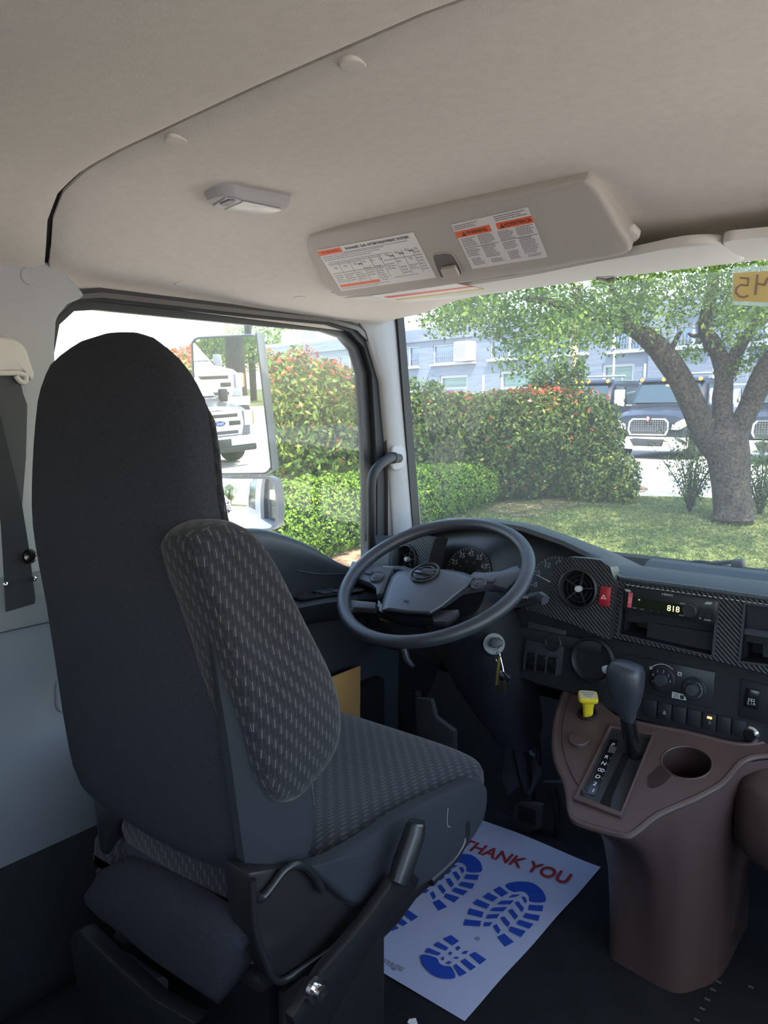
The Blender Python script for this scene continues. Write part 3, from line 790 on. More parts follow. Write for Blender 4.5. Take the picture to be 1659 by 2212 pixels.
# ================================================================== DOOR PANEL
door = thing('door_panel', 'dark inner door panel below the side window with sweeping top edge', 'door panel', (-0.98, 1.40, 0.05))
def sweep(pts, x, n=5): return [(x, p[0], p[1]) for p in curve(pts, n)]
topc = [(0.86, 0.87), (1.10, 0.875), (1.28, 0.868), (1.38, 0.842), (1.48, 0.80), (1.56, 0.755), (1.62, 0.725), (1.68, 0.708), (1.86, 0.70)]
T = curve(topc, 5)
rings = []
for y, z in T:
    rings.append([(-0.995, y, 0.05), (-0.955, y, 0.05), (-0.950, y, 0.45), (-0.948, y, z-0.055), (-0.945, y, z-0.025), (-0.955, y, z-0.006), (-0.972, y, z), (-0.995, y, z-0.002)])
loft('panel', rings, dashtop_m, door, angle=50)
tube('trim_line', curve([AX(x, y, -0.943) for x, y in [(640, 1232), (690, 1240), (740, 1240), (790, 1243)]], 4), 0.0016, dashtop_m, door, seg=6)
arm = loft('armrest', [[(-0.955, y, zt-0.075), (-0.90, y, zt-0.07), (-0.875, y, zt-0.045), (-0.872, y, zt-0.012), (-0.885, y, zt), (-0.955, y, zt+0.003)]
     for y, zt in [(1.00, 0.68), (1.15, 0.682), (1.32, 0.68), (1.45, 0.672), (1.58, 0.655), (1.66, 0.64), (1.74, 0.63)]], dash_m, door, angle=50)
sw = Plane((-0.915, 1.50, 0.6685), (0, 1, -0.10), (-1, 0, 0))
holed('switch_plate', [sw.at(x, y, 0.0) for x, y in [(-0.14, -0.035), (0.10, -0.03), (0.14, -0.01), (0.14, 0.03), (-0.14, 0.035)]], [], sw.n*0.004, carbon_m, door)
for k in range(2):
    for j in range(2):
        holed('window_switch', [sw.at(x, y, 0.004) for x, y in [(-0.045+k*0.045, -0.024+j*0.026), (-0.008+k*0.045, -0.024+j*0.026), (-0.008+k*0.045, -0.002+j*0.026), (-0.045+k*0.045, -0.002+j*0.026)]], [], sw.n*0.006, dashtop_m, door, bev=0.002)
box('door_pocket', (-0.935, 1.45, 0.22), (0.05, 0.60, 0.30), dark_m, door, bev=0.02)
env = prism('envelope', [AX(x, y, -0.90) for x, y in [(650, 1485), (720, 1462), (779, 1438), (778, 1556), (770, 1610), (650, 1600)]], (-0.006, 0.0, 0), manila_m, bev=0.001, base=AX(740, 1600, -0.90))
tag(env, 'tan paper envelope standing in the door pocket beyond the seat', 'envelope')

# ================================================================== DASHBOARD
dash = thing('dashboard', 'black truck dashboard with ribbed dark trim under the windscreen', 'dashboard', (-0.2, 1.65, 0.45))
# top pad right of the binnacle: raised front roll, sunken tray, rear edge under the glass
rings = []
for x in (-0.17, -0.15, 0.0, 0.3, 0.6, 0.95):
    e = 0.02 if x < -0.16 else 0
    rings.append([(x, 1.602+e, 0.765), (x, 1.596+e, 0.785), (x, 1.603+e, 0.798), (x, 1.625, 0.806), (x, 1.665, 0.812), (x, 1.695, 0.812), (x, 1.712, 0.800), (x, 1.718, 0.786), (x, 1.80, 0.782), (x, 1.835, 0.798), (x, 1.87, 0.800), (x, 1.97, 0.772), (x, 1.99, 0.70), (x, 1.62, 0.70)])
loft('top_pad', rings, dashtop_m, dash, angle=40)
# left end pad between the pillar and the binnacle
loft('top_pad', [[(x, 1.68, 0.66), (x, 1.68, 0.76), (x, 1.70, 0.785), (x, 1.75, 0.795), (x, 1.93, 0.77), (x, 1.99, 0.68)] for x in (-0.95, -0.85, -0.75, -0.68)], dashtop_m, dash, angle=40)
# binnacle hood: an arched shell over the instruments
def hood_z(x):
    return float(np.interp(x, [-0.827, -0.744, -0.64, -0.537, -0.412, -0.308, -0.225, -0.153], [0.802, 0.851, 0.878, 0.8875, 0.880, 0.857, 0.828, 0.792]))
bm = bmesh.new(); rings = []
xs = np.linspace(-0.827, -0.150, 27)
for x in xs:
    z = hood_z(x); b = 0.060+0.010*((x+0.49)/0.335)**2
    rings.append([(x, 1.590+b, z-0.016), (x, 1.582+b, z-0.008), (x, 1.590+b, z+0.001), (x, 1.61+b, z+0.003), (x, 1.73, z-0.004), (x, 1.82, z-0.03), (x, 1.96, min(z-0.07, 0.80)), (x, 1.96, 0.72), (x, 1.80, z-0.06), (x, 1.74, z-0.028), (x, 1.62+b, z-0.020)])
add_loft(bm, rings)
bm_finish('binnacle_hood', bm, dashtop_m, dash, angle=40)
# instrument cluster face, tilted towards the driver
cl = Plane((-0.52, 1.700, 0.745), (1, 0, 0), (0, 0.30, 1.0))
holed('cluster_face', [cl.at(x, y) for x, y in [(-0.235, -0.10), (0.30, -0.10), (0.315, 0.0), (0.27, 0.085), (0.15, 0.12), (-0.10, 0.12), (-0.20, 0.085), (-0.245, 0.0)]], [], -cl.n*0.02, mat('cluster_face', (0.016, 0.017, 0.018), 0.25), dash)
prism('cluster_wall', [(-0.775, 1.60, 0.66), (-0.775, 1.60, 0.80), (-0.775, 1.74, 0.84), (-0.775, 1.74, 0.66)], (0.02, 0, 0), dash_m, dash)
box('cluster_shelf', (-0.48, 1.655, 0.632), (0.60, 0.11, 0.03), dash_m, dash, bev=0.006)
def gauge(cx_, cy_, r, labels, a0, a1, needle):
    d = holed('gauge_dial', ellipse_pts(cl.at(cx_, cy_, 0.001), cl.ex*r, cl.ey*r, 40), [], cl.n*0.002, mat('dial', (0.022, 0.023, 0.024), 0.4), dash)
    bm = bmesh.new()
    N = (len(labels)-1)*4
    for i in range(N+1):
        a = math.radians(a0+(a1-a0)*i/N); L = 0.010 if i % 4 == 0 else 0.005; w = 0.0009 if i % 4 == 0 else 0.0005
        u = cl.ex*math.cos(a)+cl.ey*math.sin(a); v = -cl.ex*math.sin(a)+cl.ey*math.cos(a); c = cl.at(cx_, cy_, 0.0035)
        bm.faces.new([bm.verts.new(c+u*(r*0.97)+v*w), bm.verts.new(c+u*(r*0.97)-v*w), bm.verts.new(c+u*(r*0.97-L)-v*w), bm.verts.new(c+u*(r*0.97-L)+v*w)])
    bm_finish('tick_marks', bm, pale_mark_m, d, smooth=False)
    for i, s in enumerate(labels):
        a = math.radians(a0+(a1-a0)*i/(len(labels)-1))
        text('dial_number', s, cl, cx_+math.cos(a)*r*0.73, cy_+math.sin(a)*r*0.73, r*0.27, pale_mark_m, d, h=0.0036)
    a = math.radians(needle)
    u = cl.ex*math.cos(a)+cl.ey*math.sin(a); v = -cl.ex*math.sin(a)+cl.ey*math.cos(a); c = cl.at(cx_, cy_, 0.007)
    holed('needle', [c+u*r*0.8+v*0.0005, c+u*r*0.8-v*0.0005, c-u*r*0.12-v*0.002, c-u*r*0.12+v*0.002], [], cl.n*0.001, white_m, d)
    lathe('needle_hub', [(r*0.16, 0.0), (r*0.15, 0.006), (0, 0.007)], cl.at(cx_, cy_, 0.003), cl.n, rubber_m, d, seg=20)
    return d
g1 = gauge(*cl.hit(1012, 1238), 0.070, ['5', '15', '25', '35', '45', '55', '65', '75', '85'], 215, -35, 200)
for i, s in enumerate(['20', '40', '60', '80', '100', '120']):
    a = math.radians(195-i*44); gx, gy = cl.hit(1012, 1238)
    text('inner_number', s, cl, gx+math.cos(a)*0.031, gy+math.sin(a)*0.031, 0.009, dim_mark_m, g1, h=0.0036)
g2 = gauge(*cl.hit(1200, 1262), 0.070, ['0', '5', '10', '15', '20', '25', '30'], 190, -10, 163)
gx, gy = cl.hit(1200, 1240)
text('dial_caption', 'x100RPM', cl, gx, gy, 0.008, dim_mark_m, g2, h=0.0036)
# lcd between the dials
holed('trip_display', [cl.at(*cl.hit(x, y), 0.001) for x, y in [(1065, 1240), (1135, 1252), (1135, 1285), (1062, 1275)]], [], cl.n*0.002, mat('lcd_grey', (0.10, 0.11, 0.10), 0.3), dash)

# centre fascia: ribbed trim, with openings for radio, tray and cubbies
fz = Plane((0.0, 1.585, 0.70), (1, 0, 0), (0, 0.06, 1.0))
def FH(px, py): return fz.hit(px, py)
outer = [(1297, 1212), (1338, 1246), (1500, 1267), (1659, 1289), (1820, 1311), (1820, 1497), (1659, 1457), (1500, 1415), (1327, 1379), (1312, 1360), (1300, 1300)]
rad = [(1351, 1270), (1549, 1297), (1538, 1415), (1339, 1368)]
cub1 = [(1612, 1305), (1745, 1322), (1742, 1445), (1600, 1427)]
holed('fascia', [fz.see(x, y) for x, y in outer], [[fz.see(x, y) for x, y in rad], [fz.see(x, y) for x, y in cub1]], -fz.n*0.02, carbon_m, dash)
# stitched seam along the top of the fascia
bm = bmesh.new()
for i in range(60):
    x0 = -0.125 + i*0.0105
    y0 = fz.hit(1342, 1262)[1]
    q = fz.rect(x0, y0, x0+0.0065, y0+0.0013, 0.0016)
    add_prism(bm, q, fz.n*0.0008)
bm_finish('stitching', bm, pale_mark_m, dash, smooth=False, kind='stuff')
prism('fascia_edge', [fz.see(x, y, 0.0) for x, y in [(1338, 1247), (1740, 1301), (1740, 1308), (1338, 1255)]], fz.n*0.004, dashtop_m, dash)
# box behind the openings
def pocket(name, loop, depth, m):
    P0 = [fz.see(x, y, 0.0) for x, y in loop]; P1 = [p - fz.n*depth for p in P0]
    bm = bmesh.new(); a = [bm.verts.new(p) for p in P0]; b = [bm.verts.new(p) for p in P1]
    for i in range(4): bm.faces.new((a[i], a[(i+1) % 4], b[(i+1) % 4], b[i]))
    bm.faces.new(b)
    return bm_finish(name, bm, m, dash, smooth=False)
pocket('tray_recess', rad, 0.10, dash_m)
pocket('cubby_recess', cub1, 0.09, dash_m)
for loop, nm in ((rad, 'radio_surround'), (cub1, 'cubby_surround')):
    c = np.mean([fz.see(x, y) for x, y in loop], axis=0)
    o_ = [p + (p-c)/np.linalg.norm(p-c)*0.006 + fz.n*0.0005 for p in [fz.see(x, y) for x, y in loop]]
    holed(nm, o_, [[fz.see(x, y, 0.0005) for x, y in loop]], fz.n*0.003, dashtop_m, dash)
holed('cubby_divider', [fz.see(x, y, -0.006) for x, y in [(1608, 1358), (1742, 1378), (1742, 1392), (1606, 1371)]], [], -fz.n*0.05, dashtop_m, dash)
for q in ([(1640, 1335), (1745, 1350), (1745, 1368), (1640, 1352)], [(1640, 1398), (1745, 1412), (1745, 1440), (1640, 1425)]):
    holed('cubby_step', [fz.see(x, y, -0.03) for x, y in q], [], -fz.n*0.05, dash_m, dash)
holed('tray_lip', [fz.see(x, y, -0.025) for x, y in [(1390, 1348), (1537, 1372), (1533, 1412), (1388, 1380)]], [], -fz.n*0.06, dash_m, dash)

# right-hand vent housing: a sculpted pod standing proud of the fascia
vp = Plane((-0.225, 1.555, 0.75), (1, 0.05, 0), (0, 0.12, 1.0))
pod = [(1197, 1222), (1227, 1203), (1265, 1206), (1297, 1210), (1318, 1225), (1330, 1262), (1322, 1320), (1316, 1381), (1290, 1372), (1241, 1350), (1180, 1330), (1126, 1313), (1150, 1306), (1180, 1299), (1190, 1268)]
vc = vp.hit(1249, 1272)
VR = 0.041
holed('vent_pod', [vp.see(x, y) for x, y in pod], [ellipse_pts(vp.at(*vc), vp.ex*VR, vp.ey*VR, 32)], -vp.n*0.05, carbon_m, dash, bev=0.0)
def vent(pl, c, R, nm_label=None):
    r0 = lathe('vent_ring', [(R*0.99, -0.028), (R*1.12, -0.004), (R*1.10, 0.006), (R*1.0, 0.009), (R*0.94, 0.003), (R*0.92, -0.028), (R*0.99, -0.028)], pl.at(*c), pl.n, dash_m, dash, seg=40)
    lathe('vent_throat', [(R*0.93, -0.030), (R*0.93, -0.026), (0, -0.026), (0, -0.030)], pl.at(*c), pl.n, dark_m, r0, seg=32)
    bm = bmesh.new(); cc = pl.at(*c, -0.006)
    for i in range(5):
        a = math.radians(80+72*i); u = pl.ex*math.cos(a)+pl.ey*math.sin(a); v = -pl.ex*math.sin(a)+pl.ey*math.cos(a)
        add_prism(bm, [cc+u*R*0.2+v*0.0010, cc+u*R*0.92+v*0.0010, cc+u*R*0.92-v*0.0010, cc+u*R*0.2-v*0.0010], -pl.n*0.010)
    bm_finish('vent_blades', bm, dashtop_m, r0, smooth=False)
    bm = bmesh.new()
    for f in (0.45, 0.70):
        for i in range(28):
            a, b = 2*math.pi*i/28, 2*math.pi*(i+1)/28
            q = [cc+(pl.ex*math.cos(t)+pl.ey*math.sin(t))*R*g for t, g in ((a, f), (b, f), (b, f+0.03), (a, f+0.03))]
            add_prism(bm, q, -pl.n*0.008)
    bm_finish('vent_rings', bm, dash_m, r0, smooth=False)
    lathe('vent_knob', [(R*0.17, -0.01), (R*0.19, 0.002), (R*0.15, 0.006), (0, 0.007)], pl.at(*c), pl.n, mat('vent_knob', (0.42, 0.43, 0.45), 0.35), r0, seg=20)
vent(vp, vc, VR)
# the folded trim left of the pod and the hazard switch
hz = Plane((-0.17, 1.572, 0.755), (1, 0.15, 0), (0, 0.10, 1.0))
holed('hazard_switch', [vp.see(x, y, 0.0005) for x, y in [(1301, 1265), (1322, 1268), (1318, 1311), (1294, 1306)]], [], vp.n*0.007, hazard_m, dash, bev=0.0018)
a_, b_, c_ = [vp.see(x, y, 0.0082) for x, y in [(1307, 1283), (1313, 1294), (1300, 1293)]]
holed('hazard_triangle', [a_, b_, c_], [[(a_*0.6+b_*0.2+c_*0.2), (a_*0.2+b_*0.6+c_*0.2), (a_*0.2+b_*0.2+c_*0.6)]], vp.n*0.0003, mat('hazard_mark', (0.7, 0.35, 0.35), 0.5), dash)
# left vent
lp = Plane((-0.70, 1.60, 0.775), (1, -0.15, 0), (0, 0.12, 1.0))
lc = lp.hit(879, 1208)
holed('vent_pod', [lp.see(x, y) for x, y in [(842, 1185), (862, 1168), (895, 1158), (920, 1157), (940, 1163), (930, 1195), (922, 1240), (915, 1262), (850, 1262), (838, 1222)]], [ellipse_pts(lp.at(*lc), lp.ex*0.036, lp.ey*0.036, 32)], -lp.n*0.05, carbon_m, dash)
vent(lp, lc, 0.036)

# lower dash: switch panel, round blank, climate panel, button row
lo = Plane((0.0, 1.605, 0.58), (1, 0, 0), (0, 0.10, 1.0))
low = [(1085, 1330), (1130, 1313), (1241, 1350), (1327, 1381), (1500, 1416), (1659, 1458), (1740, 1478), (1740, 1650), (1659, 1630), (1590, 1606), (1440, 1570), (1330, 1540), (1255, 1500), (1210, 1490), (1118, 1462), (1095, 1440)]
holed('lower_panel', [lo.see(x, y) for x, y in low], [], -lo.n*0.12, dash_m, dash)
# raised surround with switches at the left
holed('switch_surround', [lo.see(x, y, 0.0) for x, y in [(1143, 1341), (1225, 1362), (1213, 1458), (1131, 1440)]], [], lo.n*0.006, dashtop_m, dash, bev=0.0015)
lathe('blank_cap', [(0.021, 0.0), (0.022, 0.004), (0.019, 0.006), (0.017, 0.003), (0.0, 0.003)], lo.see(1198, 1386, 0.006), lo.n, dash_m, dash)
for k in range(3):
    x = 1144+k*23
    holed('toggle_switch', [lo.see(*q, 0.006) for q in [(x, 1408+k*5), (x+17, 1412+k*5), (x+15, 1446+k*4), (x-3, 1442+k*4)]], [], lo.n*0.005, gloss_m, dash, bev=0.001)
for k in range(4):
    x = 1139+k*23
    holed('switch_rib', [lo.see(*q, 0.006) for q in [(x, 1402+k*5), (x+2, 1403+k*5), (x-2, 1446+k*4), (x-4, 1446+k*4)]], [], lo.n*0.006, dashtop_m, dash)
lathe('round_pocket', [(0.052, -0.002), (0.053, 0.008), (0.047, 0.011), (0.0435, 0.006), (0.041, -0.004), (0.0, -0.006)], lo.see(1283, 1425, 0.004), lo.n, dash_m, dash, seg=40)
cp_ = [(1340, 1410), (1546, 1451), (1540, 1530), (1334, 1480)]
holed('climate_panel', [lo.see(x, y) for x, y in cp_], [], lo.n*0.005, mat('climate_face', (0.018, 0.021, 0.026), 0.35), dash, bev=0.0015)
def dial(px, py, r, labels, a0, a1):
    lx, ly = lo.hit(px, py)
    d = lathe('climate_dial', [(r*1.12, 0.0), (r*1.12, 0.003), (r, 0.004), (r*0.97, 0.008), (0, 0.008)], lo.at(lx, ly, 0.005), lo.n, dash_m, dash, seg=36)
    lathe('dial_grip', [(r*0.55, 0.0), (r*0.5, 0.012), (0, 0.013)], lo.at(lx, ly, 0.013), lo.n, dashtop_m, d, seg=24)
    for i, s in enumerate(labels):
        a = math.radians(a0+(a1-a0)*i/(len(labels)-1))
        text('dial_mark', s, lo, lx+math.cos(a)*r*0.77, ly+math.sin(a)*r*0.77, 0.0075, pale_mark_m, d, h=0.0136)
    return lx, ly
lx, ly = dial(1433, 1466, 0.024, ['o', '0', '1', '2', '3', '4'], 200, 0)
bm = bmesh.new()
for i in range(16):
    a, b = math.radians(150-i*6.2), math.radians(150-(i+1)*6.2)
    bm.faces.new([bm.verts.new(lo.at(lx+math.cos(t)*g, ly+math.sin(t)*g, 0.0056)) for t, g in ((a, 0.031), (b, 0.031), (b, 0.0325), (a, 0.0325))])
bm_finish('dial_arc', bm, pale_mark_m, dash, smooth=False)
lx, ly = dial(1501, 1487, 0.0225, ['-', '-', '-', '-'], 170, 20)
bm = bmesh.new()
for i in range(14):
    a, b = math.radians(60-i*8), math.radians(60-(i+1)*8)
    bm.faces.new([bm.verts.new(lo.at(lx+math.cos(t)*g, ly+math.sin(t)*g, 0.0136)) for t, g in ((a, 0.018), (b, 0.018), (b, 0.0188), (a, 0.0188))])
bm_finish('dial_arc', bm, pale_mark_m, dash, smooth=False)
for q in ((1408, 1442, 0.006), (1470, 1455, 0.008)):
    lx2, ly2 = lo.hit(q[0], q[1])
    holed('vent_symbol', lo.rect(lx2-q[2]/2, ly2-q[2]/2, lx2+q[2]/2, ly2+q[2]/2, 0.0054), [lo.rect(lx2-q[2]/4, ly2-q[2]/4, lx2+q[2]/4, ly2+q[2]/4, 0.0054)], lo.n*0.0002, pale_mark_m, dash)
# 20 A sticker
s20 = holed('fuse_sticker', [lo.see(x, y, 0.0052) for x, y in [(1454, 1493), (1482, 1500), (1484, 1512), (1453, 1506)]], [], lo.n*0.0004, mat('fuse_white', (0.55, 0.56, 0.58), 0.5), dash)
lx, ly = lo.hit(1462, 1502); text('sticker_number', '20', lo, lx, ly, 0.012, black_ink_m, s20, h=0.0058)
lx, ly = lo.hit(1475, 1505); holed('sticker_square', lo.rect(lx-0.004, ly-0.004, lx+0.004, ly+0.004, 0.0057), [], lo.n*0.0002, black_ink_m, s20)
# button row
for k in range(7):
    x = 1392+k*32; y = 1507+k*7.2
    b = holed('push_button', [lo.see(*q, 0.001) for q in [(x, y), (x+29, y+7), (x+27, y+43), (x-2, y+36)]], [], lo.n*0.006, dash_m, dash, bev=0.0015)
    if k == 1:
        lx, ly = lo.hit(x+14, y+24); text('button_symbol', '&', lo, lx, ly, 0.011, pale_mark_m, b, h=0.0075)
    if k == 4:
        lx, ly = lo.hit(x+15, y+13)
        holed('button_light', lo.rect(lx-0.0045, ly-0.0022, lx+0.0045, ly+0.0022, 0.0072), [], lo.n*0.0006, led_m, b)
        lx, ly = lo.hit(x+15, y+24); text('button_symbol', '8', lo, lx, ly, 0.010, dim_mark_m, b, h=0.0075)
# usb charging panel
holed('usb_panel', [lo.see(x, y) for x, y in [(1602, 1466), (1740, 1500), (1740, 1580), (1596, 1548)]], [], lo.n*0.004, dash_m, dash, bev=0.0015)
u = holed('usb_socket', [lo.see(x, y, 0.004) for x, y in [(1613, 1484), (1643, 1492), (1638, 1532), (1608, 1524)]], [], lo.n*0.004, gloss_m, dash, bev=0.0012)
lx, ly = lo.hit(1625, 1518); text('socket_rating', '2.1A', lo, lx, ly, 0.0085, pale_mark_m, u, h=0.0085)
holed('socket_symbol', lo.rect(lx-0.006, ly+0.0045, lx+0.006, ly+0.0095, 0.0085), [lo.rect(lx-0.0048, ly+0.0055, lx-0.0006, ly+0.0085, 0.0085), lo.rect(lx+0.0008, ly+0.0055, lx+0.0048, ly+0.0085, 0.0085)], lo.n*0.0002, pale_mark_m, u)
lathe('power_socket', [(0.016, 0.0), (0.017, 0.006), (0.0125, 0.0075), (0.012, -0.004), (0, -0.004)], lo.see(1622, 1586, 0.0), lo.n, chrome_m, dash)
lathe('power_socket_cap', [(0.0125, 0.0), (0.0125, 0.008), (0.010, 0.010), (0, 0.010)], lo.see(1622, 1586, 0.002), lo.n, gloss_m, dash)
box('glove_box_panel', (0.66, 1.64, 0.655), (0.62, 0.10, 0.27), dash_m, dash, bev=0.012)
box('glove_box_panel', (0.66, 1.70, 0.50), (0.62, 0.16, 0.10), dash_m, dash, bev=0.012)
# knee panel and dark cavity under the dash
box('knee_panel', (-0.60, 1.72, 0.56), (0.66, 0.10, 0.16), dash_m, dash, bev=0.02)

# radio: a separate head unit in the fascia
radio = thing('car_radio', 'black car radio head unit with a pale 818 on its display', 'radio', fz.see(1440, 1345))
rp = Plane(fz.o + fz.n*0.004, fz.ex, fz.ey)
rl = [(1350, 1274), (1552, 1299), (1539, 1353), (1346, 1313)]
def R(x, y): return (1340+(x)*0.19228, 1200+y*0.19228)
holed('radio_face', [rp.see(*R(x, y), -0.03) for x, y in [(40, 365), (75, 350), (1075, 490), (1110, 520), (1075, 760), (1040, 775), (60, 600), (38, 580)]], [], rp.n*0.034, mat('radio_face', (0.014, 0.015, 0.017), 0.3), radio, bev=0.002)
dsp = holed('display', [rp.see(*R(x, y), 0.0045) for x, y in [(165, 465), (690, 550), (670, 665), (150, 575)]], [], rp.n*0.0006, display_m, radio)
lx, ly = rp.hit(*R(605, 598)); text('display_digits', '818', rp, lx, ly, 0.0175, digit_m, dsp, h=0.0056)
lx, ly = rp.hit(*R(222, 494)); holed('display_icon', rp.rect(lx-0.002, ly-0.0015, lx+0.002, ly+0.0015, 0.0054), [], rp.n*0.0002, white_m, dsp)
lx, ly = rp.hit(*R(537, 440)); text('maker_name', 'HINO', rp, lx, ly, 0.0060, pale_mark_m, radio, h=0.0046, sx=1.5)
tagp = holed('red_sticker', [rp.see(*R(x, y), 0.0045) for x, y in [(103, 412), (152, 418), (132, 584), (88, 577)]], [], rp.n*0.0006, mat('red_tag', (0.55, 0.10, 0.13), 0.6), radio)
lx, ly = rp.hit(*R(120, 498)); text('sticker_word', 'ELD', rp, lx, ly, 0.009, mat('tag_ink', (0.75, 0.4, 0.4), 0.5), tagp, h=0.0053, rot=math.pi/2-0.1, sx=0.8)
lathe('volume_knob', [(0.0145, 0.0), (0.0145, 0.006), (0.0125, 0.009), (0.0, 0.0085)], rp.see(*R(792, 613), 0.004), rp.n, mat('knob_gloss', (0.03, 0.03, 0.034), 0.18), radio)
for (x, y) in ((92, 390), (1000, 532)):
    holed('corner_key', [rp.see(*R(x+a, y+b), 0.0045) for a, b in [(-38, -16), (22, -12), (40, 16), (-10, 14)]] if x < 500 else [rp.see(*R(x+a, y+b), 0.0045) for a, b in [(-20, -18), (48, -10), (28, 16), (-52, 10)]], [], rp.n*0.0012, mat('key_grey%d' % x, (0.30, 0.31, 0.33), 0.5), radio)
for (x, y) in ((918, 605), (1000, 610), (915, 665), (990, 680)):
    holed('radio_key', [rp.see(*R(x+a, y+b), 0.0045) for a, b in [(-28, -20), (30, -14), (26, 22), (-30, 16)]], [], rp.n*0.0010, dash_m, radio)
for (x, y, s) in ((170, 583, 'DISP'), (252, 598, 'SCN'), (355, 614, 'P'), (438, 630, '>'), (712, 540, 'MENU'), (696, 668, 'BACK'), (903, 702, 'TA'), (985, 722, 'AUDIO')):
    lx, ly = rp.hit(*R(x, y)); text('key_legend', s, rp, lx, ly, 0.0045, pale_mark_m, radio, h=0.0046)
holed('jack_cover', [rp.see(*R(x, y), 0.0045) for x, y in [(775, 708), (850, 716), (846, 748), (768, 740)]], [], rp.n*0.001, dark_m, radio)

# wiper resting outside at the foot of the windscreen
wip = thing('wiper', 'black wiper arm parked outside at the foot of the windscreen', 'wiper', AY(1560, 1215, 2.12))
tube('wiper_arm', [AY(x, y, 2.13) for x, y in [(1602, 1212), (1580, 1214), (1530, 1218), (1480, 1224)]], 0.006, rubber_m, wip)
tube('wiper_link', curve([AY(x, y, 2.13) for x, y in [(1478, 1221), (1500, 1213), (1530, 1215), (1560, 1222)]], 4), 0.004, rubber_m, wip)
box('wiper_pivot', AY(1594, 1219, 2.13), (0.030, 0.03, 0.026), rubber_m, wip, bev=0.006)
bm = bmesh.new()
for k in range(10):
    p = AY(1508+k*16, 1228+k*2.3, 2.02); add_box(bm, p, (0.018, 0.02, 0.004))
bm_finish('demister_slots', bm, pale_mark_m, dash, smooth=False)

# ================================================================== STEERING WHEEL, COLUMN, IGNITION
WC = np.array([-0.505, 1.41, 0.783]); al = math.radians(27.5)
wx = np.array([1.0, 0, 0]); wy = np.array([0, math.cos(al), math.sin(al)])
wp = Plane(WC, wx, wy)
whl = thing('steering_wheel', 'black steering wheel with round emblem and thumb buttons', 'steering wheel', WC)
RM = 0.2165
bm = bmesh.new(); rings = []
for i in range(73):
    t = 2*math.pi*i/72; u = wx*math.cos(t)+wy*math.sin(t); c = WC+u*RM
    rr = 0.0155 + 0.0012*math.cos(2*t+0.5)
    rings.append([c + rr*(math.cos(q)*u + 0.92*math.sin(q)*wp.n) for q in np.linspace(0, 2*math.pi, 14, endpoint=False)])
add_loft(bm, rings, False, False)
bmesh.ops.remove_doubles(bm, verts=bm.verts, dist=1e-5)
bm_finish('rim', bm, wheel_m, whl, angle=80)
def wsee(x, y, h=0.0):
    q = Plane(wp.at(0, 0, h), wx, wy); return q.see(x, y)
def Wz(x, y): return (640+x*0.36166, 1080+y*0.36166)   # pixels of an enlarged crop of the wheel
def wpoly(lst, h): return [wsee(*Wz(x, y), h) for x, y in lst]
hubp = [(600, 430), (650, 415), (760, 408), (900, 415), (1000, 432), (1075, 462), (1040, 510), (960, 575), (880, 640), (800, 688), (650, 680), (508, 660), (515, 600), (545, 510), (570, 455)]
hub = loft('hub', [wpoly(hubp, -0.055), wpoly(hubp, -0.004), [a*0.93+b*0.07 for a, b in zip(wpoly(hubp, 0.006), [wsee(*Wz(790, 550), 0.006)]*len(hubp))],
             [a*0.84+b*0.16 for a, b in zip(wpoly(hubp, 0.010), [wsee(*Wz(790, 550), 0.010)]*len(hubp))]], hub_m, whl, angle=25)
prism('hub_skirt', wpoly([(508, 655), (800, 684), (860, 700), (900, 660), (870, 740), (800, 770), (640, 760), (500, 720)], -0.045), wp.n*0.030, gloss_m, whl, bev=0.003)
ec = wp.hit(*Wz(776, 460))
emb_m = mat('emblem_black', (0.012, 0.013, 0.017), 0.22)
em = holed('emblem', ellipse_pts(wp.at(*ec, 0.0100), wx*0.036, wy*0.036, 40), [ellipse_pts(wp.at(*ec, 0.0100), wx*0.0305, wy*0.0305, 40)], wp.n*0.0045, emb_m, hub, bev=0.001)
ep = Plane(wp.at(*ec, 0.0110), wx, wy)
for s in (1, -1):
    arc = [(math.cos(t)*0.027, math.sin(t)*0.025) for t in np.linspace(0.28, math.pi-0.28, 14)]
    inn = [(math.cos(t)*0.018, math.sin(t)*0.016+0.004) for t in np.linspace(math.pi-0.35, 0.35, 14)]
    pts = [(x*1.0, s*y) for x, y in arc+inn]
    if s < 0: pts = pts[::-1]
    prism('emblem_bow', [ep.at(x, y) for x, y in pts], ep.n*0.003, emb_m, hub, bev=0.0006)
prism('emblem_bar', [ep.at(x, y) for x, y in [(-0.029, -0.004), (0.024, -0.0075), (0.029, 0.004), (-0.024, 0.0075)]], ep.n*0.003, emb_m, hub, bev=0.0006)
text('airbag_mark', 'SRS', Plane(wp.at(0, 0, 0), wx, wy), *wp.hit(*Wz(665, 628)), 0.009, dark_m, hub, h=0.0112)
# spokes
sL = [(345, 395), (490, 420), (590, 440), (560, 500), (535, 590), (490, 600), (488, 560), (455, 530), (375, 500), (325, 450)]
sR = [(1075, 462), (1130, 468), (1230, 460), (1330, 425), (1370, 470), (1270, 570), (1180, 540), (1000, 570), (880, 655), (870, 640), (960, 560)]
lL = [(300, 620), (395, 632), (490, 640), (484, 682), (380, 672), (350, 672), (300, 700), (285, 660)]
lR = [(870, 690), (985, 685), (960, 720), (905, 760), (830, 760), (815, 712)]
prism('spoke', wpoly(sL, -0.020), wp.n*0.018, hub_m, whl, bev=0.004)
prism('spoke', wpoly(sR, -0.020), wp.n*0.018, hub_m, whl, bev=0.004)
prism('spoke', wpoly(lL, -0.022), wp.n*0.016, wheel_m, whl, bev=0.004)
prism('spoke', wpoly(lR, -0.022), wp.n*0.016, wheel_m, whl, bev=0.004)
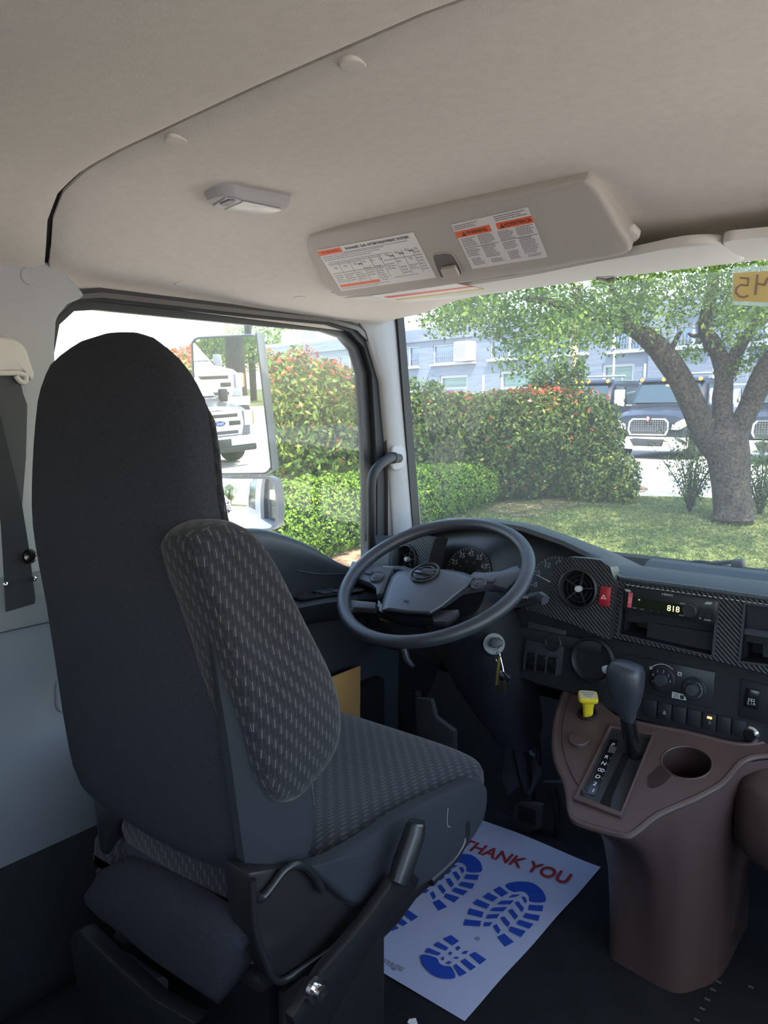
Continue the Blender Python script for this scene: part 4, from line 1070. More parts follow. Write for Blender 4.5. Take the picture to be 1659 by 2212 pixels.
for (x, y) in ((482, 462), (1088, 505)):
    c = wp.hit(*Wz(x, y))
    b = lathe('thumb_pad', [(0.0185, -0.004), (0.0185, 0.003), (0.0165, 0.0045), (0.0155, 0.003), (0.0095, 0.003), (0.0085, 0.0055), (0.0, 0.006)], wp.at(*c, 0.0), wp.n, dashtop_m, whl, seg=30)
    lathe('thumb_button', [(0.004, 0.0), (0.0035, 0.0016), (0.0, 0.002)], wp.at(*c, 0.006), wp.n, hub_m, b, seg=14)
for q in ([(415, 418), (460, 424), (450, 446), (408, 440)], [(1130, 472), (1195, 466), (1180, 492), (1140, 495)]):
    prism('wheel_key', wpoly(q, -0.001), wp.n*0.0025, dashtop_m, whl, bev=0.0006)

col = thing('steering_column', 'black steering column shroud with ignition lock under the wheel', 'steering column', (-0.50, 1.62, 0.05))
cc = wp.at(0, -0.01, -0.07)
rings = []
for (p, hx, hz) in [((-0.49, 1.46, 0.735), 0.085, 0.05), ((-0.49, 1.50, 0.70), 0.10, 0.065), ((-0.485, 1.56, 0.63), 0.105, 0.085), ((-0.48, 1.63, 0.52), 0.10, 0.085), ((-0.47, 1.69, 0.42), 0.085, 0.075), ((-0.46, 1.74, 0.33), 0.065, 0.06)]:
    p = np.array(p); rings.append([p + wx*a + np.array([0, math.cos(0.9), math.sin(0.9)])*b for a, b in superell(0, 0, hx, hz, 3.2, 32)])
loft('shroud', rings, dash_m, col, angle=60)
tube('column_shaft', [(-0.46, 1.72, 0.36), (-0.47, 1.84, 0.08), (-0.47, 1.87, 0.02)], 0.022, metal_black_m, col)
# adjusting lever and stalks
tube('column_lever', [AY(872, 1398, 1.50), AY(880, 1425, 1.50), AY(893, 1440, 1.50)], [0.010, 0.009, 0.006], dashtop_m, col)
lathe('column_bolt', [(0.008, 0), (0.008, 0.006), (0, 0.006)], AY(905, 1497, 1.60), (0, -1, 0), steel_m, col, seg=10)
st = tube('wiper_stalk', [wp.at(0.06, 0.04, -0.045), wp.at(0.16, 0.045, -0.040), AY(1110, 1305, 1.50), AY(1150, 1292, 1.49), AY(1168, 1290, 1.485)], [0.008, 0.009, 0.011, 0.0125, 0.0125], dashtop_m, col, seg=16)
tube('stalk_end', [AY(1166, 1290, 1.485), AY(1178, 1296, 1.48)], [0.013, 0.0115], hub_m, col, seg=16)
text('stalk_mark', 'o-o', Plane(AY(1136, 1290, 1.474), (1, 0, 0), (0, 0.3, 1)), 0, 0, 0.010, pale_mark_m, col, h=0.002)
tube('light_stalk', [wp.at(-0.06, 0.04, -0.045), wp.at(-0.13, 0.05, -0.035), AY(828, 1232, 1.50), AY(818, 1226, 1.495)], [0.008, 0.009, 0.012, 0.011], hub_m, col, seg=16)
# ignition lock with key and key ring
ig = AY(1067, 1391, 1.475)
ia = np.array([0.45, -0.78, 0.35])
ign = lathe('ignition_ring', [(0.024, -0.02), (0.025, 0.0), (0.0235, 0.003), (0.015, 0.003), (0.013, -0.001), (0.0, -0.001)], ig, ia, mat('lock_grey', (0.20, 0.22, 0.23), 0.35), col, seg=36)
tube('lock_barrel', [ig-ia*0.06, ig-ia*0.01], [0.024, 0.024], dash_m, col, seg=24)
key = thing('ignition_key', 'dark key with a bunch of keys hanging in the ignition lock', 'key', ig)
kp = Plane(ig+ia*0.02, (0.75, 0.45, 0.1), (0, 0.35, 1))
prism('key_head', [kp.at(x, y) for x, y in [(-0.012, -0.006), (0.0, -0.012), (0.018, -0.008), (0.022, 0.002), (0.012, 0.012), (-0.006, 0.012)]], kp.n*0.010, dashtop_m, key, bev=0.003)
tube('key_blade', [ig, ig+ia*0.022], 0.004, steel_m, key)
k0 = AY(1076, 1410, 1.45)
tube('split_ring', curve([k0+np.array([math.cos(t)*0.006, 0, math.sin(t)*0.012-0.010]) for t in np.linspace(0, 2*math.pi, 10)[:-1]], 3, True)+[k0+np.array([0.006, 0, -0.010])], 0.0009, chrome_m, key, seg=6)
prism('spare_key', [AY(x, y, 1.445) for x, y in [(1077, 1415), (1081, 1417), (1078, 1450), (1074, 1480), (1070, 1481), (1072, 1450)]], (0, 0.002, 0), mat('brass', (0.60, 0.50, 0.14), 0.3, metal=0.8), key, bev=0.0004)
for q in ([(1080, 1448), (1090, 1452), (1094, 1462), (1086, 1472), (1078, 1466)], [(1088, 1455), (1100, 1456), (1103, 1468), (1094, 1474)]):
    prism('spare_key', [AY(x, y, 1.44) for x, y in q], (0, 0.002, 0), chrome_m, key, bev=0.0004)
for q in ([(1074, 1462), (1081, 1466), (1078, 1496), (1073, 1495)], [(1085, 1468), (1093, 1471), (1091, 1499), (1085, 1498)]):
    prism('spare_key', [AY(x, y, 1.448) for x, y in q], (0, 0.002, 0), mat('old_brass%d' % q[0][0], (0.13, 0.09, 0.05), 0.35, metal=0.8), key, bev=0.0004)
tube('key_chain', [AY(1080, 1415, 1.448), AY(1086, 1440, 1.446), AY(1088, 1452, 1.444)], 0.001, chrome_m, key, seg=5)

# ================================================================== CONSOLE
con = thing('centre_console', 'glossy brown plastic centre console bulging down to the floor', 'console', (0.0, 1.55, 0.0))
pp = Plane((0, 1.30, 0.41), (1, 0, 0), (0, 1, 0.33))
plate = [(1224, 1486), (1203, 1545), (1197, 1600), (1203, 1645), (1222, 1690), (1228, 1720), (1233, 1755), (1252, 1775), (1340, 1800), (1368, 1797), (1420, 1757), (1500, 1722), (1560, 1688), (1598, 1645), (1640, 1630), (1700, 1632), (1770, 1650), (1770, 1560), (1659, 1600), (1590, 1606), (1480, 1580), (1400, 1565), (1330, 1545), (1280, 1500), (1245, 1480)]
cup_c = pp.hit(1483, 1647); cup = [pp.at(cup_c[0]+math.cos(t)*0.046, cup_c[1]+math.sin(t)*0.046) for t in np.linspace(0.0, 2*math.pi, 40, endpoint=False)]
gate = [(1249, 1722), (1320, 1576), (1407, 1593), (1341, 1757)]
kn = pp.hit(1269, 1543)
khole = [pp.at(kn[0]+math.cos(t)*0.0175, kn[1]+math.sin(t)*0.0175) for t in np.linspace(0, 2*math.pi, 24, endpoint=False)]
PO = curve([pp.see(x, y) for x, y in plate], 3, True)
holed('top_plate', PO, [cup, [pp.see(x, y) for x, y in gate], khole], -pp.n*0.012, brown_m, con)
# rolled edge that runs round the plate
tube('edge_roll', [p - pp.n*0.004 for p in PO[:66]], 0.0065, brown_m, con, seg=8)
# inner bead that borders the left side of the plate
tube('bead', curve([pp.see(x, y, 0.001) for x, y in [(1240, 1492), (1222, 1545), (1216, 1595), (1222, 1635), (1240, 1680), (1262, 1712)]], 4), 0.0022, brown_m, con, seg=6)
# console body below: lofted from the floor up to the plate
def star(pts, c, angs):
    """radius of a closed outline seen from c at the given angles"""
    Q = np.array([(p[0]-c[0], p[1]-c[1]) for p in pts]); out = []
    for a in angs:
        u = np.array([math.cos(a), math.sin(a)]); best = 0.01
        for p, q in zip(Q, np.roll(Q, -1, axis=0)):
            e = q-p; den = u[0]*e[1]-u[1]*e[0]
            if abs(den) < 1e-12: continue
            t = (p[0]*e[1]-p[1]*e[0])/den; w = (p[0]*u[1]-p[1]*u[0])/den
            if t > 0 and -1e-6 <= w <= 1+1e-6: best = max(best, t)
        out.append(best)
    return np.array(out)
angs = np.linspace(0, 2*math.pi, 72, endpoint=False)
topo = [(min(p[0], 0.30), p[1]) for p in PO if p[0] < 0.32] + [(0.30, 1.74), (-0.20, 1.74)]
c1_, c0_ = (0.02, 1.52), (0.015, 1.60)
cc_ = sorted(topo, key=lambda p: math.atan2(p[1]-c1_[1], p[0]-c1_[0]))
top_r = star(cc_, c1_, angs)
foot = curve([(-0.095, 1.80), (-0.098, 1.60), (-0.095, 1.49), (-0.03, 1.470), (0.050, 1.462), (0.085, 1.500), (0.113, 1.570), (0.115, 1.70), (0.115, 1.80)], 3)
bot_r = star(foot, c0_, angs)
body = []
for t_, f_ in ((0, 0.0), (0.12, 0.0), (0.3, 0.03), (0.45, 0.09), (0.58, 0.19), (0.70, 0.36), (0.80, 0.55), (0.88, 0.73), (0.94, 0.86), (0.98, 0.94), (1.0, 0.965)):
    ring = []
    for a, r0_, r1_ in zip(angs, bot_r, top_r):
        wd_ = smooth01((math.cos(a+0.25)+0.1)/0.9); fe = f_*(1-wd_) + (f_**0.55)*wd_*(1 if f_ > 0 else 0)
        p0 = np.array([c0_[0]+math.cos(a)*r0_, c0_[1]+math.sin(a)*r0_]); p1 = np.array([c1_[0]+math.cos(a)*r1_, c1_[1]+math.sin(a)*r1_])
        p = p0*(1-fe)+p1*fe; zt = 0.41+0.33*(p[1]-1.30)-0.010
        ring.append(np.array([p[0], p[1], zt*t_]))
    body.append(ring)
loft('body', body, brown_m, con, cap0=True, cap1=False, angle=80)
wing = []
for x, dy in ((0.13, 0.07), (0.17, 0.030), (0.22, 0.006), (0.27, -0.004), (0.34, -0.004), (0.45, -0.004), (0.62, 0.0)):
    c = [(1.80, 0.50), (1.62, 0.485), (1.505, 0.455), (1.478, 0.432), (1.465, 0.38), (1.47, 0.34), (1.49, 0.305), (1.53, 0.275), (1.60, 0.255), (1.80, 0.24)]
    dip = 0.02*math.sin(min(1, (x-0.06)/0.25)*math.pi)
    wing.append([np.array([x, a+dy-dip*(0.5 if b > 0.3 else 0), b]) for a, b in curve(c, 3)])
loft('wing', wing, brown_m, con, angle=80)
# cup holder
lathe('cup_holder', [(0.046, 0.0), (0.0445, -0.004), (0.041, -0.07), (0.0, -0.07), (0.0, -0.072), (0.043, -0.072), (0.048, -0.004)][:4], pp.at(*cup_c, 0.0), pp.n, brown_dark_m, con, seg=40, cap0=False)
tube('cup_rim', ellipse_pts(pp.at(*cup_c, 0.0005), pp.ex*0.0465, pp.ey*0.0465, 40)+[pp.at(cup_c[0]+0.0465, cup_c[1], 0.0005)], 0.0018, brown_m, con, seg=6)
holed('cup_notch', [pp.see(x, y, 0.0012) for x, y in curve([(1400, 1680), (1412, 1668), (1428, 1655), (1450, 1672), (1432, 1694), (1412, 1702), (1401, 1698)], 4, True)], [], pp.n*0.0008, brown_dark_m, con)
# gate surround and dark gate
gc = np.mean([pp.see(x, y) for x, y in gate], axis=0)
def grow(pts, d, h): return [p+(p-gc)/np.linalg.norm(p-gc)*d+pp.n*h for p in pts]
G0 = [pp.see(x, y) for x, y in gate]
holed('gate_surround', grow(G0, 0.014, 0.0), [grow(G0, 0.001, 0.0)], pp.n*0.007, brown_m, con, bev=0.002)
gt = holed('gate', grow(G0, 0.004, -0.004), [], -pp.n*0.012, mat('gate_black', (0.020, 0.024, 0.027), 0.35), con)
def Z8(x, y): return (1150+x*0.30681, 1380+y*0.30681)
holed('gate_strip', [pp.see(*Z8(x, y), -0.0035) for x, y in [(548, 698), (606, 708), (440, 1096), (382, 1082)]], [], pp.n*0.0012, gloss_m, gt)
holed('gate_slot', [pp.see(*Z8(x, y), -0.0035) for x, y in [(640, 790), (690, 800), (560, 1100), (545, 1190), (470, 1170), (480, 1130)]], [], pp.n*0.0008, dark_m, gt)
holed('gate_window', [pp.see(*Z8(x, y), -0.0025) for x, y in [(546, 745), (596, 755), (578, 800), (528, 792)]], [], pp.n*0.0004, mat('window_grey', (0.10, 0.11, 0.12), 0.4), gt)
for s, x, y in (('P', 566, 740), ('R', 521, 827), ('N', 502, 872), ('OD', 482, 919), ('D', 460, 965), ('2', 440, 1015), ('1', 428, 1062)):
    gx, gy = pp.hit(*Z8(x, y)); text('gear_letter', s, pp, gx, gy, 0.0135, white_m, gt, h=-0.0020, sx=0.62 if s == 'OD' else 1.0)
bm = bmesh.new()
for x, y in ((548, 835), (530, 880), (511, 927), (490, 975)):
    add_prism(bm, [pp.see(*Z8(x+a, y+b), -0.0022) for a, b in ((-4, -4), (4, -4), (4, 4), (-4, 4))], pp.n*0.0003)
bm_finish('gear_dots', bm, dim_mark_m, gt, smooth=False)
lathe('round_cap', [(0.0225, -0.002), (0.0225, 0.007), (0.0212, 0.0088), (0.0, 0.0092)], pp.see(1252, 1601, 0.0), pp.n, brown_m, con, seg=32)
lathe('knob_collar', [(0.0175, -0.01), (0.0225, 0.0), (0.0215, 0.005), (0.0180, 0.006), (0.0165, -0.004)], pp.at(*kn, 0.0), pp.n, brown_dark_m, con, seg=30)
lathe('knob_well', [(0.0175, -0.004), (0.0165, -0.03), (0, -0.03)], pp.at(*kn, 0.0), pp.n, dark_m, con, seg=24)
# shift lever
lev = thing('gear_lever', 'large dark grey automatic gear lever with side button standing in the console', 'gear lever', pp.see(1368, 1625))
yk = 1.43
k1 = [np.array(AY(x, y, yk)) for x, y in [(1355, 1436), (1352, 1450), (1350, 1478), (1350, 1510), (1352, 1535), (1356, 1556)]]
hw = [0.030, 0.036, 0.036, 0.030, 0.020, 0.014]
rings = []
for i, (c, w) in enumerate(zip(k1, hw)):
    tl = np.array([0.98, 0.0, -0.12])
    rings.append([c + tl*a + np.array([0, 1, 0])*b for a, b in superell(0, 0, w, w*0.82, 2.8, 32)])
top = [k1[0]*0.75+p*0.25+np.array([0, 0, 0.004]) for p in rings[0]]
top2 = [k1[0]*0.3+p*0.7+np.array([0, 0, 0.003]) for p in rings[0]]
loft('knob', [top, top2]+rings, wheel_m, lev, angle=60)
shp = [AY(1356, 1552, yk), AY(1360, 1580, 1.445), AY(1366, 1600, 1.46), pp.see(1371, 1628, -0.006)]
tube('lever_shaft', shp, [0.0145, 0.0165, 0.0165, 0.014], gloss_m, lev, seg=20)
b = AY(1322, 1448, yk-0.005)
tube('lever_button', [b, AY(1309, 1446, yk-0.008), AY(1304, 1447, yk-0.008)], [0.0085, 0.0085, 0.007], steel_m if False else mat('button_grey', (0.30, 0.31, 0.33), 0.35), lev, seg=16)
# yellow parking brake knob
pk = thing('parking_brake_knob', 'square yellow parking brake knob pulled up on the console', 'knob', pp.at(*kn, -0.004))
b0 = pp.at(*kn, -0.012)
up = np.array([0.02, -0.12, 1.0]); up /= np.linalg.norm(up)
t1 = b0 + up*0.048
kq = Plane(t1, (0.85, 0.45, 0.0), np.cross(up, (0.85, 0.45, 0.0)))
loft('knob_stem', [[b0+up*h+kq.ex*a*s+kq.ey*c*s for a, c in superell(0, 0, 0.011, 0.011, 3, 20)] for h, s in ((0, 1.0), (0.03, 1.05), (0.046, 1.35))], yellow_m, pk)
loft('knob_head', [[t1+up*h+kq.ex*a*s+kq.ey*c*s for a, c in superell(0, 0, 0.0215, 0.0215, 5, 32)] for h, s in ((-0.002, 0.90), (0.001, 1.0), (0.007, 1.0), (0.0095, 0.96))], yellow_m, pk, angle=40)
kf = Plane(t1+up*0.0100, kq.ex, kq.ey)
holed('knob_plate', [kf.at(a, c) for a, c in superell(0, 0, 0.0188, 0.0188, 5, 28)], [], up*0.0005, label_yellow_m, pk)
kt = mat('knob_ink', (0.25, 0.28, 0.30), 0.5)
text('knob_word', 'PARKING', kf, 0, 0.008, 0.0075, kt, pk, h=0.0007, rot=math.pi if kf.n[2] < 0 else 0)
text('knob_word', 'BRAKE', kf, 0, 0.000, 0.0075, kt, pk, h=0.0007)
text('knob_word', 'PULL', kf, 0, -0.0085, 0.0065, blue_m, pk, h=0.0007)

# ================================================================== PAPER FLOOR MAT
matp = thing('paper_floor_mat', 'white paper floor mat printed with blue boot soles and THANK YOU', 'floor mat', (-0.43, 1.45, 0.0))
bm = bmesh.new(); G = []
for i in range(15):
    x = -0.655 + (0.655-0.234)*i/14
    col_ = []
    for j in range(19):
        y = 1.137 + (1.775-1.137)*j/18
        z = 0.0045 + 0.020*smooth01((y-1.66)/0.12)*smooth01((-0.24-x)/0.25)*0.8 + 0.0015*math.sin(j*0.9+i*0.3)
        y2 = y - 0.03*smooth01((y-1.60)/0.15)*(x+0.234)/-0.42*0.5
        col_.append(bm.verts.new((x, y2, z)))
    G.append(col_)
for i in range(14):
    for j in range(18): bm.faces.new((G[i][j], G[i+1][j], G[i+1][j+1], G[i][j+1]))
r = bmesh.ops.extrude_face_region(bm, geom=list(bm.faces), use_keep_orig=True)
bmesh.ops.translate(bm, vec=(0, 0, -0.001), verts=[g for g in r['geom'] if isinstance(g, bmesh.types.BMVert)])
bm_finish('sheet', bm, paper_m, matp, angle=60)
HZ = 0.0068
def mpt(x, y, dx=0, dy=0):
    p = AZ(800+x*0.36166, 1740+y*0.36166, HZ); return np.array([p[0]+dx, p[1]+dy, HZ])
sole = [[(805, 478), (850, 458), (910, 455), (965, 462), (1010, 490), (1038, 525), (1044, 575), (955, 575), (948, 545), (925, 520), (895, 512), (850, 515)],
 [(735, 505), (772, 483), (824, 522), (785, 545)], [(672, 545), (705, 520), (762, 550), (732, 574)], [(615, 585), (640, 560), (714, 592), (695, 617)], [(580, 648), (592, 614), (677, 637), (668, 668)], [(555, 715), (565, 680), (662, 690), (655, 722)],
 [(948, 593), (1033, 598), (1028, 632), (942, 624)], [(928, 643), (1013, 657), (1003, 690), (912, 668)], [(892, 683), (975, 708), (950, 736), (873, 706)], [(838, 722), (928, 750), (900, 785), (828, 748)], [(760, 785), (800, 765), (857, 815), (805, 842)],
 [(825, 549), (850, 532), (893, 533), (868, 546)], [(757, 591), (780, 570), (857, 567), (836, 590)], [(715, 630), (735, 610), (818, 607), (795, 632)], [(692, 676), (702, 652), (773, 649), (756, 673)], [(677, 721), (682, 698), (730, 698), (712, 721)],
 [(902, 545), (922, 545), (937, 570), (925, 587)], [(862, 580), (885, 572), (918, 615), (905, 637)], [(825, 626), (848, 618), (882, 662), (865, 682)], [(778, 671), (800, 663), (836, 705), (820, 725)], [(735, 722), (755, 708), (777, 745), (765, 767)]]
heel = [[(305, 893), (348, 895), (400, 915), (413, 943), (450, 960), (483, 965), (508, 1028), (440, 1033), (375, 1012), (325, 965), (303, 925)],
 [(327, 875), (348, 850), (422, 883), (408, 895)], [(378, 835), (405, 814), (467, 850), (450, 867)], [(432, 797), (482, 774), (530, 810), (490, 836)],
 [(590, 892), (625, 874), (692, 920), (655, 950)], [(541, 932), (565, 914), (630, 965), (600, 985)], [(500, 962), (512, 947), (577, 1000), (535, 1020)],
 [(508, 850), (525, 838), (540, 850), (520, 868)], [(545, 885), (560, 870), (586, 870), (570, 888)], [(468, 885), (478, 872), (490, 882), (478, 895)], [(425, 920), (432, 902), (442, 910), (438, 925)], [(498, 910), (510, 903), (532, 908), (515, 917)], [(455, 942), (470, 930), (487, 937), (470, 947)]]
dS = mpt(662, 395)-mpt(1044, 575); dH = mpt(285, 665)-mpt(692, 920)
for shapes, d, nm in ((sole, (0, 0), 'sole_print'), (sole, dS, 'sole_print'), (heel, (0, 0), 'heel_print'), (heel, dH, 'heel_print')):
    bm = bmesh.new()
    for s in shapes:
        P_ = curve([mpt(x, y, d[0], d[1]) for x, y in s], 3, True) if len(s) > 6 else [mpt(x, y, d[0], d[1]) for x, y in s]
        add_prism(bm, P_, (0, 0, 0.0004))
    bm_finish(nm, bm, blue_m, matp, smooth=False)
a, b = mpt(545, 225), mpt(1190, 445)
mp = Plane((0, 0, HZ), (1, 0, 0), (0, 1, 0))
tv = b-a
ca, cb = mpt(1120, 475), mpt(1150, 405)
text('thank_you', 'THANK YOU', mp, (a[0]+b[0])/2, (a[1]+b[1])/2, 0.066, red_print_m, matp, h=0.0004, rot=math.atan2(tv[1], tv[0]), ext=0.0003, bold=0.022, width=float(np.linalg.norm(tv)))
q = mpt(130, 945); text('maker_mark', 'image', mp, q[0], q[1], 0.026, grey_print_m, matp, h=0.0004, rot=math.atan2(tv[1], tv[0]))
for x, y in ((223, 583), (640, 796)):
    q = mpt(x, y); holed('recycle_mark', ellipse_pts((q[0], q[1], HZ), (0.006, 0, 0), (0, 0.006, 0), 16), [ellipse_pts((q[0], q[1], HZ), (0.0035, 0, 0), (0, 0.0035, 0), 16)], (0, 0, 0.0003), grey_print_m, matp)
    text('recycle_letter', 'R', mp, q[0], q[1], 0.006, grey_print_m, matp, h=0.0003)
scrap = prism('paper_scrap', [AZ(x, y, 0.004) for x, y in [(880, 2210), (884, 2203), (898, 2201), (902, 2212), (890, 2216)]], (0, 0, 0.002), white_m, bev=0, base=AZ(890, 2208, 0.003))
tag(scrap, 'tiny white paper scrap on the dark floor near the mat', 'scrap')
# seams and specks of the floor covering: raised ribs catching the light
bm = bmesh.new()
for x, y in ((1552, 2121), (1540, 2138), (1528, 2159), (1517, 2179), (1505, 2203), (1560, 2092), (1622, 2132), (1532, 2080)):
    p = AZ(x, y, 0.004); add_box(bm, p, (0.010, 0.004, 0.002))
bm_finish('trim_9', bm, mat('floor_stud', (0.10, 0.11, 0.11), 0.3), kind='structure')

# pedals
for nm, lab, pad, armp, y in (('brake_pedal', 'wide ribbed brake pedal hanging over the dark floor', [(1110, 1742), (1125, 1730), (1172, 1742), (1168, 1790), (1140, 1800), (1105, 1780)], [(1158, 1560), (1165, 1640), (1150, 1700), (1140, 1742)], 1.80),
                              ('accelerator_pedal', 'long dark accelerator pedal under the dashboard between column and console', [(1180, 1810), (1215, 1820), (1215, 1870), (1190, 1862)], [(1195, 1700), (1205, 1760), (1200, 1815)], 1.84)):
    pd = thing(nm, lab, 'pedal', AY(pad[0][0], pad[0][1], y))
    prism('pedal_pad', [AY(a, b, y) for a, b in pad], (0, 0.012, 0.004), mat(nm+'_rubber', (0.030, 0.036, 0.038), 0.6), pd, bev=0.003)
    tube('pedal_arm', [AY(a, b, y+0.01) for a, b in armp], 0.008, metal_black_m, pd)
    bm = bmesh.new()
    c = AY(pad[0][0]+28, pad[0][1]+20, y-0.004)
    for i in range(3):
        for j in range(4): add_box(bm, c+np.array([(j-1.5)*0.014, -0.002, (i-1)*0.015]), (0.011, 0.004, 0.011))
    bm_finish('pad_ribs', bm, carpet_m, pd, smooth=False)
br = thing('pedal_bracket', 'grey steel steering column bracket deep under the dashboard', 'bracket', AY(1140, 1700, 1.88))
prism('bracket_plate', [AY(a, b, 1.80) for a, b in [(1090, 1615), (1120, 1610), (1160, 1640), (1165, 1680), (1145, 1720), (1120, 1700), (1095, 1720), (1082, 1680)]], (0, 0.02, 0), mat('bracket_grey', (0.045, 0.055, 0.058), 0.4), br, bev=0.004)
prism('side_bracket', [AY(a, b, 1.86) for a, b in [(1170, 1690), (1230, 1690), (1235, 1755), (1165, 1730)]], (0, 0.02, 0), mat('bracket_dark', (0.04, 0.05, 0.055), 0.5), br, bev=0.004)
tube('bracket_spring', [AY(1110, 1570, 1.80), AY(1118, 1590, 1.80), AY(1135, 1592, 1.80)], 0.006, steel_m, br)
rest = prism('kick_panel', [AY(a, b, 1.90) for a, b in [(896, 1508), (930, 1512), (940, 1550), (980, 1580), (982, 1650), (930, 1625), (900, 1590)]], (0, 0.02, 0), mat('kick_grey', (0.07, 0.072, 0.076), 0.7), base=AY(930, 1625, 1.90), bev=0.002)
tag(rest, 'dull grey kick panel beyond the column behind the wheel', 'panel')

# ================================================================== OVERHEAD: STORAGE LID, VISORS, LAMP
ob = thing('overhead_storage_lid', 'beige overhead storage lid with two white warning labels and a latch', 'storage lid', (-0.4, 1.2, 1.45))
sp_ = Plane((-0.3, 1.12, 1.513), (1, 0, 0), (0, -0.22, 0.095))
lid = [(690, 506), (960, 452), (1235, 396), (1262, 393), (1285, 405), (1312, 445), (1346, 505), (1364, 536), (1354, 549), (1300, 561), (1100, 598), (900, 628), (750, 641), (720, 637), (700, 612), (672, 556), (662, 528), (668, 514)]
LP = curve([sp_.see(x, y) for x, y in lid], 4, True)
lc_ = sum(LP)/len(LP)
def ins(P_, d, h): return [p+(lc_-p)/np.linalg.norm(lc_-p)*d+sp_.n*h for p in P_]
loft('lid', [ins(LP, 0.004, -0.045), ins(LP, 0.0, -0.012), ins(LP, 0.001, -0.005), ins(LP, 0.005, -0.001), ins(LP, 0.010, 0.0), ins(LP, 0.03, 0.0005)], bin_m, ob, angle=60)
loft('bin_case', [ins(LP, 0.006, -0.080), ins(LP, 0.004, -0.048)], visor_m, ob, angle=60)
tube('lid_seam', [sp_.see(x, y, -0.012) for x, y in [(715, 641), (900, 633), (1100, 604), (1300, 566), (1360, 549)]], 0.0025, mat('seam_shadow', (0.12, 0.11, 0.10), 0.8), ob, seg=6)
prism('hinge_cover', [sp_.see(x, y, -0.02) for x, y in [(1350, 520), (1364, 522), (1378, 536), (1374, 542), (1360, 552), (1348, 549)]], -sp_.n*0.016, visor_m, ob, bev=0.004)
# latch; its recess is only shade, painted as a flat dark sheet
rc = [(934, 552), (948, 545), (970, 544), (982, 552), (998, 586), (992, 595), (958, 600), (948, 590)]
holed('latch_rim', [sp_.see(x, y, 0.0004) for x, y in curve(rc, 3, True)], [[sp_.see(966+(x-966)*0.93, 572+(y-572)*0.93, 0.0004) for x, y in curve(rc, 3, True)]], sp_.n*0.0015, bin_m, ob)
holed('latch_recess_shade', [sp_.see(966+(x-966)*0.93, 572+(y-572)*0.93, 0.0008) for x, y in curve(rc, 3, True)], [], sp_.n*0.0004, mat('latch_shade', (0.14, 0.13, 0.125), 0.7), ob)
prism('latch_paddle', [sp_.see(x, y, 0.002) for x, y in [(953, 574), (985, 568), (995, 588), (962, 596)]], sp_.n*0.008, bin_m, ob, bev=0.002)
# labels
def label_sheet(quad, name):
    P_ = [sp_.see(x, y, 0.0010) for x, y in quad]
    s = holed(name, P_, [], sp_.n*0.0003, sticker_m, ob)
    A, B, C_, D_ = [np.array(sp_.hit(x, y)) for x, y in quad]     # tl, tr, br, bl
    def at(u, v):
        p = (A*(1-u)+B*u)*(1-v)+(D_*(1-u)+C_*u)*v
        return p
    return s, at
s1, at1 = label_sheet([(684, 540), (893, 500), (943, 598), (738, 628)], 'warning_label')
s2, at2 = label_sheet([(975, 484), (1141, 446), (1183, 554), (1021, 580)], 'warning_label')
def patch(at, u0, v0, u1, v1, m, par, name='band', h=0.0014):
    holed(name, [sp_.at(*at(u, v), h) for u, v in ((u0, v0), (u1, v0), (u1, v1), (u0, v1))], [], sp_.n*0.0001, m, par)
def word(at, u, v, size, s, m, par, sx=1.0, h=0.0016, align='CENTER'):
    p = at(u, v); d = at(u+0.05, v)-p
    text('label_word', s, sp_, p[0], p[1], size, m, par, h=h, rot=math.atan2(d[1], d[0]), sx=sx, align=align)
def greek(at, blocks, par, m):
    """blocks of very small print, too small to read: short dashes in rows"""
    bm = bmesh.new(); rr = random.Random(3)
    for u0, v0, u1, v1, rows in blocks:
        for r_ in range(rows):
            v = v0+(v1-v0)*(r_+0.2)/rows; hgt = (v1-v0)/rows*0.42; u = u0
            end = u1-(u1-u0)*rr.random()*0.3
            while u < end:
                w = 0.008+rr.random()*0.022
                q = [(u, v), (min(u+w, end), v), (min(u+w, end), v+hgt), (u, v+hgt)]
                bm.faces.new([bm.verts.new(sp_.at(*at(a, b), 0.0015)) for a, b in q]); u += w+0.006
    bm_finish('small_print', bm, m, par, smooth=False, kind='stuff')
patch(at1, 0.0, 0.02, 0.26, 0.13, orange_m, s1); word(at1, 0.14, 0.075, 0.0105, 'WARNING', mat('dull_red_ink', (0.45, 0.06, 0.02), 0.6), s1)
word(at1, 0.62, 0.075, 0.0105, 'EXHAUST GAS AFTERTREATMENT SYSTEM', black_ink_m, s1, sx=0.80)
patch(at1, 0.02, 0.845, 0.46, 0.905, orange_m, s1)
greek(at1, [(0.02, 0.15, 0.72, 0.27, 3), (0.03, 0.60, 0.13, 0.80, 4), (0.15, 0.60, 0.25, 0.80, 4), (0.27, 0.60, 0.36, 0.80, 4), (0.385, 0.52, 0.47, 0.74, 4), (0.49, 0.52, 0.57, 0.90, 7), (0.60, 0.52, 0.70, 0.68, 3), (0.73, 0.62, 0.80, 0.82, 3), (0.82, 0.62, 0.90, 0.75, 3), (0.92, 0.36, 0.99, 0.80, 7), (0.02, 0.92, 0.55, 0.98, 2), (0.62, 0.84, 0.95, 0.88, 1), (0.05, 0.29, 0.9, 0.33, 1), (0.05, 0.36, 0.45, 0.39, 1)], s1, sticker_soft_m)
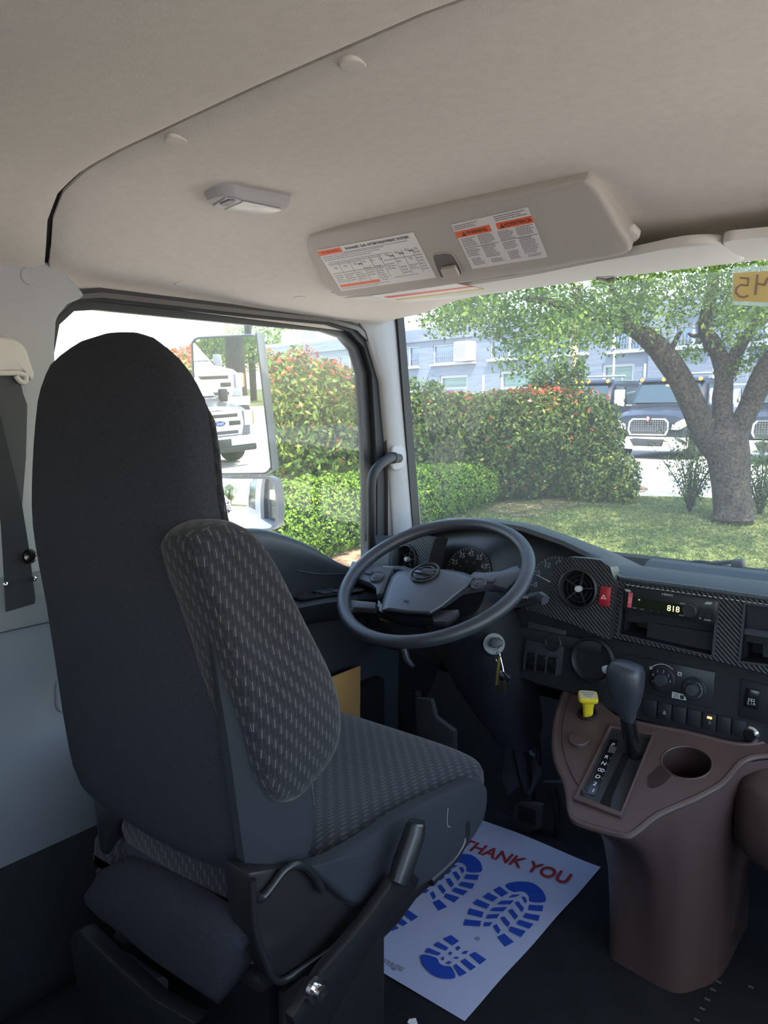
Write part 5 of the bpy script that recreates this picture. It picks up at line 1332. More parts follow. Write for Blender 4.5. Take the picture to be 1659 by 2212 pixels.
for u, v in ((0.09, 0.44), (0.20, 0.43), (0.31, 0.42), (0.41, 0.40), (0.49, 0.40), (0.58, 0.40), (0.66, 0.35), (0.76, 0.33), (0.86, 0.31), (0.95, 0.32), (0.74, 0.52), (0.86, 0.50)):
    p = at1(u, v); holed('pictogram', ellipse_pts(sp_.at(p[0], p[1], 0.0015), sp_.ex*0.0042, sp_.ey*0.003, 12), [ellipse_pts(sp_.at(p[0], p[1], 0.0015), sp_.ex*0.0032, sp_.ey*0.002, 12)], sp_.n*0.0001, sticker_ink_m, s1)
for u, v in ((0.36, 0.44), (0.70, 0.385), (0.80, 0.365), (0.90, 0.345)): word(at1, u, v, 0.0075, 'SVS', sticker_ink_m, s1)
for u in (0.14, 0.26, 0.375, 0.48, 0.585, 0.715, 0.81, 0.91): patch(at1, u, 0.30, u+0.003, 0.84, sticker_ink_m, s1, 'rule')
for v in (0.34, 0.56): patch(at1, 0.03, v, 0.60, v+0.008, sticker_ink_m, s1, 'rule')
for v in (0.135, 0.45): patch(at1, 0.60 if v > 0.3 else 0.26, v, 0.91, v+0.008, sticker_ink_m, s1, 'rule')
patch(at2, 0.0, 0.155, 0.47, 0.285, orange_m, s2); patch(at2, 0.55, 0.155, 1.0, 0.285, orange_m, s2)
word(at2, 0.285, 0.225, 0.0135, 'WARNING', black_ink_m, s2, sx=0.66); word(at2, 0.815, 0.225, 0.0135, 'ADVERTENCIA', black_ink_m, s2, sx=0.60)
for u in (0.105, 0.615):
    holed('alert_triangle', [sp_.at(*at2(u, 0.175), 0.0016), sp_.at(*at2(u+0.03, 0.265), 0.0016), sp_.at(*at2(u-0.03, 0.265), 0.0016)], [], sp_.n*0.0001, black_ink_m, s2)
    patch(at2, u-0.003, 0.20, u+0.003, 0.24, orange_m, s2, 'alert_mark', 0.0018)
greek(at2, [(0.02, 0.03, 0.36, 0.13, 3), (0.56, 0.02, 0.97, 0.13, 3), (0.03, 0.31, 0.24, 0.50, 6), (0.26, 0.30, 0.48, 0.50, 6), (0.53, 0.31, 0.72, 0.50, 6), (0.76, 0.30, 0.98, 0.48, 6), (0.03, 0.55, 0.23, 0.72, 5), (0.05, 0.76, 0.22, 0.93, 6), (0.26, 0.54, 0.46, 0.80, 8), (0.30, 0.84, 0.48, 0.93, 3), (0.53, 0.54, 0.71, 0.70, 5), (0.55, 0.74, 0.70, 0.93, 6), (0.75, 0.52, 0.97, 0.86, 10), (0.78, 0.88, 0.97, 0.94, 2)], s2, sticker_ink_m)
patch(at2, 0.03, 0.52, 0.49, 0.53, sticker_ink_m, s2, 'rule'); patch(at2, 0.52, 0.505, 0.99, 0.515, sticker_ink_m, s2, 'rule')

vz = Plane((-0.3, 1.45, 1.428), (1, 0, 0), (0, -1, -0.02))
sv = thing('sun_visor', 'long pale sun visor folded up under the storage lid, printed label on it', 'sun visor', (-0.3, 1.45, 1.43))
vpts = [(742, 645), (760, 648), (800, 650), (850, 654), (1000, 643), (1150, 623), (1290, 604), (1450, 584), (1592, 566), (1604, 558), (1585, 543), (1560, 528), (1480, 530), (1385, 549), (1290, 566), (1100, 603), (900, 631), (760, 643)]
VP_ = curve([vz.see(x, y) for x, y in vpts], 3, True)
vcn = sum(VP_)/len(VP_)
loft('visor_board', [[p+(vcn-p)*0.01-vz.n*0.016 for p in VP_], [p-vz.n*0.010 for p in VP_], [p-vz.n*0.003 for p in VP_], [p+(vcn-p)*0.012 for p in VP_]], visor_m, sv, angle=60)
vl = holed('visor_label', [vz.see(x, y, 0.0006) for x, y in [(802, 638), (985, 612), (1046, 624), (852, 650)]], [], vz.n*0.0003, sticker_m, sv)
for q, m in (([(828, 640), (1015, 617), (1026, 619), (838, 643)], red_line_m), ([(850, 646), (1038, 622), (1046, 624), (858, 648)], gold_line_m)):
    holed('label_stripe', [vz.see(x, y, 0.0010) for x, y in q], [], vz.n*0.0001, m, vl)
tube('visor_clip', [vz.see(1290, 598, 0.004), vz.see(1310, 600, 0.005), vz.see(1328, 597, 0.004)], 0.0035, mat('clip_grey', (0.20, 0.19, 0.18), 0.4), sv)
sv2 = thing('sun_visor', 'pale sun visor at the right edge above the taped number', 'sun visor', (0.25, 1.45, 1.43))
vp2 = [(1563, 531), (1600, 553), (1625, 556), (1720, 552), (1900, 530), (1900, 470), (1720, 505), (1610, 517), (1572, 521)]
VP2 = curve([vz.see(x, y) for x, y in vp2], 3, True); vc2 = sum(VP2)/len(VP2)
loft('visor_board', [[p+(vc2-p)*0.01-vz.n*0.016 for p in VP2], [p-vz.n*0.010 for p in VP2], [p-vz.n*0.003 for p in VP2], [p+(vc2-p)*0.012 for p in VP2]], visor_m, sv2, angle=60)

lamp = thing('dome_lamp', 'small grey ceiling lamp with a clear lens and side switch', 'ceiling lamp', AZ(535, 440, 1.52))
def LZ(x, y): return (430+x*0.12658, 400+y*0.12658)
lo_ = [(135, 270), (165, 335), (250, 375), (400, 405), (620, 450), (880, 492), (1080, 500), (1230, 475), (1400, 415), (1490, 400), (1515, 385), (1300, 345), (1000, 290), (760, 245), (620, 200), (430, 190), (290, 215)]
L0 = [AZ(*LZ(x, y), 1.512) for x, y in lo_]; lcc = sum(L0)/len(L0)
loft('lamp_body', [[lcc+(p-lcc)*1.10+np.array([0, 0, 0.030]) for p in L0], [lcc+(p-lcc)*1.06+np.array([0, 0, 0.012]) for p in L0], [p+np.array([0, 0, 0.001]) for p in L0], [lcc+(p-lcc)*0.97 for p in L0]], lamp_body_m, lamp, angle=40)
def lz(lst, z): return [AZ(*LZ(x, y), z) for x, y in lst]
prism('lens', lz([(430, 400), (740, 265), (800, 275), (1380, 395), (1400, 410), (1230, 470), (1060, 492), (880, 486), (620, 444)], 1.5115), (0, 0, -0.003), lamp_lens_m, lamp, bev=0.001)
prism('switch_bay', lz([(260, 340), (450, 205), (610, 225), (720, 262), (600, 320), (410, 398), (300, 375)], 1.5115), (0, 0, -0.0015), mat('bay_pale', (0.55, 0.53, 0.51), 0.5), lamp, bev=0)
prism('lamp_switch', lz([(350, 300), (520, 232), (610, 232), (620, 270), (500, 335), (400, 320)], 1.5100), (0, 0, -0.003), lamp_hole_m, lamp, bev=0.0006)
bm = bmesh.new()
for x, y in ((255, 318), (325, 285), (390, 250), (430, 232)):
    add_prism(bm, lz([(x-18, y+6), (x+18, y-8), (x+22, y+2), (x-14, y+16)], 1.5110), (0, 0, -0.0006))
bm_finish('lamp_legend', bm, mat('legend_grey', (0.2, 0.2, 0.2), 0.5), lamp, smooth=False)

# grab handle on the screen pillar
gh = thing('grab_handle', 'black grab handle on the pale windscreen pillar above the wheel', 'grab handle', (-0.93, 1.80, 0.8))
pillow('handle_base', [AX(x, y, -0.952) for x, y in [(846, 968), (860, 962), (872, 968), (876, 985), (872, 1004), (858, 1014), (845, 1010)]], (0.006, 0, 0), pillar_m, gh, puff=0.004, edge=0.003, sub=3)
tube('handle_bar', curve([AX(862, 990, -0.945), AX(845, 989, -0.925), AX(828, 998, -0.91), AX(808, 1020, -0.905), AX(802, 1050, -0.905), AX(802, 1100, -0.905), AX(802, 1160, -0.91), AX(805, 1205, -0.92), AX(815, 1230, -0.945)], 6), 0.0135, dash_m, gh, seg=16)
tube('handle_collar', [AX(851, 989, -0.94), AX(846, 989, -0.93)], 0.0175, rubber_m, gh, seg=18)

# number taped to the windscreen, read from outside
nt_ = thing('taped_number_card', 'yellow card with a hand-painted 45 taped to the windscreen, seen from behind', 'number card', AY(1640, 620, 1.835))
tp = Plane(AY(1640, 620, 1.836), (1, 0, 0), (0, -0.20, 1.0))
card_m = mat('card_yellow', (0.70, 0.55, 0.22), 0.9); ink_m = mat('card_ink', (0.28, 0.20, 0.17), 0.8)
crd = holed('card', [tp.see(x, y) for x, y in [(1584, 590), (1700, 582), (1700, 655), (1583, 650)]], [], tp.n*0.0006, card_m, nt_)
tape_m = glass_mat('tape_clear', 0.22, (0.80, 0.86, 0.80))
holed('tape', [tp.see(x, y, -0.001) for x, y in [(1581, 578), (1700, 570), (1700, 664), (1582, 659)]], [], tp.n*0.0002, tape_m, nt_)
five = [(1599, 600), (1618, 601), (1616, 617), (1600, 615), (1591, 622), (1590, 632), (1597, 640), (1608, 642), (1617, 638)]
four = [[(1637, 595), (1635, 612), (1652, 616), (1659, 600)], [(1637, 593), (1632, 637)]]
tube('painted_digit', [tp.see(x, y, 0.0012) for x, y in five], 0.0022, ink_m, crd, seg=6)
for f_ in four: tube('painted_digit', [tp.see(x, y, 0.0012) for x, y in f_], 0.0022, ink_m, crd, seg=6)

# ================================================================== OUTSIDE: GROUND
concrete_m = two_tone('lot_concrete', (0.46, 0.40, 0.34), (0.55, 0.48, 0.41), 0.8, bump=0.1)
drive_m = two_tone('drive_concrete', (0.46, 0.43, 0.39), (0.54, 0.51, 0.46), 0.6, bump=0.1)
grass_m = two_tone('lawn_turf', (0.07, 0.105, 0.028), (0.17, 0.19, 0.06), 1.6, bump=0.6, lo=0.38, hi=0.62)
mulch_m = two_tone('mulch', (0.14, 0.085, 0.055), (0.36, 0.26, 0.17), 5.0, bump=0.6)
def strip(name, d0, d1, s0, s1, m, nd=12, ns=20, lift=0.0, kind='structure'):
    bm = bmesh.new(); G = []
    for i in range(nd+1):
        d = d0+(d1-d0)*i/nd; row = []
        for j in range(ns+1):
            s = s0+(s1-s0)*j/ns; p = D_DIR*d+S_DIR*s
            row.append(bm.verts.new((p[0], p[1], float(np.interp(d, [-99, 6, 12, 23, 99], [-1.0, -1.0, -0.36, -0.05, 0.0]))+lift)))
        G.append(row)
    for i in range(nd):
        for j in range(ns): bm.faces.new((G[i][j], G[i+1][j], G[i+1][j+1], G[i][j+1]))
    return bm_finish(name, bm, m, kind=kind)
strip('ground_lot', -31, 8.75, -60, 40, concrete_m, nd=40)
strip('ground_lawn', 8.75, 14.3, -60, 40, grass_m, nd=22, lift=0.0)
strip('ground_driveway', 14.3, 95, -90, 80, drive_m, nd=30)
strip('ground_back_lawn', -52, -31, -60, 40, grass_m, nd=6)
strip('ground_back_street', -120, -52, -90, 80, concrete_m, nd=6)
strip('kerb', 8.62, 8.78, -60, 40, concrete_m, nd=1, lift=0.03)
def ground_patch(name, pts, m, lift):
    bm = bmesh.new(); P_ = curve([(p[0], p[1]) for p in pts], 4, True)
    c = sum(P_)/len(P_)
    rings = []
    for k in (1.0, 0.8, 0.6, 0.4, 0.2): rings.append([(q[0], q[1]) for q in [c+(p-c)*k for p in P_]])
    V = [[bm.verts.new((x, y, ground_z(x, y)+lift)) for x, y in r] for r in rings]
    n = len(P_)
    for a, b in zip(V, V[1:]):
        for i in range(n): bm.faces.new((a[i], a[(i+1) % n], b[(i+1) % n], b[i]))
    bm.faces.new(V[-1])
    return bm_finish(name, bm, m, kind='structure')
ground_patch('ground_mulch', [AG(x, y) for x, y in [(1050, 1100), (1130, 1118), (1220, 1100), (1300, 1075), (1395, 1062), (1380, 1050), (1300, 1046), (1200, 1052), (1100, 1062), (1050, 1080)]], mulch_m, 0.012)
ground_patch('ground_mulch_side', [(-5.2, 3.0), (-4.7, 5.0), (-4.6, 6.8), (-5.1, 8.2), (-5.9, 9.2), (-7.5, 9.6), (-8.0, 8.0), (-7.5, 4.0)], mulch_m, 0.040)

# ================================================================== PLANTS
def leaves(name, P_, N_, size, m, parent, tone, flop=0.7, aspect=0.5, kind='stuff', seed=1):
    g = np.random.default_rng(seed); P_ = np.asarray(P_, float); n = len(P_)
    N_ = np.asarray(N_, float) + g.normal(0, flop, (n, 3)); N_ /= np.linalg.norm(N_, axis=1)[:, None]
    T = g.normal(0, 1, (n, 3)); T -= (T*N_).sum(1)[:, None]*N_; T /= np.linalg.norm(T, axis=1)[:, None]
    B = np.cross(N_, T); s = size*(0.6+0.8*g.random(n))[:, None]
    V = np.empty((n, 4, 3)); V[:, 0] = P_-T*s*0.5; V[:, 1] = P_+B*s*aspect*0.5+N_*s*0.06; V[:, 2] = P_+T*s*0.5; V[:, 3] = P_-B*s*aspect*0.5+N_*s*0.06
    off = np.array(root_of(parent).location) if parent is not None else np.zeros(3)
    V = (V-off).reshape(-1, 3)
    me = bpy.data.meshes.new(name)
    me.vertices.add(n*4); me.vertices.foreach_set('co', V.astype(np.float32).ravel())
    me.loops.add(n*4); me.loops.foreach_set('vertex_index', np.arange(n*4, dtype=np.int32))
    me.polygons.add(n); me.polygons.foreach_set('loop_start', np.arange(0, n*4, 4, dtype=np.int32))
    me.materials.append(m); me.update(calc_edges=True)
    a = me.attributes.new('tone', 'FLOAT', 'FACE'); a.data.foreach_set('value', np.clip(np.asarray(tone, float), 0, 1).astype(np.float32))
    me.validate()
    o = bpy.data.objects.new(name, me); SC.collection.objects.link(o)
    if parent is not None: o.parent = parent
    if kind: o['kind'] = kind
    return o
def blob_sample(blobs, dens, seed=2, jit=0.22, k=1.0):
    g = np.random.default_rng(seed); PP, NN = [], []
    for (c, r) in blobs:
        c = np.array(c, float); r = np.array(r, float)
        n = int(dens*4*math.pi*((r[0]*r[1]+r[1]*r[2]+r[0]*r[2])/3))
        d = g.normal(0, 1, (n, 3)); d /= np.linalg.norm(d, axis=1)[:, None]
        lump = 1+0.10*np.sin(d[:, 0]*7+c[0]*3)*np.sin(d[:, 1]*8+c[1])*np.sin(d[:, 2]*7+c[2]*5)
        rr = (1-jit*g.random(n)**1.5)*lump
        # boxier than an ellipsoid
        dd = d/np.power((np.abs(d)**3.2).sum(1), 1/3.2)[:, None]
        dd = d*(1-k*0.6)+dd*k*0.6
        PP.append(c+dd*r*rr[:, None]); NN.append(d)
    return np.concatenate(PP), np.concatenate(NN)
def core(name, blobs, m, parent, f=0.80):
    bm = bmesh.new()
    for c, r in blobs:
        q = bmesh.ops.create_icosphere(bm, subdivisions=2, radius=1.0)
        for v in q['verts']:
            d = v.co.normalized(); w = 0.9+0.12*math.sin(d.x*5+c[0])*math.sin(d.y*6+c[1]*2)
            v.co = Vector((c[0]+d.x*r[0]*f*w, c[1]+d.y*r[1]*f*w, c[2]+d.z*r[2]*f*w))
    return bm_finish(name, bm, m, parent)
core_m = mat('dark_filler', (0.020, 0.030, 0.012), 0.95, spec=0.1)
bark_m = two_tone('bark', (0.026, 0.022, 0.019), (0.085, 0.072, 0.060), 26, bump=1.0, lo=0.35, hi=0.65)
photinia_m = leaf_mat('photinia_leaf', [(0.0, (0.030, 0.060, 0.012)), (0.40, (0.085, 0.15, 0.022)), (0.68, (0.26, 0.32, 0.050)), (0.80, (0.42, 0.36, 0.10)), (0.90, (0.50, 0.12, 0.05)), (1.0, (0.60, 0.10, 0.06))], trans=0.30, rough=0.35)
box_m = leaf_mat('box_leaf', [(0.0, (0.05, 0.12, 0.012)), (0.5, (0.16, 0.30, 0.025)), (1.0, (0.36, 0.52, 0.06))], trans=0.35)
oak_m = leaf_mat('oak_leaf', [(0.0, (0.040, 0.075, 0.015)), (0.5, (0.12, 0.21, 0.04)), (1.0, (0.34, 0.45, 0.09))], trans=0.45)
pale_m = leaf_mat('pale_leaf', [(0.0, (0.07, 0.12, 0.03)), (0.5, (0.16, 0.25, 0.055)), (1.0, (0.30, 0.40, 0.12))], trans=0.4)

def polar(px, r):
    d = ray(px, 895); h = math.hypot(d[0], d[1]); return CAM[0]+d[0]/h*r, CAM[1]+d[1]/h*r
# photinia hedge: built as clumped shrubs, each its own thing
def shrub(name, label, blobs, dens, size, m, tonefn, seed, flop=0.7, aspect=0.5, group=None, f=0.80, cat='hedge', k=1.0, jit=0.22):
    c = np.mean([b[0] for b in blobs], axis=0)
    t = thing(name, label, cat, (c[0], c[1], ground_z(c[0], c[1])), group)
    P_, N_ = blob_sample(blobs, dens, seed, jit=jit, k=k)
    keep = P_[:, 2] > np.array([ground_z(a, b)+0.02 for a, b in P_[:, :2]])
    P_, N_ = P_[keep], N_[keep]
    leaves('foliage', P_, N_, size, m, t, tonefn(P_, N_, np.random.default_rng(seed+50)), flop, aspect, seed=seed)
    core('filler_core', blobs, core_m, t, f)  # dark filler blobs added inside the leaves to block the view through
    return t
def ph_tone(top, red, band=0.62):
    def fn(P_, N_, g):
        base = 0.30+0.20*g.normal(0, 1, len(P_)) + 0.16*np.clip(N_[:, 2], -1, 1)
        h = np.clip((P_[:, 2]-(top-band))/band, 0, 1)
        r_ = g.random(len(P_)); cl = 0.5+0.5*np.sin(P_[:, 0]*3.1+P_[:, 2]*4)*np.sin(P_[:, 1]*2.7+1)
        isred = (r_ < red*(0.035+h**2*0.9)*(0.35+0.9*cl))
        return np.where(isred, 0.86+0.14*g.random(len(P_)), np.clip(base, 0, 0.78))
    return fn
def hb(px, r, top, rad, rad2=None):
    x, y = polar(px, r); z0 = ground_z(x, y); return ((x, y, (z0+top)/2), (rad, rad2 or rad, (top-z0)/2*1.02))
near = [hb(330, 9.6, 1.9, 1.0), hb(450, 9.9, 1.95, 1.0), hb(555, 10.4, 1.93, 0.9), hb(640, 10.6, 1.98, 0.85), hb(715, 11.0, 1.83, 0.75), hb(770, 11.4, 1.62, 0.6)]
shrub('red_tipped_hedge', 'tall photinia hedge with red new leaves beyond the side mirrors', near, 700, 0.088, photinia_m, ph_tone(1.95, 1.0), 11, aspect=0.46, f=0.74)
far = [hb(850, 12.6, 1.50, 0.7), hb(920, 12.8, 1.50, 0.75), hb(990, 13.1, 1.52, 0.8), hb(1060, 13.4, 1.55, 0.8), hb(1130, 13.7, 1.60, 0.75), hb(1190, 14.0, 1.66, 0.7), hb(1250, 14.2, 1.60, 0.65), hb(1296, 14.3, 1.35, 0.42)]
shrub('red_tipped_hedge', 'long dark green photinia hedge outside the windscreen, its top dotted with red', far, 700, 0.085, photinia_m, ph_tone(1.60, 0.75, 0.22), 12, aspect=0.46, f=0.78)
sm = [hb(1335, 13.6, 0.50, 0.40, 0.4), hb(1270, 13.6, 0.35, 0.45, 0.4), hb(1352, 13.4, 0.1, 0.25)]
shrub('low_bush', 'low bush at the right end of the long hedge, beside the bright driveway', sm, 800, 0.075, photinia_m, lambda P_, N_, g: 0.42+0.18*g.normal(0, 1, len(P_)), 13, cat='bush')
sp3 = []
for i in range(9):
    x, y = polar(1150+i*13, 13.9+0.1*math.sin(i)); sp3.append(((x, y, 1.62+0.22*math.sin(i*2.1)**2+0.1*(i > 3)), (0.14, 0.14, 0.30)))
shrub('climbing_sprays', 'pale green sprays rising above the long hedge near the brown pole', sp3, 330, 0.085, pale_m, lambda P_, N_, g: 0.35+0.2*g.normal(0, 1, len(P_)), 14, cat='bush', f=0.1, jit=0.8)
sp4 = []
for i in range(7):
    x, y = polar(872+i*13, 12.6); sp4.append(((x, y, 1.50+0.12*math.sin(i*2.1)**2), (0.12, 0.12, 0.20)))
shrub('climbing_sprays', 'pale green sprays above the hedge just right of the windscreen pillar', sp4, 200, 0.085, pale_m, lambda P_, N_, g: 0.25+0.2*g.normal(0, 1, len(P_)), 15, cat='bush', f=0.1, jit=0.8)
# clipped low hedge running beside the lot
bl = []
for y in np.arange(1.5, 11.0, 0.42):
    x = -6.35; g0 = ground_z(x, y); h = float(np.interp(y, [5, 7, 10.4], [1.12, 1.06, 0.74]))
    bl.append(((x, y, g0+h*0.5), (0.52, 0.42, h*0.52)))
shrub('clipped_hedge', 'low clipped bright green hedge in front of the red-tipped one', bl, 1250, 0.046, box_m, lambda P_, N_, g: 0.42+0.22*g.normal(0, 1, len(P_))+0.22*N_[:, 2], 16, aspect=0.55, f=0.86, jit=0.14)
# open twiggy shrubs beside the tree
def twiggy(label, px, r, hgt, seed, n=26, spread=0.55):
    x, y = polar(px, r); z = ground_z(x, y); t = thing('twiggy_shrub', label, 'shrub', (x, y, z))
    g = np.random.default_rng(seed); bm = bmesh.new(); LP_ = []
    for i in range(n):
        a = g.random()*2*math.pi; l = hgt*(0.6+0.5*g.random()); s = spread*(0.3+g.random())
        p0 = np.array([x, y, z]); p1 = p0+np.array([math.cos(a)*s*0.35, math.sin(a)*s*0.35, l*0.5]); p2 = p0+np.array([math.cos(a)*s, math.sin(a)*s, l])
        pts = curve([p0, p1, p2], 5); add_tube(bm, pts, [0.010*(1-0.8*j/len(pts)) for j in range(len(pts))], seg=4)
        for p in pts[3:]:
            for _ in range(7): LP_.append(p+g.normal(0, 0.06, 3))
    bm_finish('stems', bm, bark_m, t)
    LP_ = np.array(LP_); leaves('foliage', LP_, np.tile([0, -0.5, 0.5], (len(LP_), 1)), 0.055, oak_m, t, 0.3+0.2*g.normal(0, 1, len(LP_)), 1.0, 0.45, seed=seed)
twiggy('open twiggy shrub left of the tree trunk, against the bright driveway', 1500, 12.6, 1.25, 21, 30, 0.62)
twiggy('open twiggy shrub right of the tree trunk at the picture edge', 1655, 12.8, 1.15, 22, 26, 0.5)

# tree with forked trunk
TR = 12.1
tx, ty = polar(1584, TR)
tree = thing('forked_tree', 'large spreading tree with forked grey trunk on the lawn', 'tree', (tx, ty, ground_z(tx, ty)))
def TP(px, py, r=TR):
    d = ray(px, py); h = math.hypot(d[0], d[1]); return CAM+d*(r/h)
def limb(name, pts, kids=None, seg=14):
    P_ = curve([TP(a, b, c) for a, b, c, _ in pts], 5); R_ = np.interp(np.linspace(0, 1, len(P_)), np.linspace(0, 1, len(pts)), [q[3] for q in pts])
    return tube(name, P_, [float(v) for v in R_], bark_m, tree, seg=seg)
limb('trunk', [(1584, 1120, TR, 0.31), (1584, 1100, TR, 0.27), (1579, 1050, TR, 0.26), (1574, 990, TR, 0.29), (1566, 950, TR, 0.31), (1562, 915, TR, 0.20), (1560, 890, TR, 0.10)], seg=20)
limb('branch', [(1560, 985, TR, 0.20), (1528, 940, TR, 0.21), (1500, 881, TR-.1, 0.18), (1470, 820, TR-.2, 0.17), (1440, 775, TR-.4, 0.165), (1412, 742, TR-.5, 0.15), (1375, 714, TR-.8, 0.115), (1335, 697, TR-1.1, 0.09), (1270, 684, TR-1.5, 0.07), (1200, 655, TR-2, 0.055), (1140, 645, TR-2.3, 0.04)])
limb('branch', [(1566, 960, TR, 0.17), (1562, 900, TR, 0.14), (1560, 860, TR, 0.14), (1564, 820, TR, 0.125), (1556, 776, TR, 0.12), (1542, 744, TR, 0.12), (1524, 715, TR, 0.105), (1526, 680, TR, 0.09), (1536, 640, TR, 0.085), (1542, 590, TR, 0.08), (1546, 480, TR, 0.07), (1540, 300, TR, 0.05)])
limb('branch', [(1566, 830, TR, 0.07), (1578, 800, TR, 0.10), (1590, 765, TR+.1, 0.10), (1608, 732, TR+.2, 0.085), (1635, 697, TR+.3, 0.07), (1665, 640, TR+.5, 0.06), (1700, 540, TR+.5, 0.05)])
limb('branch', [(1580, 960, TR, 0.17), (1600, 915, TR, 0.15), (1618, 881, TR, 0.15), (1640, 830, TR-.1, 0.16), (1662, 790, TR-.2, 0.155), (1710, 730, TR-.3, 0.13), (1780, 640, TR-.4, 0.10), (1850, 500, TR-.4, 0.07)])
limb('branch', [(1440, 775, TR-.4, 0.05), (1460, 735, TR-.4, 0.035), (1472, 715, TR-.4, 0.02)], seg=8)
limb('branch', [(1525, 722, TR, 0.04), (1500, 726, TR, 0.03), (1486, 720, TR, 0.015)], seg=8)
limb('branch', [(1375, 714, TR-.8, 0.05), (1330, 640, TR-1, 0.04), (1300, 540, TR-1, 0.03)], seg=8)
g = np.random.default_rng(5)
# leaf clumps: lower edge of the crown as the photograph shows it
edge_x = [835, 870, 905, 935, 990, 1012, 1060, 1090, 1130, 1190, 1240, 1285, 1335, 1352, 1400, 1425, 1440, 1480, 1500, 1560, 1620, 1680, 1750, 1900]
edge_y = [640, 672, 668, 732, 722, 700, 706, 765, 800, 780, 762, 752, 748, 716, 690, 716, 738, 690, 700, 715, 700, 700, 720, 740]
C_ = []
for i in range(560):
    px = 845+g.random()*1000
    low = np.interp(px, edge_x, edge_y); py = low-18-abs(g.normal(0, 1))*95
    if px < 960 and g.random() < 0.55: continue
    if g.random() < 0.22: continue
    r = TR+(-1.8 if px < 1300 else -0.6)+g.normal(0, 0.8); C_.append((TP(px, py, r), 0.24+0.1*g.random(), 70))
for px, py in ((1488, 752), (1470, 768), (1500, 770), (1515, 750), (1590, 800), (1605, 790), (1620, 775), (1640, 765), (1655, 760), (1570, 740), (1585, 730), (1560, 810), (1545, 700), (1600, 700), (1400, 745), (1420, 735), (1395, 720), (1430, 750), (1640, 730), (1650, 745), (1085, 790), (1110, 805), (1135, 795), (1160, 785)):
    C_.append((TP(px, py, TR+g.normal(0, 0.3)), 0.17, 60))
LP_, LN_, LT_ = [], [], []
for c, r, n in C_:
    d = g.normal(0, 1, (n, 3)); d /= np.linalg.norm(d, axis=1)[:, None]
    LP_.append(c+d*r*(g.random(n)**0.5)[:, None]); LN_.append(d+np.array([0, 0, 0.6])); LT_.append(0.42+0.12*g.normal()+0.2*g.normal(0, 1, n))
LP_, LN_, LT_ = np.concatenate(LP_), np.concatenate(LN_), np.concatenate(LT_)
leaves('foliage', LP_, LN_, 0.062, oak_m, tree, LT_, 0.9, 0.5, seed=31)
# upper crown, above the frame, which throws the dappled shade
U_, UN_ = [], []
for i in range(420):
    a = g.random()*2*math.pi; q = math.sqrt(g.random()); c = np.array([tx+1.6+math.cos(a)*q*6.8, ty-1.6+math.sin(a)*q*5.4, 4.2+g.random()*2.2-q*1.0])
    n = 50; d = g.normal(0, 1, (n, 3)); d /= np.linalg.norm(d, axis=1)[:, None]
    U_.append(c+d*0.55*(g.random(n)**0.5)[:, None]); UN_.append(d+np.array([0, 0, 0.6]))
U_, UN_ = np.concatenate(U_), np.concatenate(UN_)
leaves('foliage', U_, UN_, 0.16, oak_m, tree, 0.4+0.2*g.normal(0, 1, len(U_)), 0.9, 0.5, seed=32)
# grass blades on the lawn, tufts
g = np.random.default_rng(8); GP = []
while len(GP) < 60000:
    d = 8.9+g.random()**1.3*5.2; s = -7+g.random()*14; p = D_DIR*d+S_DIR*s
    GP.append((p[0], p[1], ground_z(p[0], p[1])+0.015))
GP = np.array(GP)
gb = leaves('grass_blades', GP, np.tile([0.0, -1.0, 0.25], (len(GP), 1)), 0.045, leaf_mat('grass_blade', [(0.0, (0.09, 0.12, 0.03)), (0.5, (0.15, 0.18, 0.055)), (1.0, (0.30, 0.30, 0.12))], trans=0.3), None,
            0.5+0.16*np.sin(GP[:, 0]*1.7)*np.sin(GP[:, 1]*2.3)+0.2*g.normal(0, 1, len(GP)), 0.6, 0.35, seed=33)
tag(gb, 'short sunlit grass on the lawn around the tree', 'grass', kind='stuff')
# distant trees beyond the building
def distant(label, blobs, seed, size=0.34, dens=13):
    c = np.mean([b[0] for b in blobs], axis=0); t = thing('distant_tree', label, 'tree', (c[0], c[1], 0.0), 'trees beyond the building')
    P_, N_ = blob_sample(blobs, dens, seed, jit=0.4, k=0.0)
    leaves('foliage', P_, N_, size, pale_m, t, 0.45+0.2*np.random.default_rng(seed).normal(0, 1, len(P_)), 0.8, 0.6, seed=seed)
    tube('trunk', [(c[0], c[1], 0.0), (c[0], c[1], c[2])], 0.25, bark_m, t, seg=8)
def db(px, r, zc, rad, rz): x, y = polar(px, r); return ((x, y, zc), (rad, rad, rz))
distant('pale green tree seen between the mirror and the rooftop cooling unit', [db(525, 66, 5.9, 2.0, 2.8), db(575, 66, 6.4, 2.3, 2.8), db(560, 67, 4.2, 2.0, 2.0)], 41)
distant('pale green tree rising behind the rooftop cooling unit', [db(630, 70, 7.0, 2.7, 2.5), db(690, 70, 6.8, 2.5, 2.5)], 42)
distant('pale green tree beyond the roof beside the windscreen pillar', [db(745, 66, 6.4, 1.8, 1.9)], 43)

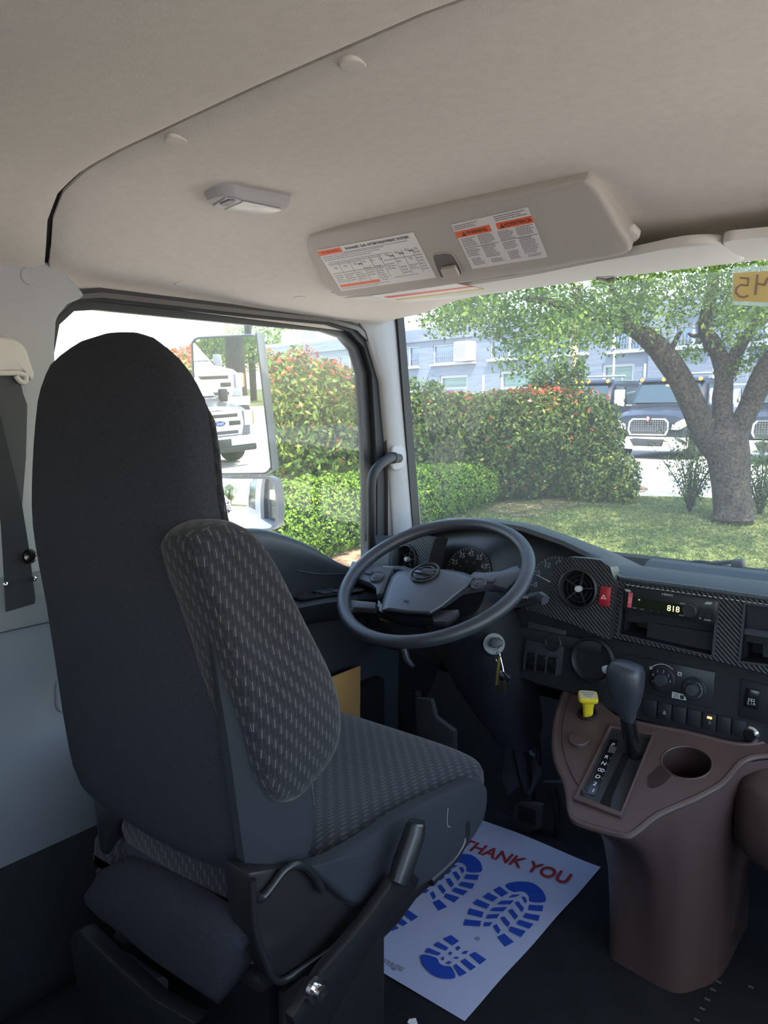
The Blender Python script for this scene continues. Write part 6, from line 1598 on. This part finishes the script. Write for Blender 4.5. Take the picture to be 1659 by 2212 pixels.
# ================================================================== GREY BUILDING
def brick_paint():
    m = bpy.data.materials.new('painted_brick'); m.use_nodes = True
    n = m.node_tree.nodes; l = m.node_tree.links; b = n['Principled BSDF']; b.inputs['Roughness'].default_value = 0.85
    b.inputs['Specular IOR Level'].default_value = 0.2
    tc = n.new('ShaderNodeTexCoord'); mp_ = n.new('ShaderNodeMapping'); mp_.inputs['Rotation'].default_value = (math.radians(90), 0, 0); mp_.inputs['Scale'].default_value = (1, 1, 1)
    l.new(tc.outputs['Object'], mp_.inputs[0])
    t = n.new('ShaderNodeTexNoise'); t.inputs['Scale'].default_value = 3.0; t.inputs['Detail'].default_value = 5
    mp2 = n.new('ShaderNodeMapping'); mp2.inputs['Scale'].default_value = (0.35, 0.35, 2.2); l.new(tc.outputs['Object'], mp2.inputs[0]); l.new(mp2.outputs[0], t.inputs['Vector'])
    r = n.new('ShaderNodeValToRGB'); r.color_ramp.elements[0].position = 0.35; r.color_ramp.elements[1].position = 0.65
    r.color_ramp.elements[0].color = (0.135, 0.16, 0.20, 1); r.color_ramp.elements[1].color = (0.165, 0.19, 0.225, 1)
    l.new(t.outputs['Fac'], r.inputs[0]); l.new(r.outputs[0], b.inputs['Base Color'])
    bp_ = n.new('ShaderNodeBump'); bp_.inputs['Strength'].default_value = 0.6; bp_.inputs['Distance'].default_value = 0.04
    l.new(t.outputs['Fac'], bp_.inputs['Height']); l.new(bp_.outputs['Normal'], b.inputs['Normal'])
    return m
brick_m = brick_paint()
trim_white_m = mat('sill_white', (0.30, 0.31, 0.33), 0.7)
coping_m = mat('coping', (0.28, 0.29, 0.30), 0.8)
pane_m = mat('blue_pane', (0.15, 0.21, 0.30), 0.12, spec=0.6)
pane_green_m = mat('green_pane', (0.11, 0.19, 0.18), 0.15, spec=0.6)
ax_, ay_ = polar(900, 40.0)
bw = np.array([0.984, -0.179, 0.0]); bw /= np.linalg.norm(bw)
W = Plane((ax_, ay_, 0.0), bw, (0, 0, 1))
bld = thing('grey_building', 'long grey painted brick building with two rows of windows beyond the driveway', 'building', (ax_, ay_, -0.1))
roof_z = W.hit(900, 712)[1]
sL_, sR_ = W.hit(470, 800)[0], W.hit(2300, 800)[0]
wins = []
def wrect(px0, py_top, py_bot, px1):
    s0 = W.hit(px0, (py_top+py_bot)/2)[0]; s1 = W.hit(px1, (py_top+py_bot)/2)[0]
    zt = W.hit((px0+px1)/2, py_top)[1]; zb = W.hit((px0+px1)/2, py_bot)[1]
    return (s0, zb, s1, zt)
upper = [wrect(616, 770, 800, 660), wrect(730, 768, 806, 778), wrect(862, 749, 793, 905), wrect(935, 742, 784, 1027), wrect(1059, 731, 774, 1140), wrect(1190, 722, 765, 1270), wrect(1320, 712, 757, 1400), wrect(1455, 700, 748, 1540), wrect(1610, 690, 740, 1700)]
lower_ = [wrect(866, 818, 850, 892), wrect(950, 810, 842, 1010), wrect(1080, 800, 842, 1150), wrect(1300, 785, 830, 1370)]
holed('wall', [W.at(sL_, -0.4), W.at(sR_, -0.4), W.at(sR_, roof_z), W.at(sL_, roof_z)], [W.rect(*q) for q in upper+lower_], -W.n*0.35, brick_m, bld)
prism('roof', [W.at(sL_, roof_z, -0.2), W.at(sR_, roof_z, -0.2), W.at(sR_, roof_z, -7), W.at(sL_, roof_z, -7)], (0, 0, 0.12), coping_m, bld, bev=0)
prism('end_wall', [W.at(sL_, -0.4, -0.05), W.at(sL_, roof_z, -0.05), W.at(sL_, roof_z, -7), W.at(sL_, -0.4, -7)], W.ex*0.3, brick_m, bld, bev=0)
prism('coping', [W.at(sL_-0.1, roof_z-0.02, -0.4), W.at(sR_, roof_z-0.02, -0.4), W.at(sR_, roof_z+0.16, -0.4), W.at(sL_-0.1, roof_z+0.16, -0.4)], W.n*0.5, coping_m, bld, bev=0)
for s in [W.hit(x, 800)[0] for x in (1172, 1420, 1600)]:
    prism('pilaster', W.rect(s-0.3, -0.4, s+0.3, roof_z-0.5, 0.0), W.n*0.18, brick_m, bld, bev=0)
prism('upper_band', W.rect(sL_, max(q[3] for q in upper[:4])+0.10, sR_, roof_z-0.02, 0.0), W.n*0.10, brick_m, bld, bev=0)
for (s0, z0, s1, z1), up_ in [(q, True) for q in upper]+[(q, False) for q in lower_]:
    wd = 0.07 if up_ else 0.13
    f_ = holed('window', W.rect(s0-0.02, z0-0.02, s1+0.02, z1+0.02, -0.12), [W.rect(s0+wd, z0+wd, s1-wd, z1-wd, -0.12)], W.n*0.06, trim_white_m, bld, smooth=False)
    holed('pane', W.rect(s0, z0, s1, z1, -0.16), [], W.n*0.02, pane_m if up_ else pane_green_m, f_, smooth=False)
    if up_:
        bm = bmesh.new(); nb = max(6, int((s1-s0)/0.13))
        for i in range(1, nb):
            s = s0+(s1-s0)*i/nb; add_prism(bm, W.rect(s-0.015, z0, s+0.015, z1-(z1-z0)*0.35, -0.09), W.n*0.03)
        add_prism(bm, W.rect(s0, z0+(z1-z0)*0.35, s1, z0+(z1-z0)*0.35+0.03, -0.09), W.n*0.03)
        bm_finish('window_bars', bm, mat('bars', (0.17, 0.20, 0.25), 0.6) if 'bars' not in MATS else MATS['bars'], f_, smooth=False)
        prism('mullion', W.rect((s0+s1)/2-0.05, z0, (s0+s1)/2+0.05, z1, -0.10), W.n*0.05, trim_white_m, f_, bev=0)
        prism('window_sill', W.rect(s0-0.08, z0-0.10, s1+0.08, z0, -0.05), W.n*0.22, trim_white_m, f_, bev=0)
    else:
        for k in (0.33, 0.66): prism('blind_rail', W.rect(s0, z0+(z1-z0)*k, s1, z0+(z1-z0)*k+0.02, -0.13), W.n*0.02, MATS['bars'], f_, bev=0)
# box air conditioner in the upper window
q = wrect(1000, 739, 780, 1028)
ac = thing('air_conditioner', 'white boxed air conditioner with slatted face on the upper grey wall', 'air conditioner', W.at((q[0]+q[2])/2, q[1], 0.3))
prism('ac_case', W.rect(*q, 0.0), W.n*0.62, mat('ac_white', (0.78, 0.77, 0.74), 0.6), ac, bev=0.01)
holed('ac_frame', W.rect(q[0]+0.02, q[1]+0.03, q[2]-0.02, q[3]-0.03, 0.62), [W.rect(q[0]+0.06, q[1]+0.07, q[2]-0.06, q[3]-0.07, 0.62)], W.n*0.02, trim_white_m, ac, smooth=False)
for i in range(9):
    z = q[1]+0.09+(q[3]-q[1]-0.18)*i/9
    prism('slat', [W.at(q[0]+0.07, z, 0.63), W.at(q[2]-0.07, z, 0.63), W.at(q[2]-0.07, z+0.05, 0.66), W.at(q[0]+0.07, z+0.05, 0.66)], W.n*0.008, trim_white_m, ac, bev=0)
# cooling unit on the roof
ru = thing('rooftop_cooling_unit', 'pale boxy cooling unit on the roof, seen through the side window', 'cooling unit', W.at(W.hit(650, 740)[0], roof_z+0.1, -5))
Wr = Plane(W.at(0, 0, -5), W.ex, (0, 0, 1))
def r5(a, b, c, d): s0, z1 = Wr.hit(a, b); s1, z0 = Wr.hit(c, d); return s0, z0, s1, z1
q5 = r5(607, 716, 650, 748); q6 = r5(650, 714, 686, 740)
prism('unit_case', Wr.rect(q5[0], roof_z+0.1, q5[2], q5[3]), -Wr.n*1.5, mat('unit_beige', (0.34, 0.30, 0.27), 0.7), ru, bev=0.01)
prism('unit_case', Wr.rect(q6[0], roof_z+0.1, q6[2], q6[3]), -Wr.n*1.5, trim_white_m, ru, bev=0.01)
prism('unit_grille', Wr.rect(q6[0]+0.1, q6[1]+0.12, q6[2]-0.1, q6[3]-0.1, 0.01), Wr.n*0.02, mat('unit_grey', (0.22, 0.21, 0.20), 0.7), ru, bev=0)
# poles and fence
def pole(nm, label, px, r, z1, rad, m, cat='pole', z0=None):
    x, y = polar(px, r); g0 = ground_z(x, y)
    o = tube(nm, [(x, y, g0), (x, y, z1)], rad, m, seg=10, base=(x, y, g0)); return tag(o, label, cat)
rust_m = mat('rusty_pole', (0.36, 0.14, 0.09), 0.8); wood_m = mat('pole_wood', (0.38, 0.25, 0.17), 0.85, var=0.2, vscale=20)
pole('utility_pole', 'thin red-brown pole in front of the pale sky left of the mirror arm', 495, 44, 7.5, 0.10, rust_m)
pole('utility_pole', 'brown wooden pole against the grey building behind the hedge', 1237, 30, 7.5, 0.13, wood_m)
wire_m = mat('fence_grey', (0.62, 0.64, 0.66), 0.5)
fen = thing('fence', 'thin pale metal fence in front of the grey building', 'fence', (*polar(1450, 31), -0.02))
f0, f1 = polar(1190, 31), polar(1850, 27.5)
zr = 1.15+0.0355*31
tube('fence_rail', [(f0[0], f0[1], 2.15), (f1[0], f1[1], 2.15)], 0.03, wire_m, fen, seg=6)
for px, r, zt in ((1285, 30.5, 2.2), (1389, 30, 3.0), (1537, 29.5, 2.9), (1625, 29, 2.3), (1322, 30.4, 4.6)):
    x, y = polar(px, r); tube('fence_post', [(x, y, -0.05), (x, y, zt)], 0.04, wire_m, fen, seg=6)
x, y = polar(1043, 31); tag(tube('fence_post', [(x, y, 0), (x, y, 2.7)], 0.05, trim_white_m, seg=8, base=(x, y, 0)), 'single white post above the hedge between two lower windows', 'post')

# ================================================================== PARKED TRUCKS (front faces -Y)
truck_paint = mat('truck_dark_paint', (0.016, 0.019, 0.027), 0.22, spec=0.4)
tglass = mat('truck_glass', (0.035, 0.055, 0.065), 0.08, spec=0.5)
tyre_m = mat('tyre', (0.02, 0.02, 0.02), 0.85)
amber_m = mat('amber_lens', (0.85, 0.30, 0.02), 0.3)
lampw_m = mat('head_lamp_glass', (0.72, 0.75, 0.80), 0.12, spec=0.8)
grille_m = mat('grille_mesh', (0.025, 0.025, 0.028), 0.4)
def mirror_x(pts): return [(-a, b, c) for a, b, c in reversed(pts)]
def big_truck(label):
    t = thing('truck', label, 'truck', (0, 0, 0), 'dark trucks in front of the grey building')
    hood = []
    for y, hw, zt, zb in ((0.0, 0.92, 1.12, 0.62), (0.05, 1.00, 1.20, 0.58), (0.35, 1.08, 1.32, 0.56), (0.8, 1.10, 1.40, 0.62), (1.35, 1.06, 1.48, 0.62)):
        hood.append([(-hw, y, zb), (-hw*1.02, y, (zb+zt)/2), (-hw*0.96, y, zt-0.12), (-hw*0.70, y, zt-0.01), (-hw*0.3, y, zt+0.02), (0, y, zt+0.03), (hw*0.3, y, zt+0.02), (hw*0.70, y, zt-0.01), (hw*0.96, y, zt-0.12), (hw*1.02, y, (zb+zt)/2), (hw, y, zb)])
    loft('hood', hood, truck_paint, t, angle=30)
    cabr = []
    for y, hw, zt in ((1.30, 1.03, 1.50), (1.75, 0.97, 2.18), (1.95, 0.97, 2.27), (3.9, 1.0, 2.33), (4.0, 1.0, 2.20)):
        cabr.append([(-1.05, y, 0.62), (-1.05, y, 1.35), (-hw, y, zt-0.10), (-hw+0.10, y, zt), (0, y, zt+0.03), (hw-0.10, y, zt), (hw, y, zt-0.10), (1.05, y, 1.35), (1.05, y, 0.62)])
    loft('cab', cabr, truck_paint, t, angle=30)
    ws = prism('windscreen', [(-0.94, 1.325, 1.56), (0.94, 1.325, 1.56), (0.84, 1.70, 2.12), (-0.84, 1.70, 2.12)], (0, -0.02, 0.012), tglass, t, bev=0)
    prism('screen_sticker', [(0.0-0.12, 1.63, 2.03), (0.06, 1.63, 2.03), (0.06, 1.66, 2.09), (-0.12, 1.66, 2.09)], (0, -0.03, 0.01), mat('sticker_lime', (0.45, 0.55, 0.12), 0.5) if 'sticker_lime' not in MATS else MATS['sticker_lime'], ws, bev=0)
    prism('roof_visor', [(-0.97, 1.62, 2.17), (0.97, 1.62, 2.17), (0.97, 1.85, 2.27), (-0.97, 1.85, 2.27)], (0, 0, 0.05), truck_paint, t, bev=0.02)
    for s in (-1, 1):
        q = [(s*1.052, 1.65, 1.50), (s*1.052, 2.55, 1.50), (s*0.99, 2.55, 2.10), (s*0.99, 1.95, 2.10)]
        prism('side_window', q, (s*0.01, 0, 0), tglass, t, bev=0)
        prism('side_window', [(s*1.052, 2.75, 1.50), (s*1.052, 3.55, 1.50), (s*0.99, 3.55, 2.10), (s*0.99, 2.75, 2.10)], (s*0.01, 0, 0), tglass, t, bev=0)
        h = prism('headlamp', [(s*0.64, -0.07, 0.82), (s*0.66, -0.06, 0.96), (s*0.92, -0.03, 1.10), (s*1.10, 0.04, 1.14), (s*1.10, 0.02, 0.98), (s*0.86, -0.05, 0.82)], (0, 0.16, 0), lampw_m, t, bev=0.01)
        prism('indicator', [(s*1.00, -0.03, 0.96), (s*1.06, -0.01, 0.98), (s*1.09, 0.0, 1.11), (s*1.02, -0.02, 1.10)], (0, -0.03, 0), amber_m, h, bev=0)
        m_ = box('mirror_shell', (s*1.30, 1.35, 1.72), (0.20, 0.14, 0.50), chrome_m, t, bev=0.04)
        tube('mirror_stay', [(s*1.04, 1.50, 1.50), (s*1.25, 1.40, 1.50)], 0.02, chrome_m, m_, seg=8)
        w = lathe('wheel', [(0.47, -0.13), (0.49, -0.08), (0.49, 0.08), (0.47, 0.13), (0.30, 0.13), (0.28, 0.05), (0, 0.05)], (s*0.97, 0.72, 0.49), (s, 0, 0), tyre_m, t, seg=24)
        lathe('hub', [(0.29, 0.0), (0.28, 0.06), (0.14, 0.03), (0.12, 0.12), (0, 0.13)], (s*1.0, 0.72, 0.49), (s, 0, 0), chrome_m, w, seg=20)
        prism('wheel_arch', [(s*1.095, 0.15, 0.62), (s*1.10, 0.22, 0.98), (s*1.10, 0.50, 1.10), (s*1.10, 0.95, 1.10), (s*1.10, 1.22, 0.98), (s*1.10, 1.28, 0.62), (s*1.10, 1.18, 0.62), (s*1.10, 1.12, 0.92), (s*1.10, 0.90, 1.02), (s*1.10, 0.55, 1.02), (s*1.10, 0.32, 0.92), (s*1.10, 0.26, 0.62)], (s*0.04, 0, 0), truck_paint, t, bev=0)
        box('fuel_tank', (s*0.85, 2.6, 0.62), (0.45, 1.6, 0.42), chrome_m, t, bev=0.08)
        box('grab_bar', (s*1.08, 1.60, 1.15), (0.03, 0.03, 0.7), chrome_m, t, bev=0.01)
    go = [(-0.50, -0.06, 0.66), (0.50, -0.06, 0.66), (0.57, -0.05, 0.80), (0.55, -0.02, 1.03), (0.46, -0.01, 1.12), (-0.46, -0.01, 1.12), (-0.55, -0.02, 1.03), (-0.57, -0.05, 0.80)]
    gi = [(a*0.92, b, 0.89+(c-0.89)*0.86) for a, b, c in go]
    bm = bmesh.new()
    A = [bm.verts.new(p) for p in go]; B = [bm.verts.new(p) for p in gi]
    A2 = [bm.verts.new((p[0], p[1]+0.06, p[2])) for p in go]; B2 = [bm.verts.new((p[0], p[1]+0.06, p[2])) for p in gi]
    for i in range(8):
        j = (i+1) % 8; bm.faces.new((A[i], A[j], B[j], B[i])); bm.faces.new((A[i], A2[i], A2[j], A[j])); bm.faces.new((B[i], B[j], B2[j], B2[i]))
    gr = bm_finish('grille_frame', bm, chrome_m, t)
    prism('grille', [(a, b+0.03, c) for a, b, c in gi], (0, 0.05, 0), grille_m, t, bev=0)
    bm = bmesh.new()
    for i in range(15):
        x = -0.46+i*0.92/14; add_box(bm, (x, -0.015, 0.89), (0.012, 0.02, 0.36))
    for i in range(6): add_box(bm, (0, -0.015, 0.73+i*0.062), (0.96, 0.02, 0.010))
    bm_finish('grille_bars', bm, mat('grille_grey', (0.12, 0.12, 0.13), 0.3) if 'grille_grey' not in MATS else MATS['grille_grey'], t, smooth=False)
    prism('emblem', [(-0.06, -0.06, 1.11), (0, -0.06, 1.03), (0.06, -0.06, 1.11), (0, -0.06, 1.19)], (0, -0.03, 0), mat('emblem_red', (0.55, 0.18, 0.20), 0.3) if 'emblem_red' not in MATS else MATS['emblem_red'], t, bev=0.01)
    bp1 = [(-1.05, 0.10, 0.50), (-1.08, 0.05, 0.62), (-0.60, -0.12, 0.62), (0.60, -0.12, 0.62), (1.08, 0.05, 0.62), (1.05, 0.10, 0.30), (0.5, -0.10, 0.28), (-0.5, -0.10, 0.28), (-1.05, 0.10, 0.30)]
    prism('bumper', bp1, (0, 0.12, 0), chrome_m, t, bev=0.02)
    prism('bumper_grille', [(-0.48, -0.14, 0.56), (0.48, -0.14, 0.56), (0.36, -0.14, 0.36), (-0.36, -0.14, 0.36)], (0, 0.04, 0), grille_m, t, bev=0.01)
    for x in (-0.84, -0.2, 0.0, 0.2, 0.84):
        lathe('roof_lamp', [(0.065, 0.0), (0.06, 0.03), (0.03, 0.05), (0, 0.055)], (x, 1.66, 2.235), (0, -1, 0.3), amber_m, t, seg=12)
    tube('light_bar', [(-0.70, 3.4, 2.48), (0.70, 3.4, 2.48)], 0.035, trim_white_m, t, seg=8)
    for s in (-1, 1): tube('light_bar_stay', [(s*0.6, 3.4, 2.32), (s*0.6, 3.4, 2.48)], 0.02, trim_white_m, t, seg=6)
    box('chassis', (0, 2.6, 0.55), (1.4, 4.6, 0.30), grille_m, t, bev=0)
    return t
T1 = big_truck('black truck parked facing us, partly behind the forked tree trunk')
px0, py0 = polar(1402, 22.6)
T1.location = (px0, py0, ground_z(px0, py0))
dup(T1, (px0-2.95, py0+0.5, ground_z(px0-2.95, py0+0.5)), 'black truck mostly hidden by the long hedge, left of the other trucks')
dup(T1, (px0+3.25, py0-0.1, ground_z(px0+3.25, py0)), 'black truck at the right edge, seen behind the right trunk fork')
# truck that stands in the gap right of the first one is only a cab top behind the branches

# ================================================================== SIDE MIRRORS
MC = AX(495, 872, -1.38)
mn = np.array([0.365, -0.93, -0.038]); mn /= np.linalg.norm(mn)
MP = Plane(MC, np.cross((0, 0, 1), mn), (0, 0, 1))
if MP.n@mn < 0: MP = Plane(MC, -np.cross((0, 0, 1), mn), (0, 0, 1))
MP = Plane(MC, MP.ex, np.cross(mn, MP.ex)); 
sm_ = thing('side_mirror', 'tall flat door mirror outside the side window', 'mirror', MC)
mo = [(417, 770), (418, 742), (428, 733), (445, 731), (540, 727), (552, 731), (556, 745), (584, 990), (583, 1010), (574, 1019), (555, 1021), (440, 1021), (430, 1010), (426, 990)]
MO = curve([MP.see(x, y) for x, y in mo], 3, True); mc = sum(MO)/len(MO)
loft('mirror_housing', [[mc+(p-mc)*0.86-MP.n*0.075 for p in MO], [mc+(p-mc)*1.02-MP.n*0.050 for p in MO], [mc+(p-mc)*1.04-MP.n*0.004 for p in MO], [mc+(p-mc)*1.035+MP.n*0.003 for p in MO], [mc+(p-mc)*1.0+MP.n*0.003 for p in MO], [p-MP.n*0.002 for p in MO]], housing_m, sm_, angle=40)
tube('mirror_gasket', [mc+(p-mc)*1.012+MP.n*0.002 for p in MO]+[mc+(MO[0]-mc)*1.012+MP.n*0.002], 0.0030, rubber_m, sm_, seg=6)
prism('mirror_glass', [p-MP.n*0.001 for p in MO], MP.n*0.0015, mirror_m, sm_, bev=0, smooth=False)
lm = thing('side_mirror', 'low wide-angle door mirror mounted below the tall one', 'mirror', AX(535, 1090, -1.38))
ln_ = np.array([0.43, -0.90, 0.05]); ln_ /= np.linalg.norm(ln_)
LPn = Plane(AX(535, 1090, -1.38), np.cross((0, 0, 1), ln_)*-1 if (np.cross(np.cross((0, 0, 1), ln_), (0, 0, 1))@ln_) < 0 else np.cross((0, 0, 1), ln_), (0, 0, 1))
LPn = Plane(LPn.o, LPn.ex, np.cross(ln_, LPn.ex))
l2 = [(440, 1050), (445, 1036), (458, 1031), (500, 1031), (570, 1030), (588, 1036), (596, 1052), (600, 1110), (598, 1132), (588, 1142), (568, 1145), (480, 1148), (455, 1146), (444, 1132)]
LO = curve([LPn.see(x, y) for x, y in l2], 3, True); lcn = sum(LO)/len(LO)
loft('mirror_housing', [[lcn+(p-lcn)*0.80-LPn.n*0.085 for p in LO], [lcn+(p-lcn)*1.02-LPn.n*0.055 for p in LO], [lcn+(p-lcn)*1.03-LPn.n*0.004 for p in LO], [lcn+(p-lcn)*1.03+LPn.n*0.004 for p in LO], [lcn+(p-lcn)*0.97+LPn.n*0.004 for p in LO], [lcn+(p-lcn)*0.95-LPn.n*0.002 for p in LO]], housing_m, lm, angle=40)
R_cv = 0.62
bm = bmesh.new(); rings = []
for k in np.linspace(1.0, 0.04, 16):
    rings.append([(lambda q: q+LPn.n*(0.004-((q-lcn)@(q-lcn))/(2*R_cv)+0.006))(lcn+(p-lcn)*0.955*k) for p in LO])
add_loft(bm, rings, False, True)
bm_finish('mirror_glass', bm, mirror_m, lm, angle=80)
arm2 = thing('mirror_arm', 'black tubular bar that carries both door mirrors', 'mirror bar', AX(540, 1025, -1.40))
bmean = -MP.n*0.05
tube('bar', curve([AX(533, 640, -1.20), AX(534, 690, -1.40), AX(536, 730, -1.43)], 5)+[AX(548, 900, -1.46), AX(552, 1028, -1.44), AX(558, 1150, -1.44)], 0.0125, arm_m, arm2, seg=12)
tube('bar_stay', [AX(558, 1150, -1.44), AX(600, 1240, -1.10)], 0.0125, arm_m, arm2, seg=12)

# ================================================================== WHAT THE MIRRORS SHOW, BUILT BEHIND THE CAB
def refl(px, py, t):
    d = ray(px, py); p = CAM+d*((MP.o-CAM)@MP.n)/(d@MP.n); d = d/np.linalg.norm(d); r = d-2*(d@MP.n)*MP.n
    return p+r*t
def pickup(label, paint, w=1.0, gold=False):
    t = thing('pickup_truck', label, 'pickup truck', (0, 0, 0))
    h = []
    for y, hw, zt, zb in ((0.0, 0.86*w, 1.22, 0.70), (-0.10, 0.97*w, 1.30, 0.60), (-0.6, 1.0*w, 1.36, 0.55), (-1.35, 1.0*w, 1.42, 0.5)):
        h.append([(-hw, y, zb), (-hw, y, zt-0.15), (-hw*0.75, y, zt), (0, y, zt+0.04), (hw*0.75, y, zt), (hw, y, zt-0.15), (hw, y, zb)])
    loft('hood', h, paint, t, angle=30)
    c = []
    for y, hw, zt in ((-1.30, 1.0*w, 1.44), (-1.85, 0.82*w, 1.98), (-2.2, 0.82*w, 2.03), (-3.6, 0.84*w, 2.0), (-3.9, 0.9*w, 1.3)):
        c.append([(-1.0*w, y, 0.5), (-1.0*w, y, 1.35), (-hw, y, zt-0.06), (-hw+0.1, y, zt), (hw-0.1, y, zt), (hw, y, zt-0.06), (1.0*w, y, 1.35), (1.0*w, y, 0.5)])
    loft('cab', c, paint, t, angle=30)
    prism('windscreen', [(-0.88*w, -1.36, 1.50), (0.88*w, -1.36, 1.50), (0.74*w, -1.80, 1.93), (-0.74*w, -1.80, 1.93)], (0, 0.02, 0.02), tglass, t, bev=0)
    box('bed', (0, -4.9, 0.95), (1.96*w, 2.2, 0.75), paint, t, bev=0.05)
    fr = holed('grille_frame', [(-0.60, 0.06, 0.70), (0.60, 0.06, 0.70), (0.66, 0.06, 0.95), (0.62, 0.06, 1.24), (-0.62, 0.06, 1.24), (-0.66, 0.06, 0.95)], [], (0, -0.10, 0), chrome_m, t)
    for z in (0.76, 1.13):
        box('grille_slot', (0, 0.065, z), (1.0, 0.02, 0.075), grille_m, t, bev=0.01)
    for z in (0.82, 1.19): box('grille_bar', (0, 0.075, z), (1.05, 0.03, 0.03), chrome_m, t, bev=0.008)
    for s in (-1, 1): box('grille_slot', (s*0.42, 0.065, 0.96), (0.30, 0.02, 0.10), grille_m, t, bev=0.01)
    if gold:
        e = lathe('emblem', [(0.17, 0.0), (0.17, 0.02), (0.0, 0.03)], (0, 0.08, 0.97), (0, 1, 0), chrome_m, t, seg=24)
        e.data.transform(Matrix.Translation((0, 0.08, 0.97)) @ Matrix.Diagonal((1, 1, 0.45, 1)) @ Matrix.Translation((0, -0.08, -0.97)))
        e2 = lathe('emblem_field', [(0.145, 0.0), (0.14, 0.006), (0.0, 0.008)], (0, 0.108, 0.97), (0, 1, 0), mat('emblem_blue', (0.03, 0.08, 0.28), 0.3), e, seg=24)
        e2.data.transform(Matrix.Translation((0, 0.1, 0.97)) @ Matrix.Diagonal((1, 1, 0.42, 1)) @ Matrix.Translation((0, -0.1, -0.97)))
        text('emblem_word', 'Ford', Plane((0, 0.118, 0.97), (-1, 0, 0), (0, 0, 1)), 0, 0.0, 0.085, white_m, e, h=0.002)
    for s in (-1, 1):
        hl = box('headlamp', (s*0.80*w, 0.0, 1.05), (0.24, 0.14, 0.34), lampw_m, t, bev=0.03)
        box('indicator', (s*0.93*w, -0.01, 1.05), (0.03, 0.15, 0.30), amber_m, hl, bev=0.01)
        wl_ = lathe('wheel', [(0.40, -0.12), (0.42, -0.08), (0.42, 0.08), (0.40, 0.12), (0.24, 0.12), (0, 0.08)], (s*0.86*w, -0.75, 0.42), (s, 0, 0), tyre_m, t, seg=20)
        lathe('wheel', [(0.40, -0.12), (0.42, -0.08), (0.42, 0.08), (0.40, 0.12), (0, 0.08)], (s*0.86*w, -4.6, 0.42), (s, 0, 0), tyre_m, t, seg=20)
        mb_ = box('mirror_shell', (s*1.22*w, -1.5, 1.50), (0.22, 0.14, 0.32), trim_white_m if not gold else truck_paint, t, bev=0.04)
        tube('mirror_stay', [(s*0.98*w, -1.55, 1.42), (s*1.15*w, -1.5, 1.42)], 0.025, rubber_m, mb_, seg=8)
    box('bumper', (0, 0.14, 0.58), (1.96*w, 0.16, 0.22), chrome_m, t, bev=0.03)
    box('bumper_step', (0, 0.12, 0.40), (1.8*w, 0.14, 0.14), grille_m, t, bev=0.03)
    prism('number_plate', [(-0.17, 0.24, 0.46), (0.17, 0.24, 0.46), (0.17, 0.24, 0.64), (-0.17, 0.24, 0.64)], (0, 0.02, 0), grille_m, t, bev=0.01)
    return t
silver_m = mat('pickup_grey', (0.16, 0.17, 0.19), 0.2, metal=0.3)
def place(o, px, py, t, rot, z=-1.0):
    p = refl(px, py, t); o.location = (p[0], p[1], z); o.rotation_euler = (0, 0, rot); return p
P1 = pickup('grey pickup truck with oval badge, seen reflected in the tall mirror', silver_m, 1.0, True)
p1 = place(P1, 474, 985, 15.0, math.radians(-42))
P2 = pickup('white pickup truck behind the grey one in the mirror reflection', body_white_m, 1.05)
P2.scale = (1.16, 1.16, 1.25)
p2 = place(P2, 458, 900, 20.2, math.radians(-42), z=-0.55)
# tree whose trunk the tall mirror shows
q = refl(512, 850, 33.0)
t2 = thing('mirrored_tree', 'dark upright tree trunk reflected in the tall mirror', 'tree', (q[0], q[1], -1.0))
tube('trunk', [(q[0], q[1], -1.05), (q[0], q[1], -0.6), (q[0], q[1], 1.5), (q[0]+0.1, q[1], 5.0)], [0.62, 0.48, 0.42, 0.36], bark_m, t2, seg=14)
bl = [((q[0]+a, q[1]+b, 4.6+c), (1.9, 1.9, 1.5)) for a, b, c in ((-2.2, 0, 0), (2.2, 0.4, 0.1), (0, -1.5, 1.0), (0, 1.2, 1.0))]
P_, N_ = blob_sample(bl, 40, 61, jit=0.5, k=0.0)
leaves('foliage', P_, N_, 0.20, oak_m, t2, 0.5+0.2*np.random.default_rng(1).normal(0, 1, len(P_)), 0.9, 0.55, seed=61)
for i, (px, dist, lab) in enumerate(((440, 42, 'leafy tree reflected at the left of the tall mirror'), (545, 44, 'leafy tree reflected at the right edge of the tall mirror'), (500, 60, 'far leafy tree reflected behind the trunk in the tall mirror'))):
    q = refl(px, 800, dist)
    t3 = thing('mirrored_tree', lab, 'tree', (q[0], q[1], -1.0))
    tube('trunk', [(q[0], q[1], -1.0), (q[0], q[1], 2.0)], 0.2, bark_m, t3, seg=8)
    bl = [((q[0], q[1], 3.0), (2.6, 2.6, 2.4))]
    P_, N_ = blob_sample(bl, 26, 70+i, jit=0.5, k=0.0)
    leaves('foliage', P_, N_, 0.30, oak_m, t3, 0.6+0.2*np.random.default_rng(i).normal(0, 1, len(P_)), 0.9, 0.55, seed=70+i)
